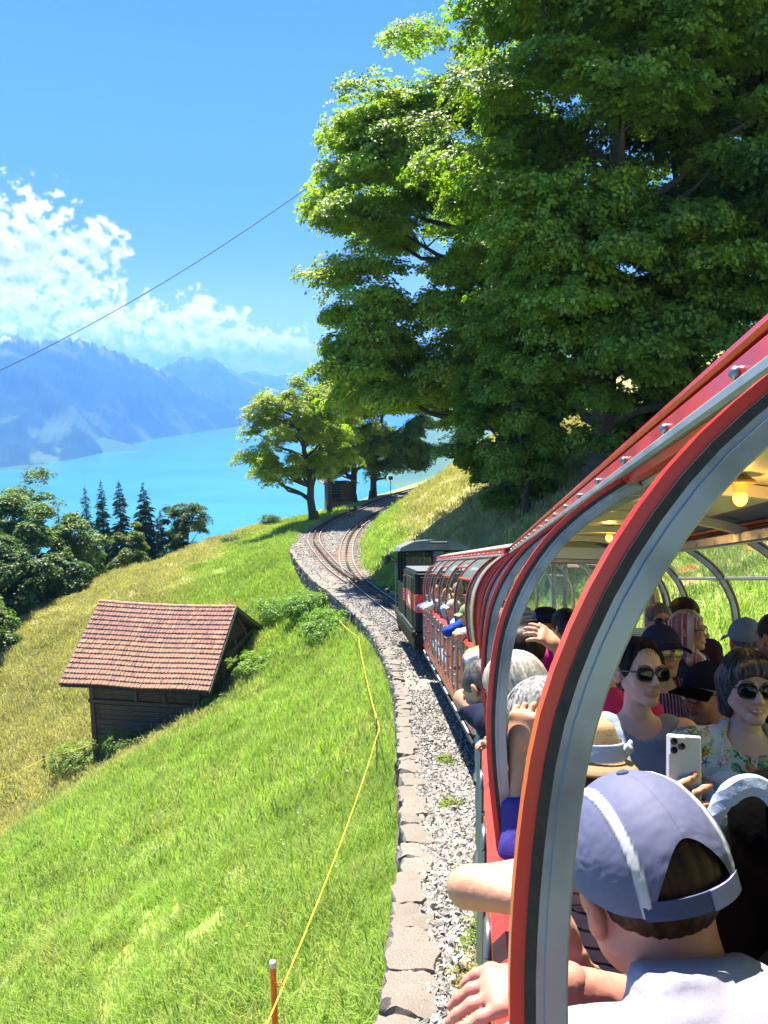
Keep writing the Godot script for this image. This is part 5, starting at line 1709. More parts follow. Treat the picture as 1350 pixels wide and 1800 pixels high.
# ---------------------------------------------------------------- people
class Field:
	var o: Vector3
	var h: float
	var nx: int
	var ny: int
	var nz: int
	var val := PackedFloat32Array()
	var prims: Array = []
	func _init(lo: Vector3, hi: Vector3, cell: float) -> void:
		o = lo; h = cell
		nx = int(ceil((hi.x - lo.x) / h)) + 2
		ny = int(ceil((hi.y - lo.y) / h)) + 2
		nz = int(ceil((hi.z - lo.z) / h)) + 2
		val.resize(nx * ny * nz)
		val.fill(1.0)
	func span(lo: Vector3, hi: Vector3) -> Array:
		return [clampi(int((lo.x - o.x) / h), 0, nx - 1), clampi(int((hi.x - o.x) / h) + 1, 0, nx - 1), clampi(int((lo.y - o.y) / h), 0, ny - 1), clampi(int((hi.y - o.y) / h) + 1, 0, ny - 1), clampi(int((lo.z - o.z) / h), 0, nz - 1), clampi(int((hi.z - o.z) / h) + 1, 0, nz - 1)]
	func cap(a: Vector3, b: Vector3, ra: float, rb: float, k := 0.03, col := Color.WHITE) -> void:
		prims.append([0, a, b, ra, rb, col])
		var m := maxf(ra, rb) + k + 2.0 * h
		var e := Vector3(m, m, m)
		var s := span(Vector3(minf(a.x, b.x), minf(a.y, b.y), minf(a.z, b.z)) - e, Vector3(maxf(a.x, b.x), maxf(a.y, b.y), maxf(a.z, b.z)) + e)
		var ab := b - a
		var l2 := maxf(ab.length_squared(), 1e-9)
		var dr := rb - ra
		for z in range(s[4], s[5] + 1):
			for y in range(s[2], s[3] + 1):
				var i: int = (z * ny + y) * nx + s[0]
				var p := o + Vector3(s[0] * h, y * h, z * h) - a
				for x in range(s[0], s[1] + 1):
					var t := clampf(p.dot(ab) / l2, 0.0, 1.0)
					var d := (p - ab * t).length() - ra - dr * t
					var v := val[i]
					var g := k - absf(v - d)
					v = minf(v, d)
					if g > 0.0: v -= g * g / (4.0 * k)
					val[i] = v
					i += 1
					p.x += h
	func ell(c: Vector3, r: Vector3, bs := Basis(), k := 0.03, col := Color.WHITE, sub := false) -> void:
		if not sub: prims.append([1, c, r, bs.inverse(), 0.0, col])
		var m := maxf(r.x, maxf(r.y, r.z)) + k + 2.0 * h
		var e := Vector3(m, m, m)
		var s := span(c - e, c + e)
		var inv := bs.inverse()
		var mr := minf(r.x, minf(r.y, r.z))
		for z in range(s[4], s[5] + 1):
			for y in range(s[2], s[3] + 1):
				var i: int = (z * ny + y) * nx + s[0]
				for x in range(s[0], s[1] + 1):
					var q := inv * (o + Vector3(x * h, y * h, z * h) - c)
					var qa := q / r
					var l := qa.length()
					var l1 := (qa / r).length()
					var d := l * (l - 1.0) / l1 if l1 > 1e-6 else -mr
					var v := val[i]
					if sub:
						d = -d
						var g := k - absf(v - d)
						v = maxf(v, d)
						if g > 0.0: v += g * g / (4.0 * k)
					else:
						var g := k - absf(v - d)
						v = minf(v, d)
						if g > 0.0: v -= g * g / (4.0 * k)
					val[i] = v
					i += 1
	func cut(q: Vector3, n: Vector3) -> void:
		# drop what lies on the side that n points to
		var i := 0
		for z in nz:
			for y in ny:
				var p := o + Vector3(0, y * h, z * h) - q
				for x in nx:
					val[i] = maxf(val[i], p.dot(n))
					i += 1
					p.x += h
	func shade(p: Vector3) -> Color:
		var best := 1e9
		var c := Color.WHITE
		for q in prims:
			var d: float
			if q[0] == 0:
				var ab: Vector3 = q[2] - q[1]
				var t := clampf((p - q[1]).dot(ab) / maxf(ab.length_squared(), 1e-9), 0.0, 1.0)
				d = (p - q[1] - ab * t).length() - lerpf(q[3], q[4], t)
			else:
				var qa: Vector3 = (q[3] * (p - q[1])) / q[2]
				var l := qa.length()
				var l1: float = (qa / q[2]).length()
				d = l * (l - 1.0) / maxf(l1, 1e-6)
			if d < best:
				best = d; c = q[5]
		return c
	func mesh_into(b: MB, colors := true, wob: FastNoiseLite = null, amp := 0.0, freq := 8.0) -> void:
		var idx := PackedInt32Array()
		idx.resize(val.size())
		idx.fill(-1)
		var sx := 1
		var sy := nx
		var sz := nx * ny
		for z in nz - 1:
			for y in ny - 1:
				var i := (z * ny + y) * nx
				for x in nx - 1:
					var v0 := val[i]
					if absf(v0) > 3.0 * h:
						i += 1
						continue
					var c := [v0, val[i + 1], val[i + sy], val[i + sy + 1], val[i + sz], val[i + sz + 1], val[i + sz + sy], val[i + sz + sy + 1]]
					var neg := 0
					for q in c:
						if q < 0.0: neg += 1
					if neg == 0 or neg == 8:
						i += 1
						continue
					var acc := Vector3.ZERO
					var cnt := 0
					for e in [[0, 1], [2, 3], [4, 5], [6, 7], [0, 2], [1, 3], [4, 6], [5, 7], [0, 4], [1, 5], [2, 6], [3, 7]]:
						var a: float = c[e[0]]
						var d: float = c[e[1]]
						if (a < 0.0) != (d < 0.0):
							var t := a / (a - d)
							var pa := Vector3(e[0] & 1, (e[0] >> 1) & 1, e[0] >> 2)
							var pb := Vector3(e[1] & 1, (e[1] >> 1) & 1, e[1] >> 2)
							acc += pa.lerp(pb, t)
							cnt += 1
					var p := o + (Vector3(x, y, z) + acc / cnt) * h
					if colors: b.col = shade(p)
					if amp > 0.0:
						p += Vector3(wob.get_noise_3d(p.x * freq, p.y * freq * 0.6, p.z * freq), 0.0, wob.get_noise_3d(p.x * freq + 40, p.y * freq * 0.6, p.z * freq)) * amp
					idx[i] = b.p(p)
					i += 1
		for z in range(1, nz - 1):
			for y in range(1, ny - 1):
				var i := (z * ny + y) * nx + 1
				for x in range(1, nx - 1):
					var v := val[i]
					if absf(v) < 3.0 * h:
						var ins := v < 0.0
						if ins != (val[i + 1] < 0.0):
							quad4(b, idx[i], idx[i - sy], idx[i - sy - sz], idx[i - sz], not ins)
						if ins != (val[i + sy] < 0.0):
							quad4(b, idx[i], idx[i - sz], idx[i - sz - 1], idx[i - 1], not ins)
						if ins != (val[i + sz] < 0.0):
							quad4(b, idx[i], idx[i - 1], idx[i - 1 - sy], idx[i - sy], not ins)
					i += 1
	func quad4(b: MB, a: int, c: int, d: int, e: int, flip: bool) -> void:
		if a < 0 or c < 0 or d < 0 or e < 0: return
		if flip: b.q4(a, c, d, e)
		else: b.q4(a, e, d, c)

func spot(u: float, v: float, w: float) -> Vector3:
	# place in the near coach: across and up from the viewer's eye, ahead of it
	return Vector3(u - 1.0, v + 2.25, -w - 1.2)

func cloth(key: String, c: Color, kind := "plain", c2 := Color.WHITE, scale := 12.0, rough := 0.85) -> StandardMaterial3D:
	if M.has(key): return M[key]
	var m := mat(key, Color.WHITE, rough)
	var im := Image.create_empty(128, 128, false, Image.FORMAT_RGB8)
	im.fill(c)
	var r := RandomNumberGenerator.new()
	r.seed = hash(key)
	if kind == "hstripe":
		for k in 4:
			im.fill_rect(Rect2i(0, k * 32 + 8, 128, 6), c2)
	elif kind == "vstripe":
		for k in 8:
			im.fill_rect(Rect2i(k * 16 + 4, 0, 4, 128), c2)
	elif kind == "scarf":
		im.fill_rect(Rect2i(0, 0, 34, 128), c2)
		im.fill_rect(Rect2i(44, 0, 5, 128), c2)
		im.fill_rect(Rect2i(66, 0, 14, 128), Color(0.55, 0.4, 0.4))
		im.fill_rect(Rect2i(100, 0, 6, 128), c2)
	elif kind == "floral":
		var pal: Array = [Color(0.95, 0.72, 0.2), Color(0.85, 0.35, 0.3), Color(0.35, 0.65, 0.85), Color(0.25, 0.55, 0.3), Color(0.55, 0.72, 0.4), Color(0.4, 0.75, 0.75), Color(0.93, 0.82, 0.35)]
		for k in 62:
			var ce := Vector2(r.randf() * 128, r.randf() * 128)
			var pc: Color = pal[r.randi() % 7]
			var np := 5 if r.randf() < 0.6 else 2
			var rad := r.randf_range(4, 10)
			var a0 := r.randf() * TAU
			for y in range(-18, 19):
				for x in range(-18, 19):
					var d := Vector2(x, y)
					var an := d.angle() - a0
					var lim := rad * (0.75 + 0.5 * cos(an * np)) * (1.5 if np == 2 else 1.0)
					if d.length() < lim:
						var cc := pc.darkened(0.25 * (1.0 - d.length() / lim) + 0.15 * r.randf())
						if d.length() < rad * 0.25 and np == 5: cc = Color(0.35, 0.15, 0.12)
						im.set_pixel(posmod(int(ce.x) + x, 128), posmod(int(ce.y) + y, 128), cc)
	# weave
	for k in 2600:
		var x := r.randi() % 128
		var y := r.randi() % 128
		im.set_pixel(x, y, im.get_pixel(x, y).darkened(r.randf() * 0.16))
	m.albedo_texture = ImageTexture.create_from_image(im)
	if kind == "floral": m.albedo_color = Color(0.95, 0.95, 0.95)
	m.uv1_triplanar = true
	m.uv1_scale = Vector3.ONE * scale
	m.normal_enabled = true
	m.normal_texture = M.cloth_fold
	m.normal_scale = 0.6
	m.metallic_specular = 0.2 if c.get_luminance() > 0.12 else 0.08
	if c.get_luminance() > 0.25:
		m.rim_enabled = true
		m.rim = 0.12
	return m

func hair_mat(key: String, dark: Color, light: Color) -> StandardMaterial3D:
	if M.has(key): return M[key]
	var m := mat(key, Color.WHITE, 0.5, {"vertex_color_use_as_albedo": true, "metallic_specular": 0.25})
	m.set_meta("dark", dark.srgb_to_linear()); m.set_meta("light", light.srgb_to_linear())
	return m

func streak(p: Vector3, m: Material, sd: float) -> Color:
	# strands run from the crown outward and down
	var q := p - Vector3(0, 0.05, 0.03)
	var an := atan2(q.x, -q.z)
	var t := fn.get_noise_3d(an * 9.0 + sd, p.y * 7.0, p.z * 5.0) * 0.9 + fn.get_noise_3d(an * 26.0, p.y * 10.0 + sd, 0.0) * 0.9
	var a: Color = m.get_meta("dark")
	return a.lerp(m.get_meta("light"), clampf(0.45 + t, 0.0, 1.0))

func hand(b: MB, wr: Vector3, fd: Vector3, nr: Vector3, right: bool, curl: float, cell: float, skin: Color, spread := 0.12, sc := 1.0, nails := Color.TRANSPARENT) -> void:
	var f := Field.new(wr - Vector3.ONE * 0.235 * sc, wr + Vector3.ONE * 0.235 * sc, cell)
	# box round the hand only
	var mid := wr + fd * 0.085 * sc
	f = Field.new(mid - Vector3.ONE * 0.135 * sc, mid + Vector3.ONE * 0.135 * sc, cell)
	fd = fd.normalized()
	nr = (nr - fd * nr.dot(fd)).normalized()
	var ac := fd.cross(nr)
	var ts := -1.0 if right else 1.0
	f.cap(wr - fd * 0.02, wr + fd * 0.03, 0.026 * sc, 0.027 * sc, 0.015, skin)
	f.ell(wr + fd * 0.055 * sc, Vector3(0.040, 0.016, 0.050) * sc, Basis(ac, nr, -fd), 0.02, skin)
	f.cap(wr + (fd * 0.085 - ac * 0.03) * sc, wr + (fd * 0.088 + ac * 0.03) * sc, 0.012 * sc, 0.012 * sc, 0.012, skin)
	var lens := [0.070, 0.080, 0.074, 0.057]
	for i in 4:
		var t := (float(i) - 1.5) / 1.5
		var across := ac * (-t if ts < 0 else t) * -1.0
		# finger 0 lies on the thumb's side
		var base := wr + (fd * (0.088 - 0.006 * absf(t)) + ac * ts * -t * 0.032) * sc
		var d := (fd + ac * ts * -t * spread).normalized()
		var axis := d.cross(nr)
		var L: float = lens[i] * sc
		var p := base
		var seg := [0.45, 0.32, 0.23]
		var bend := [0.75, 1.0, 0.6]
		for s in 3:
			d = d.rotated(axis.normalized(), -curl * bend[s] * (1.0 + 0.12 * i))
			var q: Vector3 = p + d * L * seg[s]
			f.cap(p, q, (0.0098 - 0.0011 * s) * sc, (0.0090 - 0.0011 * s) * sc, 0.004, skin if s < 2 or nails.a == 0.0 else skin)
			p = q
		if nails.a > 0.0:
			f.ell(p + nr * 0.003, Vector3(0.0065, 0.0045, 0.010) * sc, Basis(ac, nr, -d), 0.002, nails)
	var tb := wr + (fd * 0.022 + ac * ts * 0.028) * sc
	var td := (fd * 0.75 + ac * ts * 0.6 - nr * 0.25).normalized()
	var tp := tb
	for s in 3:
		var l: float = [0.042, 0.032, 0.026][s] * sc
		var q := tp + td * l
		f.cap(tp, q, [0.0145, 0.0112, 0.0102][s] * sc, [0.0115, 0.0105, 0.0085][s] * sc, 0.008, skin)
		tp = q
		td = (td + fd * 0.3 - ac * ts * 0.22 * curl - nr * 0.2 * curl).normalized()
	f.mesh_into(b)

func head_shape(b: MB, X: Transform3D, s: Dictionary, cell: float) -> void:
	var skin: Color = s.skin
	var f := Field.new(Vector3(-0.105, -0.20, -0.135), Vector3(0.105, 0.135, 0.125), cell)
	var fem: bool = s.get("fem", false)
	var lip := Color(skin.r * 0.85, skin.g * 0.62, skin.b * 0.66)
	var red := Color(skin.r * 1.0, skin.g * 0.85, skin.b * 0.85)
	f.ell(Vector3(0, 0.032, 0.014), Vector3(0.075, 0.087, 0.094), Basis(), 0.03, skin)
	f.ell(Vector3(0, -0.026 if fem else -0.028, -0.028), Vector3(0.0550 if fem else 0.063, 0.072 if fem else 0.082, 0.063), Basis(), 0.03, skin)
	for g in [-1.0, 1.0]:
		f.cap(Vector3(g * (0.053 if fem else 0.056), -0.042 if fem else -0.045, 0.0), Vector3(g * (0.011 if fem else 0.020), -0.091 if fem else -0.098, -0.060), 0.014 if fem else 0.021, 0.011 if fem else 0.018, 0.03, skin)
		f.ell(Vector3(g * 0.036, -0.022, -0.064), Vector3(0.024, 0.021, 0.019), Basis(), 0.02, red)
	f.cap(Vector3(-0.008, -0.093 if fem else -0.103, -0.068), Vector3(0.008, -0.093 if fem else -0.103, -0.068), 0.0135 if fem else 0.017, 0.0135 if fem else 0.017, 0.02, skin)
	for g in [-1.0, 1.0]:
		f.ell(Vector3(g * 0.032, 0.006, -0.094), Vector3(0.019, 0.013, 0.014), Basis(), 0.012, skin, true)
		f.ell(Vector3(g * 0.031, 0.006, -0.074), Vector3(0.0135, 0.010, 0.0115), Basis(), 0.005, skin)
		f.cap(Vector3(g * 0.014, 0.026, -0.089), Vector3(g * 0.046, 0.026, -0.076), 0.009, 0.008, 0.014, skin)
	f.cap(Vector3(0, 0.014, -0.088), Vector3(0, -0.026, -0.106), 0.0085, 0.0118, 0.012, skin)
	for g in [-1.0, 1.0]:
		f.ell(Vector3(g * 0.011, -0.031, -0.098), Vector3(0.0085, 0.0075, 0.010), Basis(), 0.008, red)
		f.ell(Vector3(g * 0.081, -0.006, 0.012), Vector3(0.012, 0.032, 0.019), Basis(Vector3.UP, g * 0.45), 0.006, red)
		f.ell(Vector3(g * 0.091, -0.004, 0.006), Vector3(0.006, 0.016, 0.009), Basis(Vector3.UP, g * 0.45), 0.004, skin, true)
	var sm: float = 0.004 if s.get("smile", false) else 0.0
	for g in [-1.0, 1.0]:
		f.cap(Vector3(0, -0.0590, -0.0885), Vector3(g * 0.025, -0.0615 + sm, -0.0785), 0.0048, 0.0034, 0.004, lip)
		f.cap(Vector3(0, -0.0680, -0.0865), Vector3(g * 0.022, -0.0655 + sm, -0.0780), 0.0056, 0.0034, 0.004, lip)
	f.cap(Vector3(-0.02, -0.0635 + sm, -0.0885), Vector3(0.02, -0.0635 + sm, -0.0885), 0.0001, 0.0001, 0.001, lip)
	f.cap(Vector3(0, -0.05, 0.020), Vector3(0, -0.185, 0.036), 0.044 if fem else 0.054, 0.047 if fem else 0.059, 0.022, skin)
	var t := MB.new()
	f.mesh_into(t)
	var base := b.v.size()
	for i in t.v.size():
		var tv := t.v[i]
		var fl := 1.0 + 0.10 * fn.get_noise_3d(tv.x * 60, tv.y * 60, tv.z * 60) + 0.10 * fn.get_noise_3d(tv.x * 18 + 5, tv.y * 18, tv.z * 18)
		if not fem: fl *= 1.0 - 0.22 * smoothstep(-0.045, -0.075, tv.y) * smoothstep(-0.125, -0.105, tv.y) * smoothstep(0.0, -0.05, tv.z)
		b.col = Color(t.c[i].r * fl, t.c[i].g * fl * (1.0 + 0.06 * fn.get_noise_3d(tv.x * 25, tv.y * 25, tv.z * 25)), t.c[i].b * fl)
		b.p(X * tv)
	for i in t.f:
		b.f.append(base + i)

func glasses(par: Node, X: Transform3D, dark: bool) -> void:
	var g := part(par, "sunglasses" if dark else "glasses", glass_frame(dark), M.black_gloss, X)
	for s in [-1.0, 1.0]:
		var b := MB.new()
		b.ball(Vector3(s * 0.033, 0.003, -0.096), Vector3(0.028, 0.0215, 0.005), Basis(Vector3.UP, -s * 0.16), 18, 8)
		part(g, "lens", b.mesh(), M.lens_dark if dark else M.glass)

func glass_frame(dark: bool) -> ArrayMesh:
	var b := MB.new()
	for s in [-1.0, 1.0]:
		var pts: Array = []
		for i in 17:
			var a := TAU * i / 16.0
			pts.append(Vector3(s * 0.033, 0.003, -0.097) + Basis(Vector3.UP, -s * 0.16) * Vector3(0.0285 * signf(cos(a)) * pow(absf(cos(a)), 0.75), 0.022 * signf(sin(a)) * pow(absf(sin(a)), 0.75), 0))
		b.tube(pts, 0.0034 if dark else 0.002, 6, -1.0, false)
		b.tube([Vector3(s * 0.058, 0.010, -0.092), Vector3(s * 0.074, 0.010, -0.06), Vector3(s * 0.080, 0.008, 0.0), Vector3(s * 0.079, -0.006, 0.022)], 0.0034 if dark else 0.002, 6)
	b.tube([Vector3(-0.009, 0.007, -0.100), Vector3(0.009, 0.007, -0.100)], 0.003, 6)
	return b.mesh()

func hair(par: Node, X: Transform3D, style: String, m: Material, cell: float, loose := true) -> MeshInstance3D:
	var f := Field.new(Vector3(-0.125, -0.235, -0.125), Vector3(0.125, 0.15, 0.165), cell)
	f.ell(Vector3(0, 0.036, 0.017), Vector3(0.084, 0.094, 0.103), Basis(), 0.02)
	match style:
		"bob":
			for g in [-1.0, 1.0]:
				f.cap(Vector3(g * 0.074, 0.03, 0.01), Vector3(g * 0.068, -0.075, 0.022), 0.030, 0.022, 0.03)
			f.ell(Vector3(0, -0.04, 0.07), Vector3(0.078, 0.09, 0.05), Basis(), 0.04)
			f.cap(Vector3(-0.05, 0.07, -0.068), Vector3(0.045, 0.062, -0.078), 0.022, 0.018, 0.03)
		"bun":
			f.ell(Vector3(0, 0.07, 0.098), Vector3(0.045, 0.042, 0.04), Basis(), 0.015)
		"full":
			f.ell(Vector3(0, 0.05, 0.01), Vector3(0.090, 0.094, 0.108), Basis(), 0.03)
			f.ell(Vector3(0, -0.02, 0.07), Vector3(0.076, 0.08, 0.05), Basis(), 0.04)
		"long":
			for g in [-1.0, 1.0]:
				f.cap(Vector3(g * 0.07, 0.02, 0.02), Vector3(g * 0.07, -0.2, 0.04), 0.03, 0.026, 0.03)
			f.ell(Vector3(0, -0.1, 0.07), Vector3(0.078, 0.12, 0.05), Basis(), 0.04)
	f.ell(Vector3(0, -0.03 if style == "bun" else -0.045, -0.085), Vector3(0.070, 0.128 if style == "bun" else (0.105 if style != "bob" else 0.092), 0.085), Basis(), 0.015, Color.WHITE, true)
	if style in ["short", "full", "bun"]:
		for g in [-1.0, 1.0]:
			f.ell(Vector3(g * 0.092, -0.012, 0.008), Vector3(0.022, 0.036, 0.026), Basis(), 0.008, Color.WHITE, true)
		f.ell(Vector3(0, -0.115, -0.02), Vector3(0.13, 0.10, 0.09), Basis(), 0.015, Color.WHITE, true)
		f.cut(Vector3(0, -0.085, 0.05), Vector3(0, -1, 0.0))
	var b := MB.new()
	f.mesh_into(b, false)
	for i in b.v.size():
		b.c[i] = streak(b.v[i], m, 1.0)
		var q := b.v[i] - Vector3(0, 0.05, 0.03)
		b.v[i] += q.normalized() * 0.0035 * fn.get_noise_3d(atan2(q.x, -q.z) * 9.0, b.v[i].y * 7.0, 2.0)
	var o := part(par, "hair", b.mesh(true), m, X)
	if cell < 0.0062 and loose:
		# loose strands over the mass
		var r := RandomNumberGenerator.new()
		r.seed = 3
		var sb := MB.new()
		for i in 420:
			var an := r.randf() * TAU
			var e := r.randf_range(0.0, 1.0)
			var pts: Array = []
			var bend := r.randf_range(-1, 1)
			var lift := r.randf_range(1.0, 1.03)
			for k in 5:
				var th := lerpf(0.15 + e * 0.9, 0.6 + e * 1.25, k / 4.0)
				var ph := an + 0.05 * k * bend
				var rr := lift + 0.012 * k / 4.0
				pts.append(Vector3(0, 0.036, 0.017) + Vector3(0.084 * sin(th) * cos(ph), 0.094 * cos(th), 0.103 * sin(th) * sin(ph)) * rr)
			if pts[4].z < -0.062 and pts[4].y < 0.06: continue
			if style in ["short", "bun"] and pts[4].y < -0.03: continue
			sb.col = streak(pts[2], m, 5.0)
			sb.tube(pts, 0.0009, 3, 0.0004, false)
		part(o, "strand", sb.mesh(true), m)
	return o

func ball_cap(par: Node, X: Transform3D, c: Material, brim: Material, open_back := false, hero := false) -> Node:
	var b := MB.new()
	var nu := 240 if hero else 40
	var nv := 64 if hero else 12
	var ce := Vector3(0, 0.030, 0.012)
	var R := Vector3(0.091, 0.104, 0.110)
	var rim := func(ph: float) -> float:
		# ph: 0 at the front (-z), PI at the back
		var y := lerpf(0.048, 0.004, smoothstep(0.2, 2.4, absf(ph)))
		if open_back and absf(ph) > PI - 0.66:
			var q := (absf(ph) - (PI - 0.66)) / 0.66
			y = lerpf(y, 0.076, sin(q * PI * 0.5))
		return y
	b.grid(nu + 1, nv + 1, func(i, j, o):
		var ph: float = -PI + TAU * i / nu
		var yr: float = rim.call(ph)
		var tmax := acos(clampf((yr - ce.y) / R.y, -0.9, 0.95))
		var th: float = tmax * j / nv
		var dir := Vector3(sin(ph) * sin(th), cos(th), -cos(ph) * sin(th))
		var p := ce + dir * R
		var wr := 0.0
		if hero:
			wr = 0.0009 * fn.get_noise_3d(dir.x * 3, dir.y * 5, dir.z * 5) + 0.0007 * fr.get_noise_3d(dir.x * 3.5, dir.y * 7, dir.z * 3.5) * smoothstep(0.8, 1.4, th)
			var lat := dir.x / 0.56 - 0.10 * cos(ph)
			var st := absf(absf(dir.x) - (0.50 + 0.16 * dir.z))
			o.col = Color(0.068, 0.078, 0.15)
			if st < 0.058:
				o.col = o.col.lerp(Color(0.33, 0.34, 0.38), smoothstep(0.058, 0.044, st))
				wr += 0.0015 * smoothstep(0.058, 0.044, st)
			elif absf(dir.x) < 0.008 or absf(st - 0.060) < 0.006: o.col = Color(0.048, 0.055, 0.105)
		p += dir * wr
		o.p(p))
	var cap := part(par, "cap", b.mesh(hero), c, X)
	# inside band and brim
	var bb := MB.new()
	bb.grid(25, 7, func(i, j, o):
		var ph: float = -1.15 + 2.3 * i / 24.0
		var rr: float = j / 6.0
		var ed := Vector3(sin(ph) * R.x, rim.call(ph) - 0.002, -cos(ph) * R.z)
		ed = Vector3(ed.x * 0.99, ed.y, ce.z + ed.z * 0.96)
		var out := Vector3(sin(ph) * 0.35, -0.16 - 0.2 * absf(sin(ph)), -1.0 * cos(ph * 0.72)) * 0.075 * rr
		o.p(ed + out + Vector3(0, -0.006 * sin(ph) * sin(ph), 0)))
	bb.grid(25, 7, func(i, j, o):
		var ph: float = -1.15 + 2.3 * i / 24.0
		var rr: float = j / 6.0
		var ed := Vector3(sin(ph) * R.x * 0.99, rim.call(ph) - 0.006, ce.z - cos(ph) * R.z * 0.96)
		var out := Vector3(sin(ph) * 0.35, -0.16 - 0.2 * absf(sin(ph)), -1.0 * cos(ph * 0.72)) * 0.075 * rr
		o.p(ed + out + Vector3(0, -0.006 * sin(ph) * sin(ph), 0)))
	part(cap, "brim", bb.mesh(), brim)
	var bt := MB.new()
	bt.ball(ce + Vector3(0, R.y, 0), Vector3(0.008, 0.004, 0.008), Basis(), 10, 6)
	part(cap, "button", bt.mesh(), brim)
	if open_back:
		var sb := MB.new()
		var pts: Array = []
		for i in 15:
			var ph := PI - 0.72 + 1.44 * i / 14.0
			pts.append(Vector3(sin(ph) * 0.0905, 0.012, ce.z - cos(ph) * 0.1095))
		sb.sweep(pts, [Vector2(-0.0015, -0.010), Vector2(0.0015, -0.010), Vector2(0.0015, 0.010), Vector2(-0.0015, 0.010)], [Vector3.UP])
		part(cap, "strap", sb.mesh(), brim)
		pts = []
		for i in 8:
			var ph := PI - 0.70 + 0.62 * i / 7.0
			pts.append(Vector3(sin(ph) * 0.0925, 0.012, ce.z - cos(ph) * 0.1115))
		sb = MB.new()
		sb.sweep(pts, [Vector2(-0.0015, -0.0105), Vector2(0.0015, -0.0105), Vector2(0.0015, 0.0105), Vector2(-0.0015, 0.0105)], [Vector3.UP])
		part(cap, "strap_end", sb.mesh(), M.strap_pale)
	return cap

func brim_hat(par: Node, X: Transform3D, m: Material, band: Material, crown := 0.11, brim := 0.075, bow := false) -> void:
	var b := MB.new()
	var pr: Array = []
	for i in 7:
		var a := PI * 0.5 * i / 6.0
		pr.append(Vector2(0.074 * sin(a), 0.04 + crown * (0.72 + 0.28 * cos(a))))
	pr.append_array([Vector2(0.088, 0.075), Vector2(0.096, 0.045), Vector2(0.10, 0.04), Vector2(0.10 + brim * 0.6, 0.032), Vector2(0.10 + brim, 0.022), Vector2(0.10 + brim, 0.017), Vector2(0.10 + brim * 0.6, 0.026), Vector2(0.094, 0.034)])
	b.lathe(pr, Transform3D(Basis.from_scale(Vector3(0.92, 1, 1.1)), Vector3(0, 0.008, 0.012)), 40)
	var ht := part(par, "hat", b.mesh(), m, X)
	b = MB.new()
	b.lathe([Vector2(0.0985, 0.05), Vector2(0.093, 0.085), Vector2(0.088, 0.088)], Transform3D(Basis.from_scale(Vector3(0.93, 1, 1.11)), Vector3(0, 0.004, 0.012)), 40)
	part(ht, "hat_band", b.mesh(), band)
	if bow:
		b = MB.new()
		for s in [-1.0, 1.0]:
			b.ball(Vector3(0.03 + s * 0.022, 0.072, 0.118), Vector3(0.026, 0.017, 0.008), Basis(Vector3.BACK, s * 0.25), 12, 7)
		b.ball(Vector3(0.03, 0.072, 0.121), Vector3(0.010, 0.011, 0.010), Basis(), 8, 6)
		part(ht, "bow", b.mesh(), band)

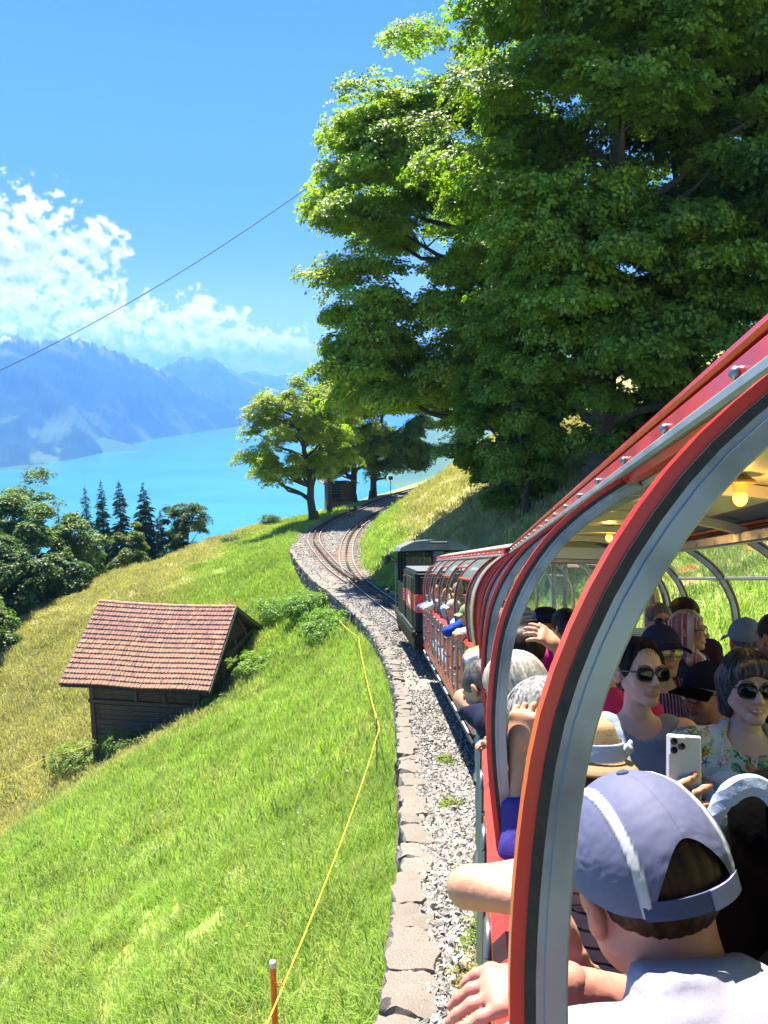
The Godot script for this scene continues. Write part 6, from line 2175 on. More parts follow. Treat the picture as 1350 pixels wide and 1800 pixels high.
func person(s: Dictionary) -> Node3D:
	var X: Transform3D = s.get("car", car1())
	var hp: Vector3 = s.head
	var yaw: float = s.get("yaw", 0.0)
	var hyaw: float = s.get("hyaw", yaw)
	var big: float = s.get("k", 1.0)
	var cell: float = s.get("cell", 0.022)
	var hc: float = s.get("hcell", 0.009)
	var seat: float = s.get("seat", 1.13)
	var lean: Vector3 = s.get("lean", Vector3.ZERO)
	var hip := Vector3(clampf(hp.x - lean.x, -0.64, 0.64), seat + 0.11, hp.z - lean.z)
	var ty := Basis(Vector3.UP, yaw)
	var t := thing("person", s.label, "person", X * Transform3D(Basis(), hip), s.get("group", "passengers riding in the coaches"))
	var H := hp - hip
	var drop: float = s.get("drop", 0.212)
	var back: float = s.get("back", 0.045)
	var neck := H + Vector3(0, -drop + 0.085, 0) + Basis(Vector3.UP, hyaw) * Vector3(0, 0, 0.03).lerp(Vector3(0, 0, back), 0.7)
	var sc: Vector3 = H + Vector3(0, -drop, 0) + ty * Vector3(0, 0, back) + s.get("shift", Vector3.ZERO)
	var sw: float = s.get("sw", 0.185)
	var fem: bool = s.get("fem", false)
	var skin: Color = s.skin
	var sh: Array = [sc + ty * Vector3(-sw, 0, 0), sc + ty * Vector3(sw, 0, 0)]
	var arms: Array = s.get("arms", [null, null])
	var el: Array = []
	var wr: Array = []
	for i in 2:
		var g := -1.0 if i == 0 else 1.0
		if i < arms.size() and arms[i] != null:
			el.append(arms[i][0] - hip); wr.append(arms[i][1] - hip)
		else:
			el.append(sh[i] + ty * Vector3(g * 0.06, -0.27, -0.04)); wr.append(el[i] + Vector3(0, -0.03, 0) + Basis(Vector3.UP, 0.0 if cos(yaw) > -0.3 else PI) * Vector3(-g * 0.08, 0, -0.22))
			el[i].x = clampf(el[i].x + hip.x, -0.78, 0.78) - hip.x; wr[i].x = clampf(wr[i].x + hip.x, -0.76, 0.76) - hip.x
	var lo := Vector3(-0.3, -0.15, -0.3)
	var hi := Vector3(0.3, 0.5, 0.3)
	for q in [sc, sh[0], sh[1], el[0], el[1], wr[0], wr[1], neck]:
		lo = lo.min(q - Vector3.ONE * 0.1); hi = hi.max(q + Vector3.ONE * 0.1)
	# body
	var f := Field.new(lo, hi, cell)
	var bw := (0.155 if fem else 0.17) * big
	f.ell(Vector3(0, 0.0, 0), Vector3(bw, 0.12, 0.12 * big), ty, 0.05, skin)
	f.ell(sc * 0.45, Vector3(bw * 0.85, 0.17, 0.10 * big), ty, 0.06, skin)
	f.ell(sc * 0.78, Vector3(bw * 0.98, 0.16, 0.105 * big), ty, 0.06, skin)
	f.cap(sh[0], sh[1], 0.048, 0.048, 0.04, skin)
	f.cap(sc, H + Basis(Vector3.UP, hyaw) * Basis(Vector3.BACK, s.get("roll", 0.0)) * Vector3(0, -0.08, 0.028), 0.052 if fem else 0.064, 0.044 if fem else 0.054, 0.04, skin)
	for i in 2:
		f.cap(sh[i], el[i], 0.046 if fem else 0.053, 0.036 if fem else 0.041, 0.03, skin)
		f.cap(el[i], wr[i], 0.038 if fem else 0.042, 0.025 if fem else 0.028, 0.02, skin)
	var b := MB.new()
	f.mesh_into(b)
	var hx := Transform3D(Basis(Vector3.UP, hyaw) * Basis(Vector3.RIGHT, s.get("pitch", 0.0)) * Basis(Vector3.BACK, s.get("roll", 0.0)) * Basis.from_scale(Vector3.ONE * s.get("hs", 1.0)), H)
	head_shape(b, hx, s, hc)
	var hands: Array = s.get("hands", [null, null])
	for i in 2:
		var fd: Vector3 = (wr[i] - el[i]).normalized()
		var nr := Vector3.UP
		var curl := 0.45
		var spr := 0.1
		var nl := Color.TRANSPARENT if s.get("fcell", 0.007) > 0.0046 else Color(minf(skin.r * 1.2, 1.0), skin.g * 1.12, skin.b * 1.12)
		if hands[i] != null:
			fd = hands[i][0]; nr = hands[i][1]; curl = hands[i][2]; spr = hands[i][3]
			if hands[i].size() > 4: nl = hands[i][4]
		hand(b, wr[i], fd, nr, i == 1, curl, s.get("fcell", 0.007), skin, spr, 1.0, nl)
	part(t, "body", b.mesh(true), M.skin)
	# shirt
	var sl: float = s.get("sleeve", 0.5)
	var g2 := Field.new(lo, hi, cell)
	var ex := 0.012
	g2.ell(Vector3(0, 0.0, 0), Vector3(bw + ex, 0.13, 0.12 * big + ex), ty, 0.05)
	g2.ell(sc * 0.45, Vector3(bw * 0.85 + ex * 1.5, 0.18, 0.10 * big + ex * 1.5), ty, 0.06)
	g2.ell(sc * 0.78, Vector3(bw * 0.98 + ex, 0.165, 0.105 * big + ex), ty, 0.06)
	if fem:
		for g in [-1.0, 1.0]:
			g2.ell(sc * 0.70 + ty * Vector3(g * 0.07, 0, -0.085), Vector3(0.065, 0.065, 0.055), ty, 0.04)
	if sl > 0.0:
		g2.cap(sh[0], sh[1], 0.048 + ex, 0.048 + ex, 0.04)
		g2.cap(sc, neck + Vector3(0, -0.02, 0), (0.056 if fem else 0.066) + ex, 0.060 + ex * 0.6, 0.03)
		for i in 2:
			var e1: Vector3 = sh[i].lerp(el[i], minf(1.0, sl * 1.35))
			g2.cap(sh[i], e1, (0.046 if fem else 0.053) + ex, (0.042 if fem else 0.05) + ex * 1.4, 0.03)
			if sl >= 1.0:
				g2.cap(el[i], el[i].lerp(wr[i], 0.9), 0.042 + ex, 0.032 + ex, 0.02)
	else:
		for i in 2:
			g2.cap(sc * 0.9 + (sh[i] - sc) * 0.62, sh[i] + (sc - sh[i]) * 0.34 + Vector3(0, 0.012, 0), 0.05, 0.042 + ex, 0.03)
	# neckline
	if sl > 0.0:
		for i in 2:
			g2.cap(sc + Vector3(0, 0.035, 0), sh[i] + Vector3(0, 0.0, 0), 0.062, 0.05 + ex, 0.03)
	var nk: Vector3 = sc + Vector3(0, 0.07, 0) + ty * Vector3(0, 0, -0.06)
	if s.get("neckline", 0.055) > 0.0: g2.ell(nk, Vector3(0.075, s.get("neckline", 0.055), 0.07), ty * Basis(Vector3.RIGHT, 0.5), 0.015, Color.WHITE, true)
	g2.cut(neck + Vector3(0, 0.015, 0), (Vector3(0, 1, 0) + ty * Vector3(0, 0, -0.35)).normalized())
	b = MB.new()
	g2.mesh_into(b, false, fn, s.get("fold", 0.013), s.get("fold_f", 7.0))
	part(t, "shirt", b.mesh(), s.shirt)
	# trousers and shoes
	if s.get("legs", true):
		var ly := Basis(Vector3.UP, 0.0 if cos(yaw) > -0.3 else PI)
		var kn: Array = []
		var an: Array = []
		for g in [-1.0, 1.0]:
			kn.append(ly * Vector3(g * 0.10, 0.0, -0.40)); an.append(ly * Vector3(g * 0.10, -0.37, -0.36))
		var tl := Vector3(-0.6, -0.5, -0.6)
		var fl := Field.new(Vector3(-0.2, -0.46, -0.2).min(kn[0] - Vector3.ONE * 0.12).min(kn[1] - Vector3.ONE * 0.12).min(an[0] - Vector3.ONE * 0.1), Vector3(0.2, 0.14, 0.2).max(kn[0] + Vector3.ONE * 0.12).max(kn[1] + Vector3.ONE * 0.12), 0.026)
		fl.ell(Vector3(0, -0.02, 0), Vector3(bw + 0.01, 0.115, 0.13), ty, 0.05)
		for i in 2:
			fl.cap(ly * Vector3(-0.085 + 0.17 * i, -0.02, -0.04), kn[i], 0.083, 0.064, 0.04)
			fl.cap(kn[i], an[i], 0.062, 0.048, 0.03)
		b = MB.new()
		fl.mesh_into(b, false)
		part(t, "trousers", b.mesh(), s.get("trousers", M.cloth_jeans))
	# hair, hat, glasses
	if s.has("hair"): hair(t, hx * Transform3D(Basis.from_scale(Vector3.ONE * (0.955 if s.has("cap") or s.has("hat") else 1.0)), Vector3.ZERO), s.hair[0], s.hair[1], hc * 1.05, not (s.has("cap") or s.has("hat") or s.has("scarf")))
	if s.has("glasses"): glasses(t, hx, s.glasses == "dark")
	else:
		for g in [-1.0, 1.0]:
			var eb := MB.new()
			eb.ball(Vector3(g * 0.031, 0.006, -0.0765), Vector3(0.0125, 0.0085, 0.010), Basis(), 10, 8)
			var ey := part(t, "eye", eb.mesh(), M.eye_white, hx)
			eb = MB.new()
			eb.ball(Vector3(g * 0.031, 0.005, -0.0835), Vector3(0.0055, 0.0055, 0.0045), Basis(), 8, 6)
			part(ey, "iris", eb.mesh(), M.black_gloss)
	if hc < 0.0075 and s.has("hair"):
		var wb := MB.new()
		var bc: Color = s.hair[1].get_meta("dark")
		wb.col = bc.lerp(skin, 0.15)
		for g in [-1.0, 1.0]:
			wb.tube([Vector3(g * 0.013, 0.0275, -0.0985), Vector3(g * 0.030, 0.0335, -0.0945), Vector3(g * 0.050, 0.028, -0.0815)], 0.0028, 6, 0.0014)
		part(t, "eyebrows", wb.mesh(true), M.skin, hx)
	if s.get("smile", false):
		var te := MB.new()
		te.ball(Vector3(0, -0.0618, -0.0868), Vector3(0.016, 0.0036, 0.006), Basis(), 12, 6)
		part(t, "teeth", te.mesh(), M.teeth, hx)
	if s.has("cap"): ball_cap(t, hx, s.cap[0], s.cap[1], s.cap.size() > 2, s.cap.size() > 2)
	if s.has("hat"): brim_hat(t, hx, s.hat[0], s.hat[1], s.hat[2], s.hat[3], s.hat.size() > 4)
	if s.has("scarf"):
		var fs := Field.new(Vector3(-0.14, -0.24, -0.13), Vector3(0.14, 0.15, 0.16), 0.008)
		fs.ell(Vector3(0, 0.03, 0.017), Vector3(0.091, 0.098, 0.110), Basis(), 0.03)
		fs.ell(Vector3(0, -0.07, 0.03), Vector3(0.078, 0.09, 0.085), Basis(), 0.05)
		fs.ell(Vector3(0, -0.17, 0.0), Vector3(0.115, 0.055, 0.095), Basis(), 0.04)
		fs.ell(Vector3(0, -0.02, -0.09), Vector3(0.066, 0.10, 0.085), Basis(), 0.015, Color.WHITE, true)
		b = MB.new()
		fs.mesh_into(b, false, fn, 0.008, 14.0)
		part(t, "headscarf", b.mesh(), s.scarf, hx)
	return t
func smooth_line(p: Array, n: int) -> Array:
	var o: Array = []
	for i in p.size() - 1:
		for k in n:
			o.append(p[i].cubic_interpolate(p[i + 1], p[maxi(i - 1, 0)], p[mini(i + 2, p.size() - 1)], float(k) / n))
	o.append(p[p.size() - 1])
	return o

func far(x: float, y: float, z: float) -> Vector3:
	return Vector3(x, y, z)

func build_people() -> void:
	M.cloth_fold = noise_tex(0.012, [], 256, 4, true, 7.0, 91)
	M.hair_n = noise_tex(0.05, [], 256, 4, true, 9.0, 92)
	mat("skin", Color.WHITE, 0.5, {"vertex_color_use_as_albedo": true, "normal_enabled": true, "normal_texture": M.fine, "normal_scale": 0.12, "uv1_triplanar": true, "uv1_scale": Vector3.ONE * 9.0, "metallic_specular": 0.4, "subsurf_scatter_enabled": true, "subsurf_scatter_strength": 0.12})
	mat("black_gloss", lin(0.012, 0.012, 0.014), 0.15)
	mat("lens_dark", lin(0.006, 0.006, 0.008), 0.04)
	mat("eye_white", lin(0.5, 0.47, 0.45), 0.2)
	M.strap_pale = cloth("strap_pale", lin(0.19, 0.19, 0.33))
	M.cloth_jeans = cloth("cloth_jeans", lin(0.03, 0.045, 0.085))
	var fair := Color(0.40, 0.215, 0.145)
	var light := Color(0.54, 0.33, 0.255)
	mat("teeth", lin(0.6, 0.57, 0.52), 0.3)
	var rosy := Color(0.41, 0.175, 0.13)
	var tan := Color(0.36, 0.19, 0.12)
	var brown := Color(0.23, 0.11, 0.065)
	var h_black := hair_mat("hair_black", lin(0.006, 0.005, 0.006), lin(0.03, 0.022, 0.02))
	var h_brown := hair_mat("hair_brown", lin(0.014, 0.006, 0.004), lin(0.05, 0.023, 0.013))
	var h_grey := hair_mat("hair_grey", lin(0.03, 0.03, 0.034), lin(0.17, 0.17, 0.18))
	var h_salt := hair_mat("hair_salt", lin(0.02, 0.018, 0.02), lin(0.12, 0.115, 0.115))
	var h_silver := hair_mat("hair_silver", lin(0.16, 0.15, 0.135), lin(0.42, 0.40, 0.36))
	var h_blond := hair_mat("hair_blond", lin(0.16, 0.10, 0.05), lin(0.38, 0.26, 0.13))
	var white_tee := cloth("white_tee", lin(0.25, 0.24, 0.31), "plain", Color.WHITE, 11.0)
	white_tee.normal_scale = 0.15
	var navy := cloth("navy_cloth", lin(0.012, 0.015, 0.035))
	var black := cloth("black_cloth", lin(0.0025, 0.0025, 0.003))
	var pale := cloth("pale_blue_cloth", lin(0.30, 0.36, 0.50))
	var plain_white := cloth("white_cloth", lin(0.42, 0.43, 0.45))
	# --- the man with the cap
	var cap_m := mat("cap_cloth", Color.WHITE, 0.75, {"vertex_color_use_as_albedo": true, "normal_enabled": true, "normal_texture": M.cloth_fold, "normal_scale": 0.02, "uv1_triplanar": true, "uv1_scale": Vector3.ONE * 7.0})
	var man := person({"label": "person in white tee shirt and blue-grey cap with white piping, seen from behind", "head": spot(0.216, -0.362, 1.0), "drop": 0.15, "back": 0.115, "shift": Vector3(0.035, 0, 0), "yaw": 0.30, "hyaw": 0.34, "pitch": -0.12, "roll": 0.23, "skin": rosy, "shirt": white_tee, "sleeve": 0.55, "sw": 0.20, "k": 1.08, "cell": 0.012, "hcell": 0.0048, "fcell": 0.0042,
		"arms": [[spot(0.005, -0.69, 1.08), spot(0.24, -0.68, 1.22)], [spot(0.42, -0.64, 1.22), spot(0.125, -0.56, 1.15)]], "hands": [[Vector3(1, 0.0, -0.2), Vector3(0, 1, 0.2), 0.5, 0.1], [Vector3(-1.0, -0.12, 0.12), Vector3(0.0, 1, 0.35), 0.30, 0.12]],
		"hair": ["short", h_brown], "cap": [cap_m, cloth("cap_brim", lin(0.05, 0.06, 0.12)), true], "neckline": 0.0, "fold": 0.034, "fold_f": 5.0})
	# --- neighbours
	person({"label": "person in straw hat with blue bow and striped top, elbow out over the sill", "head": spot(0.228, -0.415, 1.74), "hs": 0.88, "yaw": 1.75, "hyaw": 1.2, "skin": fair, "fem": true, "shirt": cloth("sailor_stripe", lin(0.34, 0.35, 0.42), "hstripe", lin(0.015, 0.018, 0.05), 9.0), "sleeve": 0.35, "cell": 0.013, "hcell": 0.007, "fcell": 0.0045, "drop": 0.12, "back": 0.05, "lean": Vector3(-0.05, 0, -0.14),
		"arms": [[spot(0.0, -0.60, 1.57), spot(0.150, -0.585, 1.47)], [spot(0.28, -0.74, 1.86), spot(0.30, -0.78, 1.62)]], "hands": [[Vector3(0.30, -0.95, 0.05), Vector3(-0.5, 0.1, 0.85), 0.35, 0.08], null],
		"hair": ["bob", h_brown], "hat": [cloth("straw", lin(0.30, 0.21, 0.12), "hstripe", lin(0.24, 0.16, 0.09), 40.0), pale, 0.10, 0.022, true]})
	var holder := person({"label": "person in black top with white hood trim, holding up a white phone", "head": spot(0.60, -0.085, 1.12), "yaw": 0.1, "skin": fair, "fem": true, "shirt": black, "sleeve": 1.0, "sw": 0.20, "k": 1.15, "seat": 1.33, "cell": 0.013, "hcell": 0.010, "fcell": 0.004, "legs": true,
		"arms": [[spot(0.40, -0.56, 1.34), spot(0.332, -0.455, 1.60)], null], "hands": [[Vector3(0.93, 0.30, -0.08), Vector3(0.0, 0.12, 1.0), 0.16, 0.2, Color(0.75, 0.02, 0.10)], null], "hair": ["long", h_brown], "neckline": 0.03})
	var hb := MB.new()
	var tr := holder.transform.affine_inverse() * car1()
	var pts: Array = []
	for q in [[1226, 1420, 1.02], [1234, 1390, 1.01], [1250, 1366, 1.0], [1272, 1349, 1.0], [1296, 1345, 1.0], [1318, 1356, 1.0], [1338, 1380, 1.0], [1362, 1400, 1.0], [1400, 1412, 1.0]]:
		pts.append(tr * spot((q[0] - 832.0) / 1352.0 * q[2], -(q[1] - 1018.0) / 1352.0 * q[2] + 0.005, q[2]))
	pts = smooth_line(pts, 5)
	hb.sweep(pts, [Vector2(-0.006, -0.011), Vector2(0.008, -0.012), Vector2(0.010, 0.0), Vector2(0.004, 0.010), Vector2(-0.008, 0.009)], [Vector3.UP, Vector3.UP, Vector3(0.4, 1, 0), Vector3(0.2, 1, 0.2)])
	pts = []
	for q in [[1352, 1180], [1347, 1230], [1343, 1290], [1345, 1340], [1356, 1390]]:
		pts.append(tr * spot((q[0] - 820.0) / 1352.0, -(q[1] - 1018.0) / 1352.0, 1.0))
	hb.sweep(pts, [Vector2(-0.02, -0.008), Vector2(0.02, -0.008), Vector2(0.02, 0.008), Vector2(-0.02, 0.008)], [Vector3(0, 0, 1)])
	part(holder, "hood_trim", hb.mesh(), cloth("hood_trim", lin(0.26, 0.31, 0.42)))
	# phone held by that hand
	var pX := car1() * Transform3D(Basis(Vector3.UP, 0.18) * Basis(Vector3.BACK, -0.06) * Basis(Vector3.RIGHT, -0.12), spot(0.425, -0.375, 1.635))
	var ph := thing("mobile_phone", "white mobile phone with three camera lenses held up over the seats", "phone", pX)
	var pb := MB.new()
	pb.box(Transform3D(), Vector3(0.072, 0.150, 0.0085), 0.004)
	part(ph, "case", pb.mesh(), mat("phone_white", lin(0.62, 0.60, 0.62), 0.35))
	part(ph, "camera_block", bxm(Vector3(0.033, 0.036, 0.004), 0.0018), M.phone_white, at(-0.0165, 0.053, 0.006))
	for q in [[-0.0245, 0.0615], [-0.0245, 0.0445], [-0.0085, 0.053]]:
		var lm := MB.new()
		lm.lathe([Vector2(0.0, 0.002), Vector2(0.0055, 0.002), Vector2(0.0068, 0.0025), Vector2(0.0072, 0.0), Vector2(0.0072, -0.002)], Transform3D(Basis(Vector3.RIGHT, PI / 2), Vector3(q[0], q[1], 0.0085)), 16)
		part(ph, "camera_lens", lm.mesh(), M.black_gloss)
	part(ph, "screen", bxm(Vector3(0.066, 0.144, 0.001), 0.0), M.black_gloss, at(0, 0, -0.0046))
	part(ph, "grip_band", bxm(Vector3(0.010, 0.05, 0.008), 0.003), cloth("grip_band", lin(0.35, 0.30, 0.32)), at(-0.012, -0.03, 0.0085))
	# --- two women facing the viewer
	person({"label": "person in grey-blue sleeveless top and dark sunglasses, arms folded, facing the viewer", "head": spot(0.600, -0.318, 2.88), "yaw": PI + 0.05, "hyaw": PI + 0.28, "pitch": 0.05, "skin": light, "fem": true, "sw": 0.165, "shirt": cloth("grey_blue_tank", lin(0.20, 0.25, 0.32)), "sleeve": 0.0, "cell": 0.013, "hcell": 0.0045, "fcell": 0.005, "neckline": 0.085,
		"arms": [[spot(0.875, -0.80, 2.72), spot(0.70, -0.80, 2.52)], [spot(0.385, -0.80, 2.70), spot(0.555, -0.775, 2.53)]], "hands": [[Vector3(-0.9, 0.1, 0.3), Vector3(0.1, 0.5, 0.8), 0.5, 0.1], [Vector3(0.9, -0.1, 0.25), Vector3(0.1, 0.6, 0.8), 0.4, 0.1]],
		"hair": ["bun", h_black], "glasses": "dark"})
	person({"label": "person in flowered short-sleeved top and dark sunglasses, smiling", "head": spot(0.915, -0.335, 2.72), "yaw": PI + 0.05, "hyaw": PI - 0.02, "skin": light, "fem": true, "sw": 0.175, "k": 1.05, "shirt": cloth("flower_print", lin(0.62, 0.64, 0.64), "floral", Color.WHITE, 4.2), "sleeve": 0.55, "cell": 0.014, "hcell": 0.0048, "fcell": 0.006, "neckline": 0.075, "smile": true,
		"hair": ["bob", h_salt], "glasses": "dark"})
	person({"label": "person in navy cap and glasses with purple striped shirt behind the sleeveless top", "head": spot(0.925, -0.325, 3.95), "yaw": PI, "hyaw": PI + 0.3, "skin": tan, "shirt": cloth("purple_stripe", lin(0.05, 0.02, 0.06), "vstripe", lin(0.22, 0.17, 0.26), 8.0), "sleeve": 0.9, "cell": 0.018, "hcell": 0.006, "hair": ["short", h_grey], "cap": [cloth("navy_cap", lin(0.016, 0.02, 0.045)), navy], "glasses": "clear"})
	person({"label": "person in black cap and lime collar, turned sideways with glasses", "head": spot(0.985, -0.45, 3.42), "yaw": 1.3, "hyaw": 1.95, "pitch": -0.15, "skin": rosy, "shirt": cloth("lime_cloth", lin(0.24, 0.40, 0.03)), "sleeve": 1.0, "cell": 0.018, "hcell": 0.006, "hair": ["short", h_silver], "cap": [cloth("black_cap", lin(0.008, 0.010, 0.022)), black], "glasses": "clear"})
	person({"label": "person in bright blue jacket and dark sunglasses, close-cropped hair", "head": spot(1.25, -0.25, 5.4), "yaw": PI, "hyaw": PI + 0.08, "skin": rosy, "shirt": cloth("royal_blue", lin(0.012, 0.05, 0.30)), "sleeve": 1.0, "cell": 0.02, "hcell": 0.0062, "hair": ["short", hair_mat("hair_cropped", lin(0.05, 0.04, 0.035), lin(0.15, 0.12, 0.10))], "glasses": "dark", "sw": 0.2})
	person({"label": "person in red and white striped headscarf and glasses, looking out sideways", "head": spot(1.31, -0.275, 4.9), "yaw": PI + 0.8, "hyaw": PI + 1.15, "skin": fair, "fem": true, "shirt": cloth("deep_blue", lin(0.012, 0.022, 0.09)), "sleeve": 0.6, "cell": 0.02, "hcell": 0.0062, "hair": ["short", h_blond], "scarf": cloth("scarf_print", lin(0.26, 0.055, 0.065), "scarf", lin(0.50, 0.45, 0.43), 7.0), "glasses": "clear"})
	person({"label": "dark-haired person half hidden behind the striped headscarf", "head": spot(1.47, -0.225, 5.6), "yaw": PI, "hyaw": PI + 0.5, "skin": tan, "shirt": cloth("dark_plum", lin(0.03, 0.01, 0.02)), "hair": ["full", h_brown]})
	person({"label": "person in pale blue-grey cap seen from behind near the bank side", "head": spot(1.50, -0.30, 4.5), "yaw": 0.05, "skin": fair, "shirt": cloth("grey_cloth", lin(0.12, 0.12, 0.13)), "hair": ["short", h_grey], "cap": [cloth("pale_cap", lin(0.12, 0.15, 0.20)), cloth("pale_cap", lin(0.12, 0.15, 0.20))]})
	person({"label": "black-haired person at the bank side, cut by the picture's edge", "head": spot(1.475, -0.245, 4.0), "yaw": 0.5, "skin": brown, "shirt": black, "hair": ["short", h_black], "hcell": 0.007})
	# --- along the open side
	person({"label": "person with a full head of silver hair leaning towards the open side", "head": spot(0.150, -0.385, 2.70), "sw": 0.155, "shift": Vector3(0.08, 0, 0), "yaw": 1.25, "hyaw": 1.0, "pitch": -0.35, "skin": fair, "fem": true, "shirt": cloth("blue_violet", lin(0.03, 0.03, 0.16)), "sleeve": 0.6, "cell": 0.018, "hcell": 0.0058, "lean": Vector3(-0.18, 0, 0), "arms": [[spot(0.16, -0.72, 2.55), spot(0.12, -0.62, 2.62)], [spot(0.20, -0.72, 2.9), spot(0.12, -0.62, 2.8)]], "hair": ["full", h_silver]})
	person({"label": "person with streaked dark grey hair and glasses resting head on one hand", "head": spot(0.205, -0.405, 2.18), "sw": 0.155, "shift": Vector3(0.08, 0, 0), "yaw": 1.3, "hyaw": 1.75, "pitch": -0.42, "skin": tan, "shirt": cloth("violet_blue", lin(0.045, 0.035, 0.20)), "sleeve": 1.0, "cell": 0.016, "hcell": 0.0056, "fcell": 0.0045, "lean": Vector3(-0.16, 0, 0),
		"arms": [[spot(0.14, -0.68, 2.02), spot(0.125, -0.44, 2.07)], null], "hands": [[Vector3(0.15, 0.95, -0.1), Vector3(-0.5, 0.1, 0.8), 0.55, 0.08], null], "hair": ["full", hair_mat("hair_streaked", lin(0.012, 0.012, 0.015), lin(0.30, 0.30, 0.31))], "glasses": "clear"})
	person({"label": "tanned person with short black hair in navy shirt with pale stripes", "head": spot(0.215, -0.33, 3.5), "yaw": 0.9, "hyaw": 1.5, "pitch": -0.2, "skin": brown, "shirt": cloth("navy_pin", lin(0.012, 0.014, 0.035), "vstripe", lin(0.30, 0.30, 0.34), 5.0), "sleeve": 0.7, "cell": 0.018, "hcell": 0.007, "hair": ["short", h_black]})
	person({"label": "person in pink top raising a bent arm and hand inside the coach", "head": spot(0.50, -0.30, 3.2), "yaw": 0.4, "skin": tan, "shirt": cloth("hot_pink", lin(0.40, 0.02, 0.12)), "sleeve": 0.35, "cell": 0.016, "fcell": 0.005, "hair": ["short", h_brown],
		"arms": [[spot(0.385, -0.50, 3.12), spot(0.345, -0.265, 3.15)], null], "hands": [[Vector3(-0.75, 0.55, 0.1), Vector3(0.4, 0.6, 0.6), 0.35, 0.25], null]})
	person({"label": "person in black brimmed hat and maroon shirt near the front wall", "head": spot(0.54, -0.335, 6.0), "yaw": 1.6, "hyaw": 1.9, "skin": tan, "shirt": cloth("maroon_cloth", lin(0.09, 0.02, 0.035)), "sleeve": 0.6, "hair": ["short", h_grey], "hat": [cloth("black_felt", lin(0.012, 0.013, 0.015)), navy, 0.095, 0.06]})
	person({"label": "person in magenta jacket and dark patterned headband beside the black hat", "head": spot(0.655, -0.33, 5.65), "yaw": 0.3, "hyaw": 0.6, "skin": fair, "fem": true, "shirt": cloth("magenta_cloth", lin(0.40, 0.015, 0.16)), "sleeve": 0.9, "hair": ["full", h_black]})
	person({"label": "person in yellow tee leaning an elbow on the sill by the front wall", "head": spot(0.19, -0.36, 6.15), "yaw": 0.7, "skin": tan, "shirt": cloth("yellow_cloth", lin(0.48, 0.34, 0.04)), "sleeve": 0.5, "hair": ["short", h_brown], "arms": [[spot(-0.03, -0.60, 5.95), spot(0.10, -0.60, 6.2)], null]})
	person({"label": "pale person with reddish curls in white shirt behind the arches", "head": spot(0.185, -0.33, 5.2), "yaw": PI - 0.3, "skin": rosy, "shirt": plain_white, "sleeve": 0.6, "hair": ["full", hair_mat("hair_red", lin(0.10, 0.04, 0.02), lin(0.26, 0.13, 0.07))]})
	person({"label": "person with thin dark hair bending out over the sill, bare elbow outside", "head": spot(0.055, -0.50, 3.62), "shift": Vector3(0.17, 0.03, 0.04), "drop": 0.16, "yaw": 0.6, "hyaw": 0.9, "pitch": -0.6, "skin": tan, "shirt": navy, "sleeve": 0.45, "cell": 0.016, "hcell": 0.007, "lean": Vector3(-0.2, 0, 0), "hair": ["short", h_salt], "arms": [[spot(-0.04, -0.565, 3.72), spot(0.09, -0.60, 3.52)], null]})
	# --- second coach
	var c2 := car2()
	var sage := cloth("sage_cap", lin(0.17, 0.22, 0.10))
	person({"car": c2, "label": "person in pale green cap leaning folded arms on the second coach's sill", "head": far(-0.86, 1.83, -1.22), "yaw": 1.0, "hyaw": 1.25, "pitch": -0.2, "skin": tan, "shirt": cloth("grey_white", lin(0.30, 0.31, 0.33)), "sleeve": 0.5, "cell": 0.018, "hcell": 0.007, "lean": Vector3(-0.2, 0, 0), "hair": ["short", h_brown], "cap": [sage, sage], "glasses": "dark", "arms": [[far(-1.0, 1.60, -0.95), far(-0.98, 1.60, -1.2)], [far(-0.95, 1.60, -1.5), far(-0.99, 1.61, -1.3)]]})
	person({"car": c2, "label": "person in bright blue jacket, sleeve bulging over the sill ahead of the green cap", "head": far(-0.70, 1.88, -1.95), "yaw": 0.3, "skin": fair, "shirt": cloth("royal_blue", lin(0.012, 0.05, 0.30)), "sleeve": 1.0, "hair": ["full", h_black], "arms": [[far(-1.06, 1.58, -1.75), far(-0.9, 1.58, -2.0)], null], "k": 1.1})
	person({"car": c2, "label": "dark-haired person sitting inside the second coach by its rear window", "head": far(-0.35, 1.93, -0.75), "yaw": PI - 0.3, "skin": tan, "shirt": cloth("dusty_pink", lin(0.25, 0.12, 0.12)), "hair": ["full", h_black]})
	person({"car": c2, "label": "black-haired person in red top in the second coach", "head": far(-0.62, 1.93, -2.6), "yaw": 2.6, "skin": tan, "shirt": cloth("red_cloth", lin(0.35, 0.01, 0.015)), "hair": ["full", h_black]})
	person({"car": c2, "label": "person in white bucket cap looking out of the second coach", "head": far(-0.86, 1.80, -3.1), "yaw": 1.4, "skin": fair, "shirt": plain_white, "hair": ["short", h_grey], "lean": Vector3(-0.1, 0, 0), "cap": [cloth("cream_cap", lin(0.34, 0.30, 0.24)), cloth("cream_cap", lin(0.34, 0.30, 0.24))]})
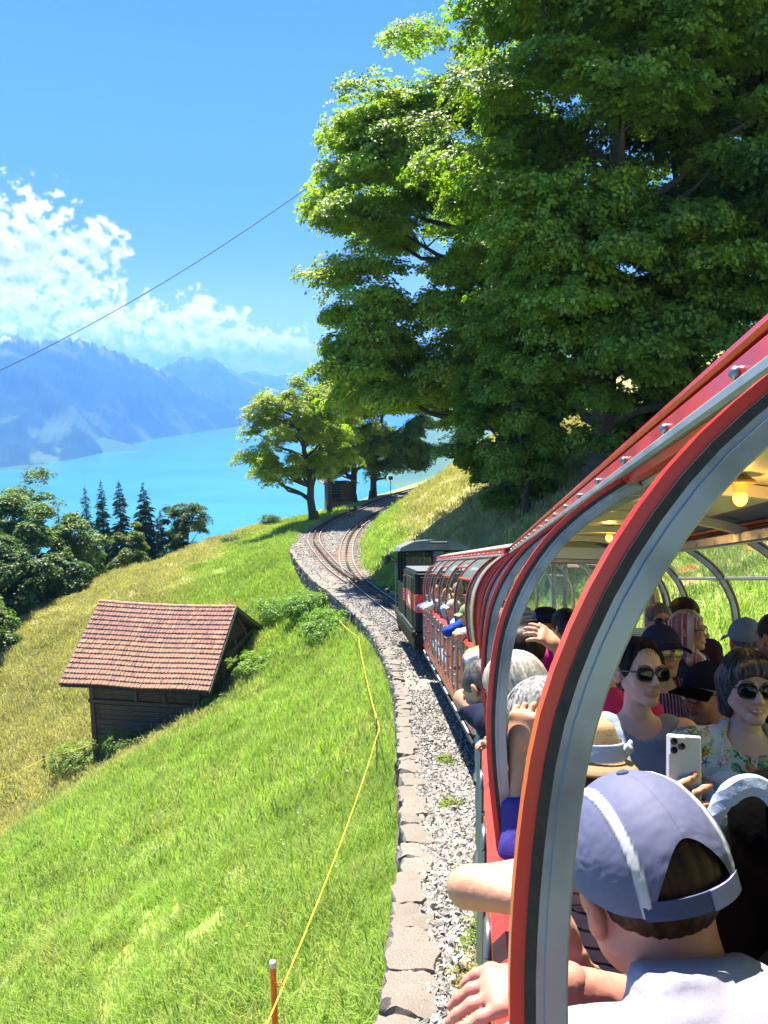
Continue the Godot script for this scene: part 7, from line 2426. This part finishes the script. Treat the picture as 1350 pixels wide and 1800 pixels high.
	person({"car": c2, "label": "blond person in turquoise top leaning from the second coach", "head": far(-0.82, 1.87, -3.75), "yaw": 1.2, "skin": fair, "fem": true, "shirt": cloth("turquoise", lin(0.02, 0.28, 0.33)), "hair": ["bob", h_blond]})
	person({"car": c2, "label": "fair-haired person in pale blue shirt amid the second coach", "head": far(-0.80, 1.93, -4.6), "yaw": 1.0, "skin": rosy, "shirt": cloth("sky_shirt", lin(0.20, 0.32, 0.45)), "hair": ["short", h_blond]})
	person({"car": c2, "label": "white-haired person sitting back in the second coach", "head": far(-0.55, 1.98, -5.3), "yaw": PI, "skin": fair, "shirt": cloth("grey_white", lin(0.30, 0.31, 0.33)), "hair": ["full", h_silver]})
	person({"car": c2, "label": "balding pink-faced person in white shirt with an arm over the sill", "head": far(-0.86, 1.94, -6.1), "yaw": 1.2, "hyaw": 1.6, "skin": Color(0.42, 0.20, 0.16), "shirt": plain_white, "sleeve": 0.6, "hair": ["short", h_blond], "arms": [[far(-1.1, 1.62, -5.85), far(-1.0, 1.60, -6.15)], [far(-1.12, 1.62, -6.5), far(-1.02, 1.60, -6.3)]], "k": 1.1})
	person({"car": c2, "label": "ruddy person at the engine end of the second coach", "head": far(-0.82, 1.86, -7.6), "yaw": 0.8, "skin": Color(0.42, 0.19, 0.15), "shirt": cloth("denim_blue", lin(0.05, 0.14, 0.28)), "sleeve": 0.9, "hair": ["short", h_brown], "arms": [[far(-1.1, 1.58, -7.4), far(-0.98, 1.58, -7.7)], null]})
	# bag on the lap
	var bg := thing("shoulder_bag", "black soft bag held in the folded arms", "bag", car1() * Transform3D(Basis(Vector3.UP, 0.1), spot(0.64, -0.745, 2.60)))
	var bb := MB.new()
	bb.ball(Vector3.ZERO, Vector3(0.15, 0.085, 0.055), Basis(Vector3.BACK, 0.12), 20, 12)
	part(bg, "pouch", bb.mesh(), black)
	bb = MB.new()
	bb.tube([Vector3(-0.10, 0.05, 0.03), Vector3(-0.05, 0.11, 0.03), Vector3(0.04, 0.11, 0.03), Vector3(0.10, 0.04, 0.03)], 0.008, 6)
	part(bg, "strap", bb.mesh(), black)
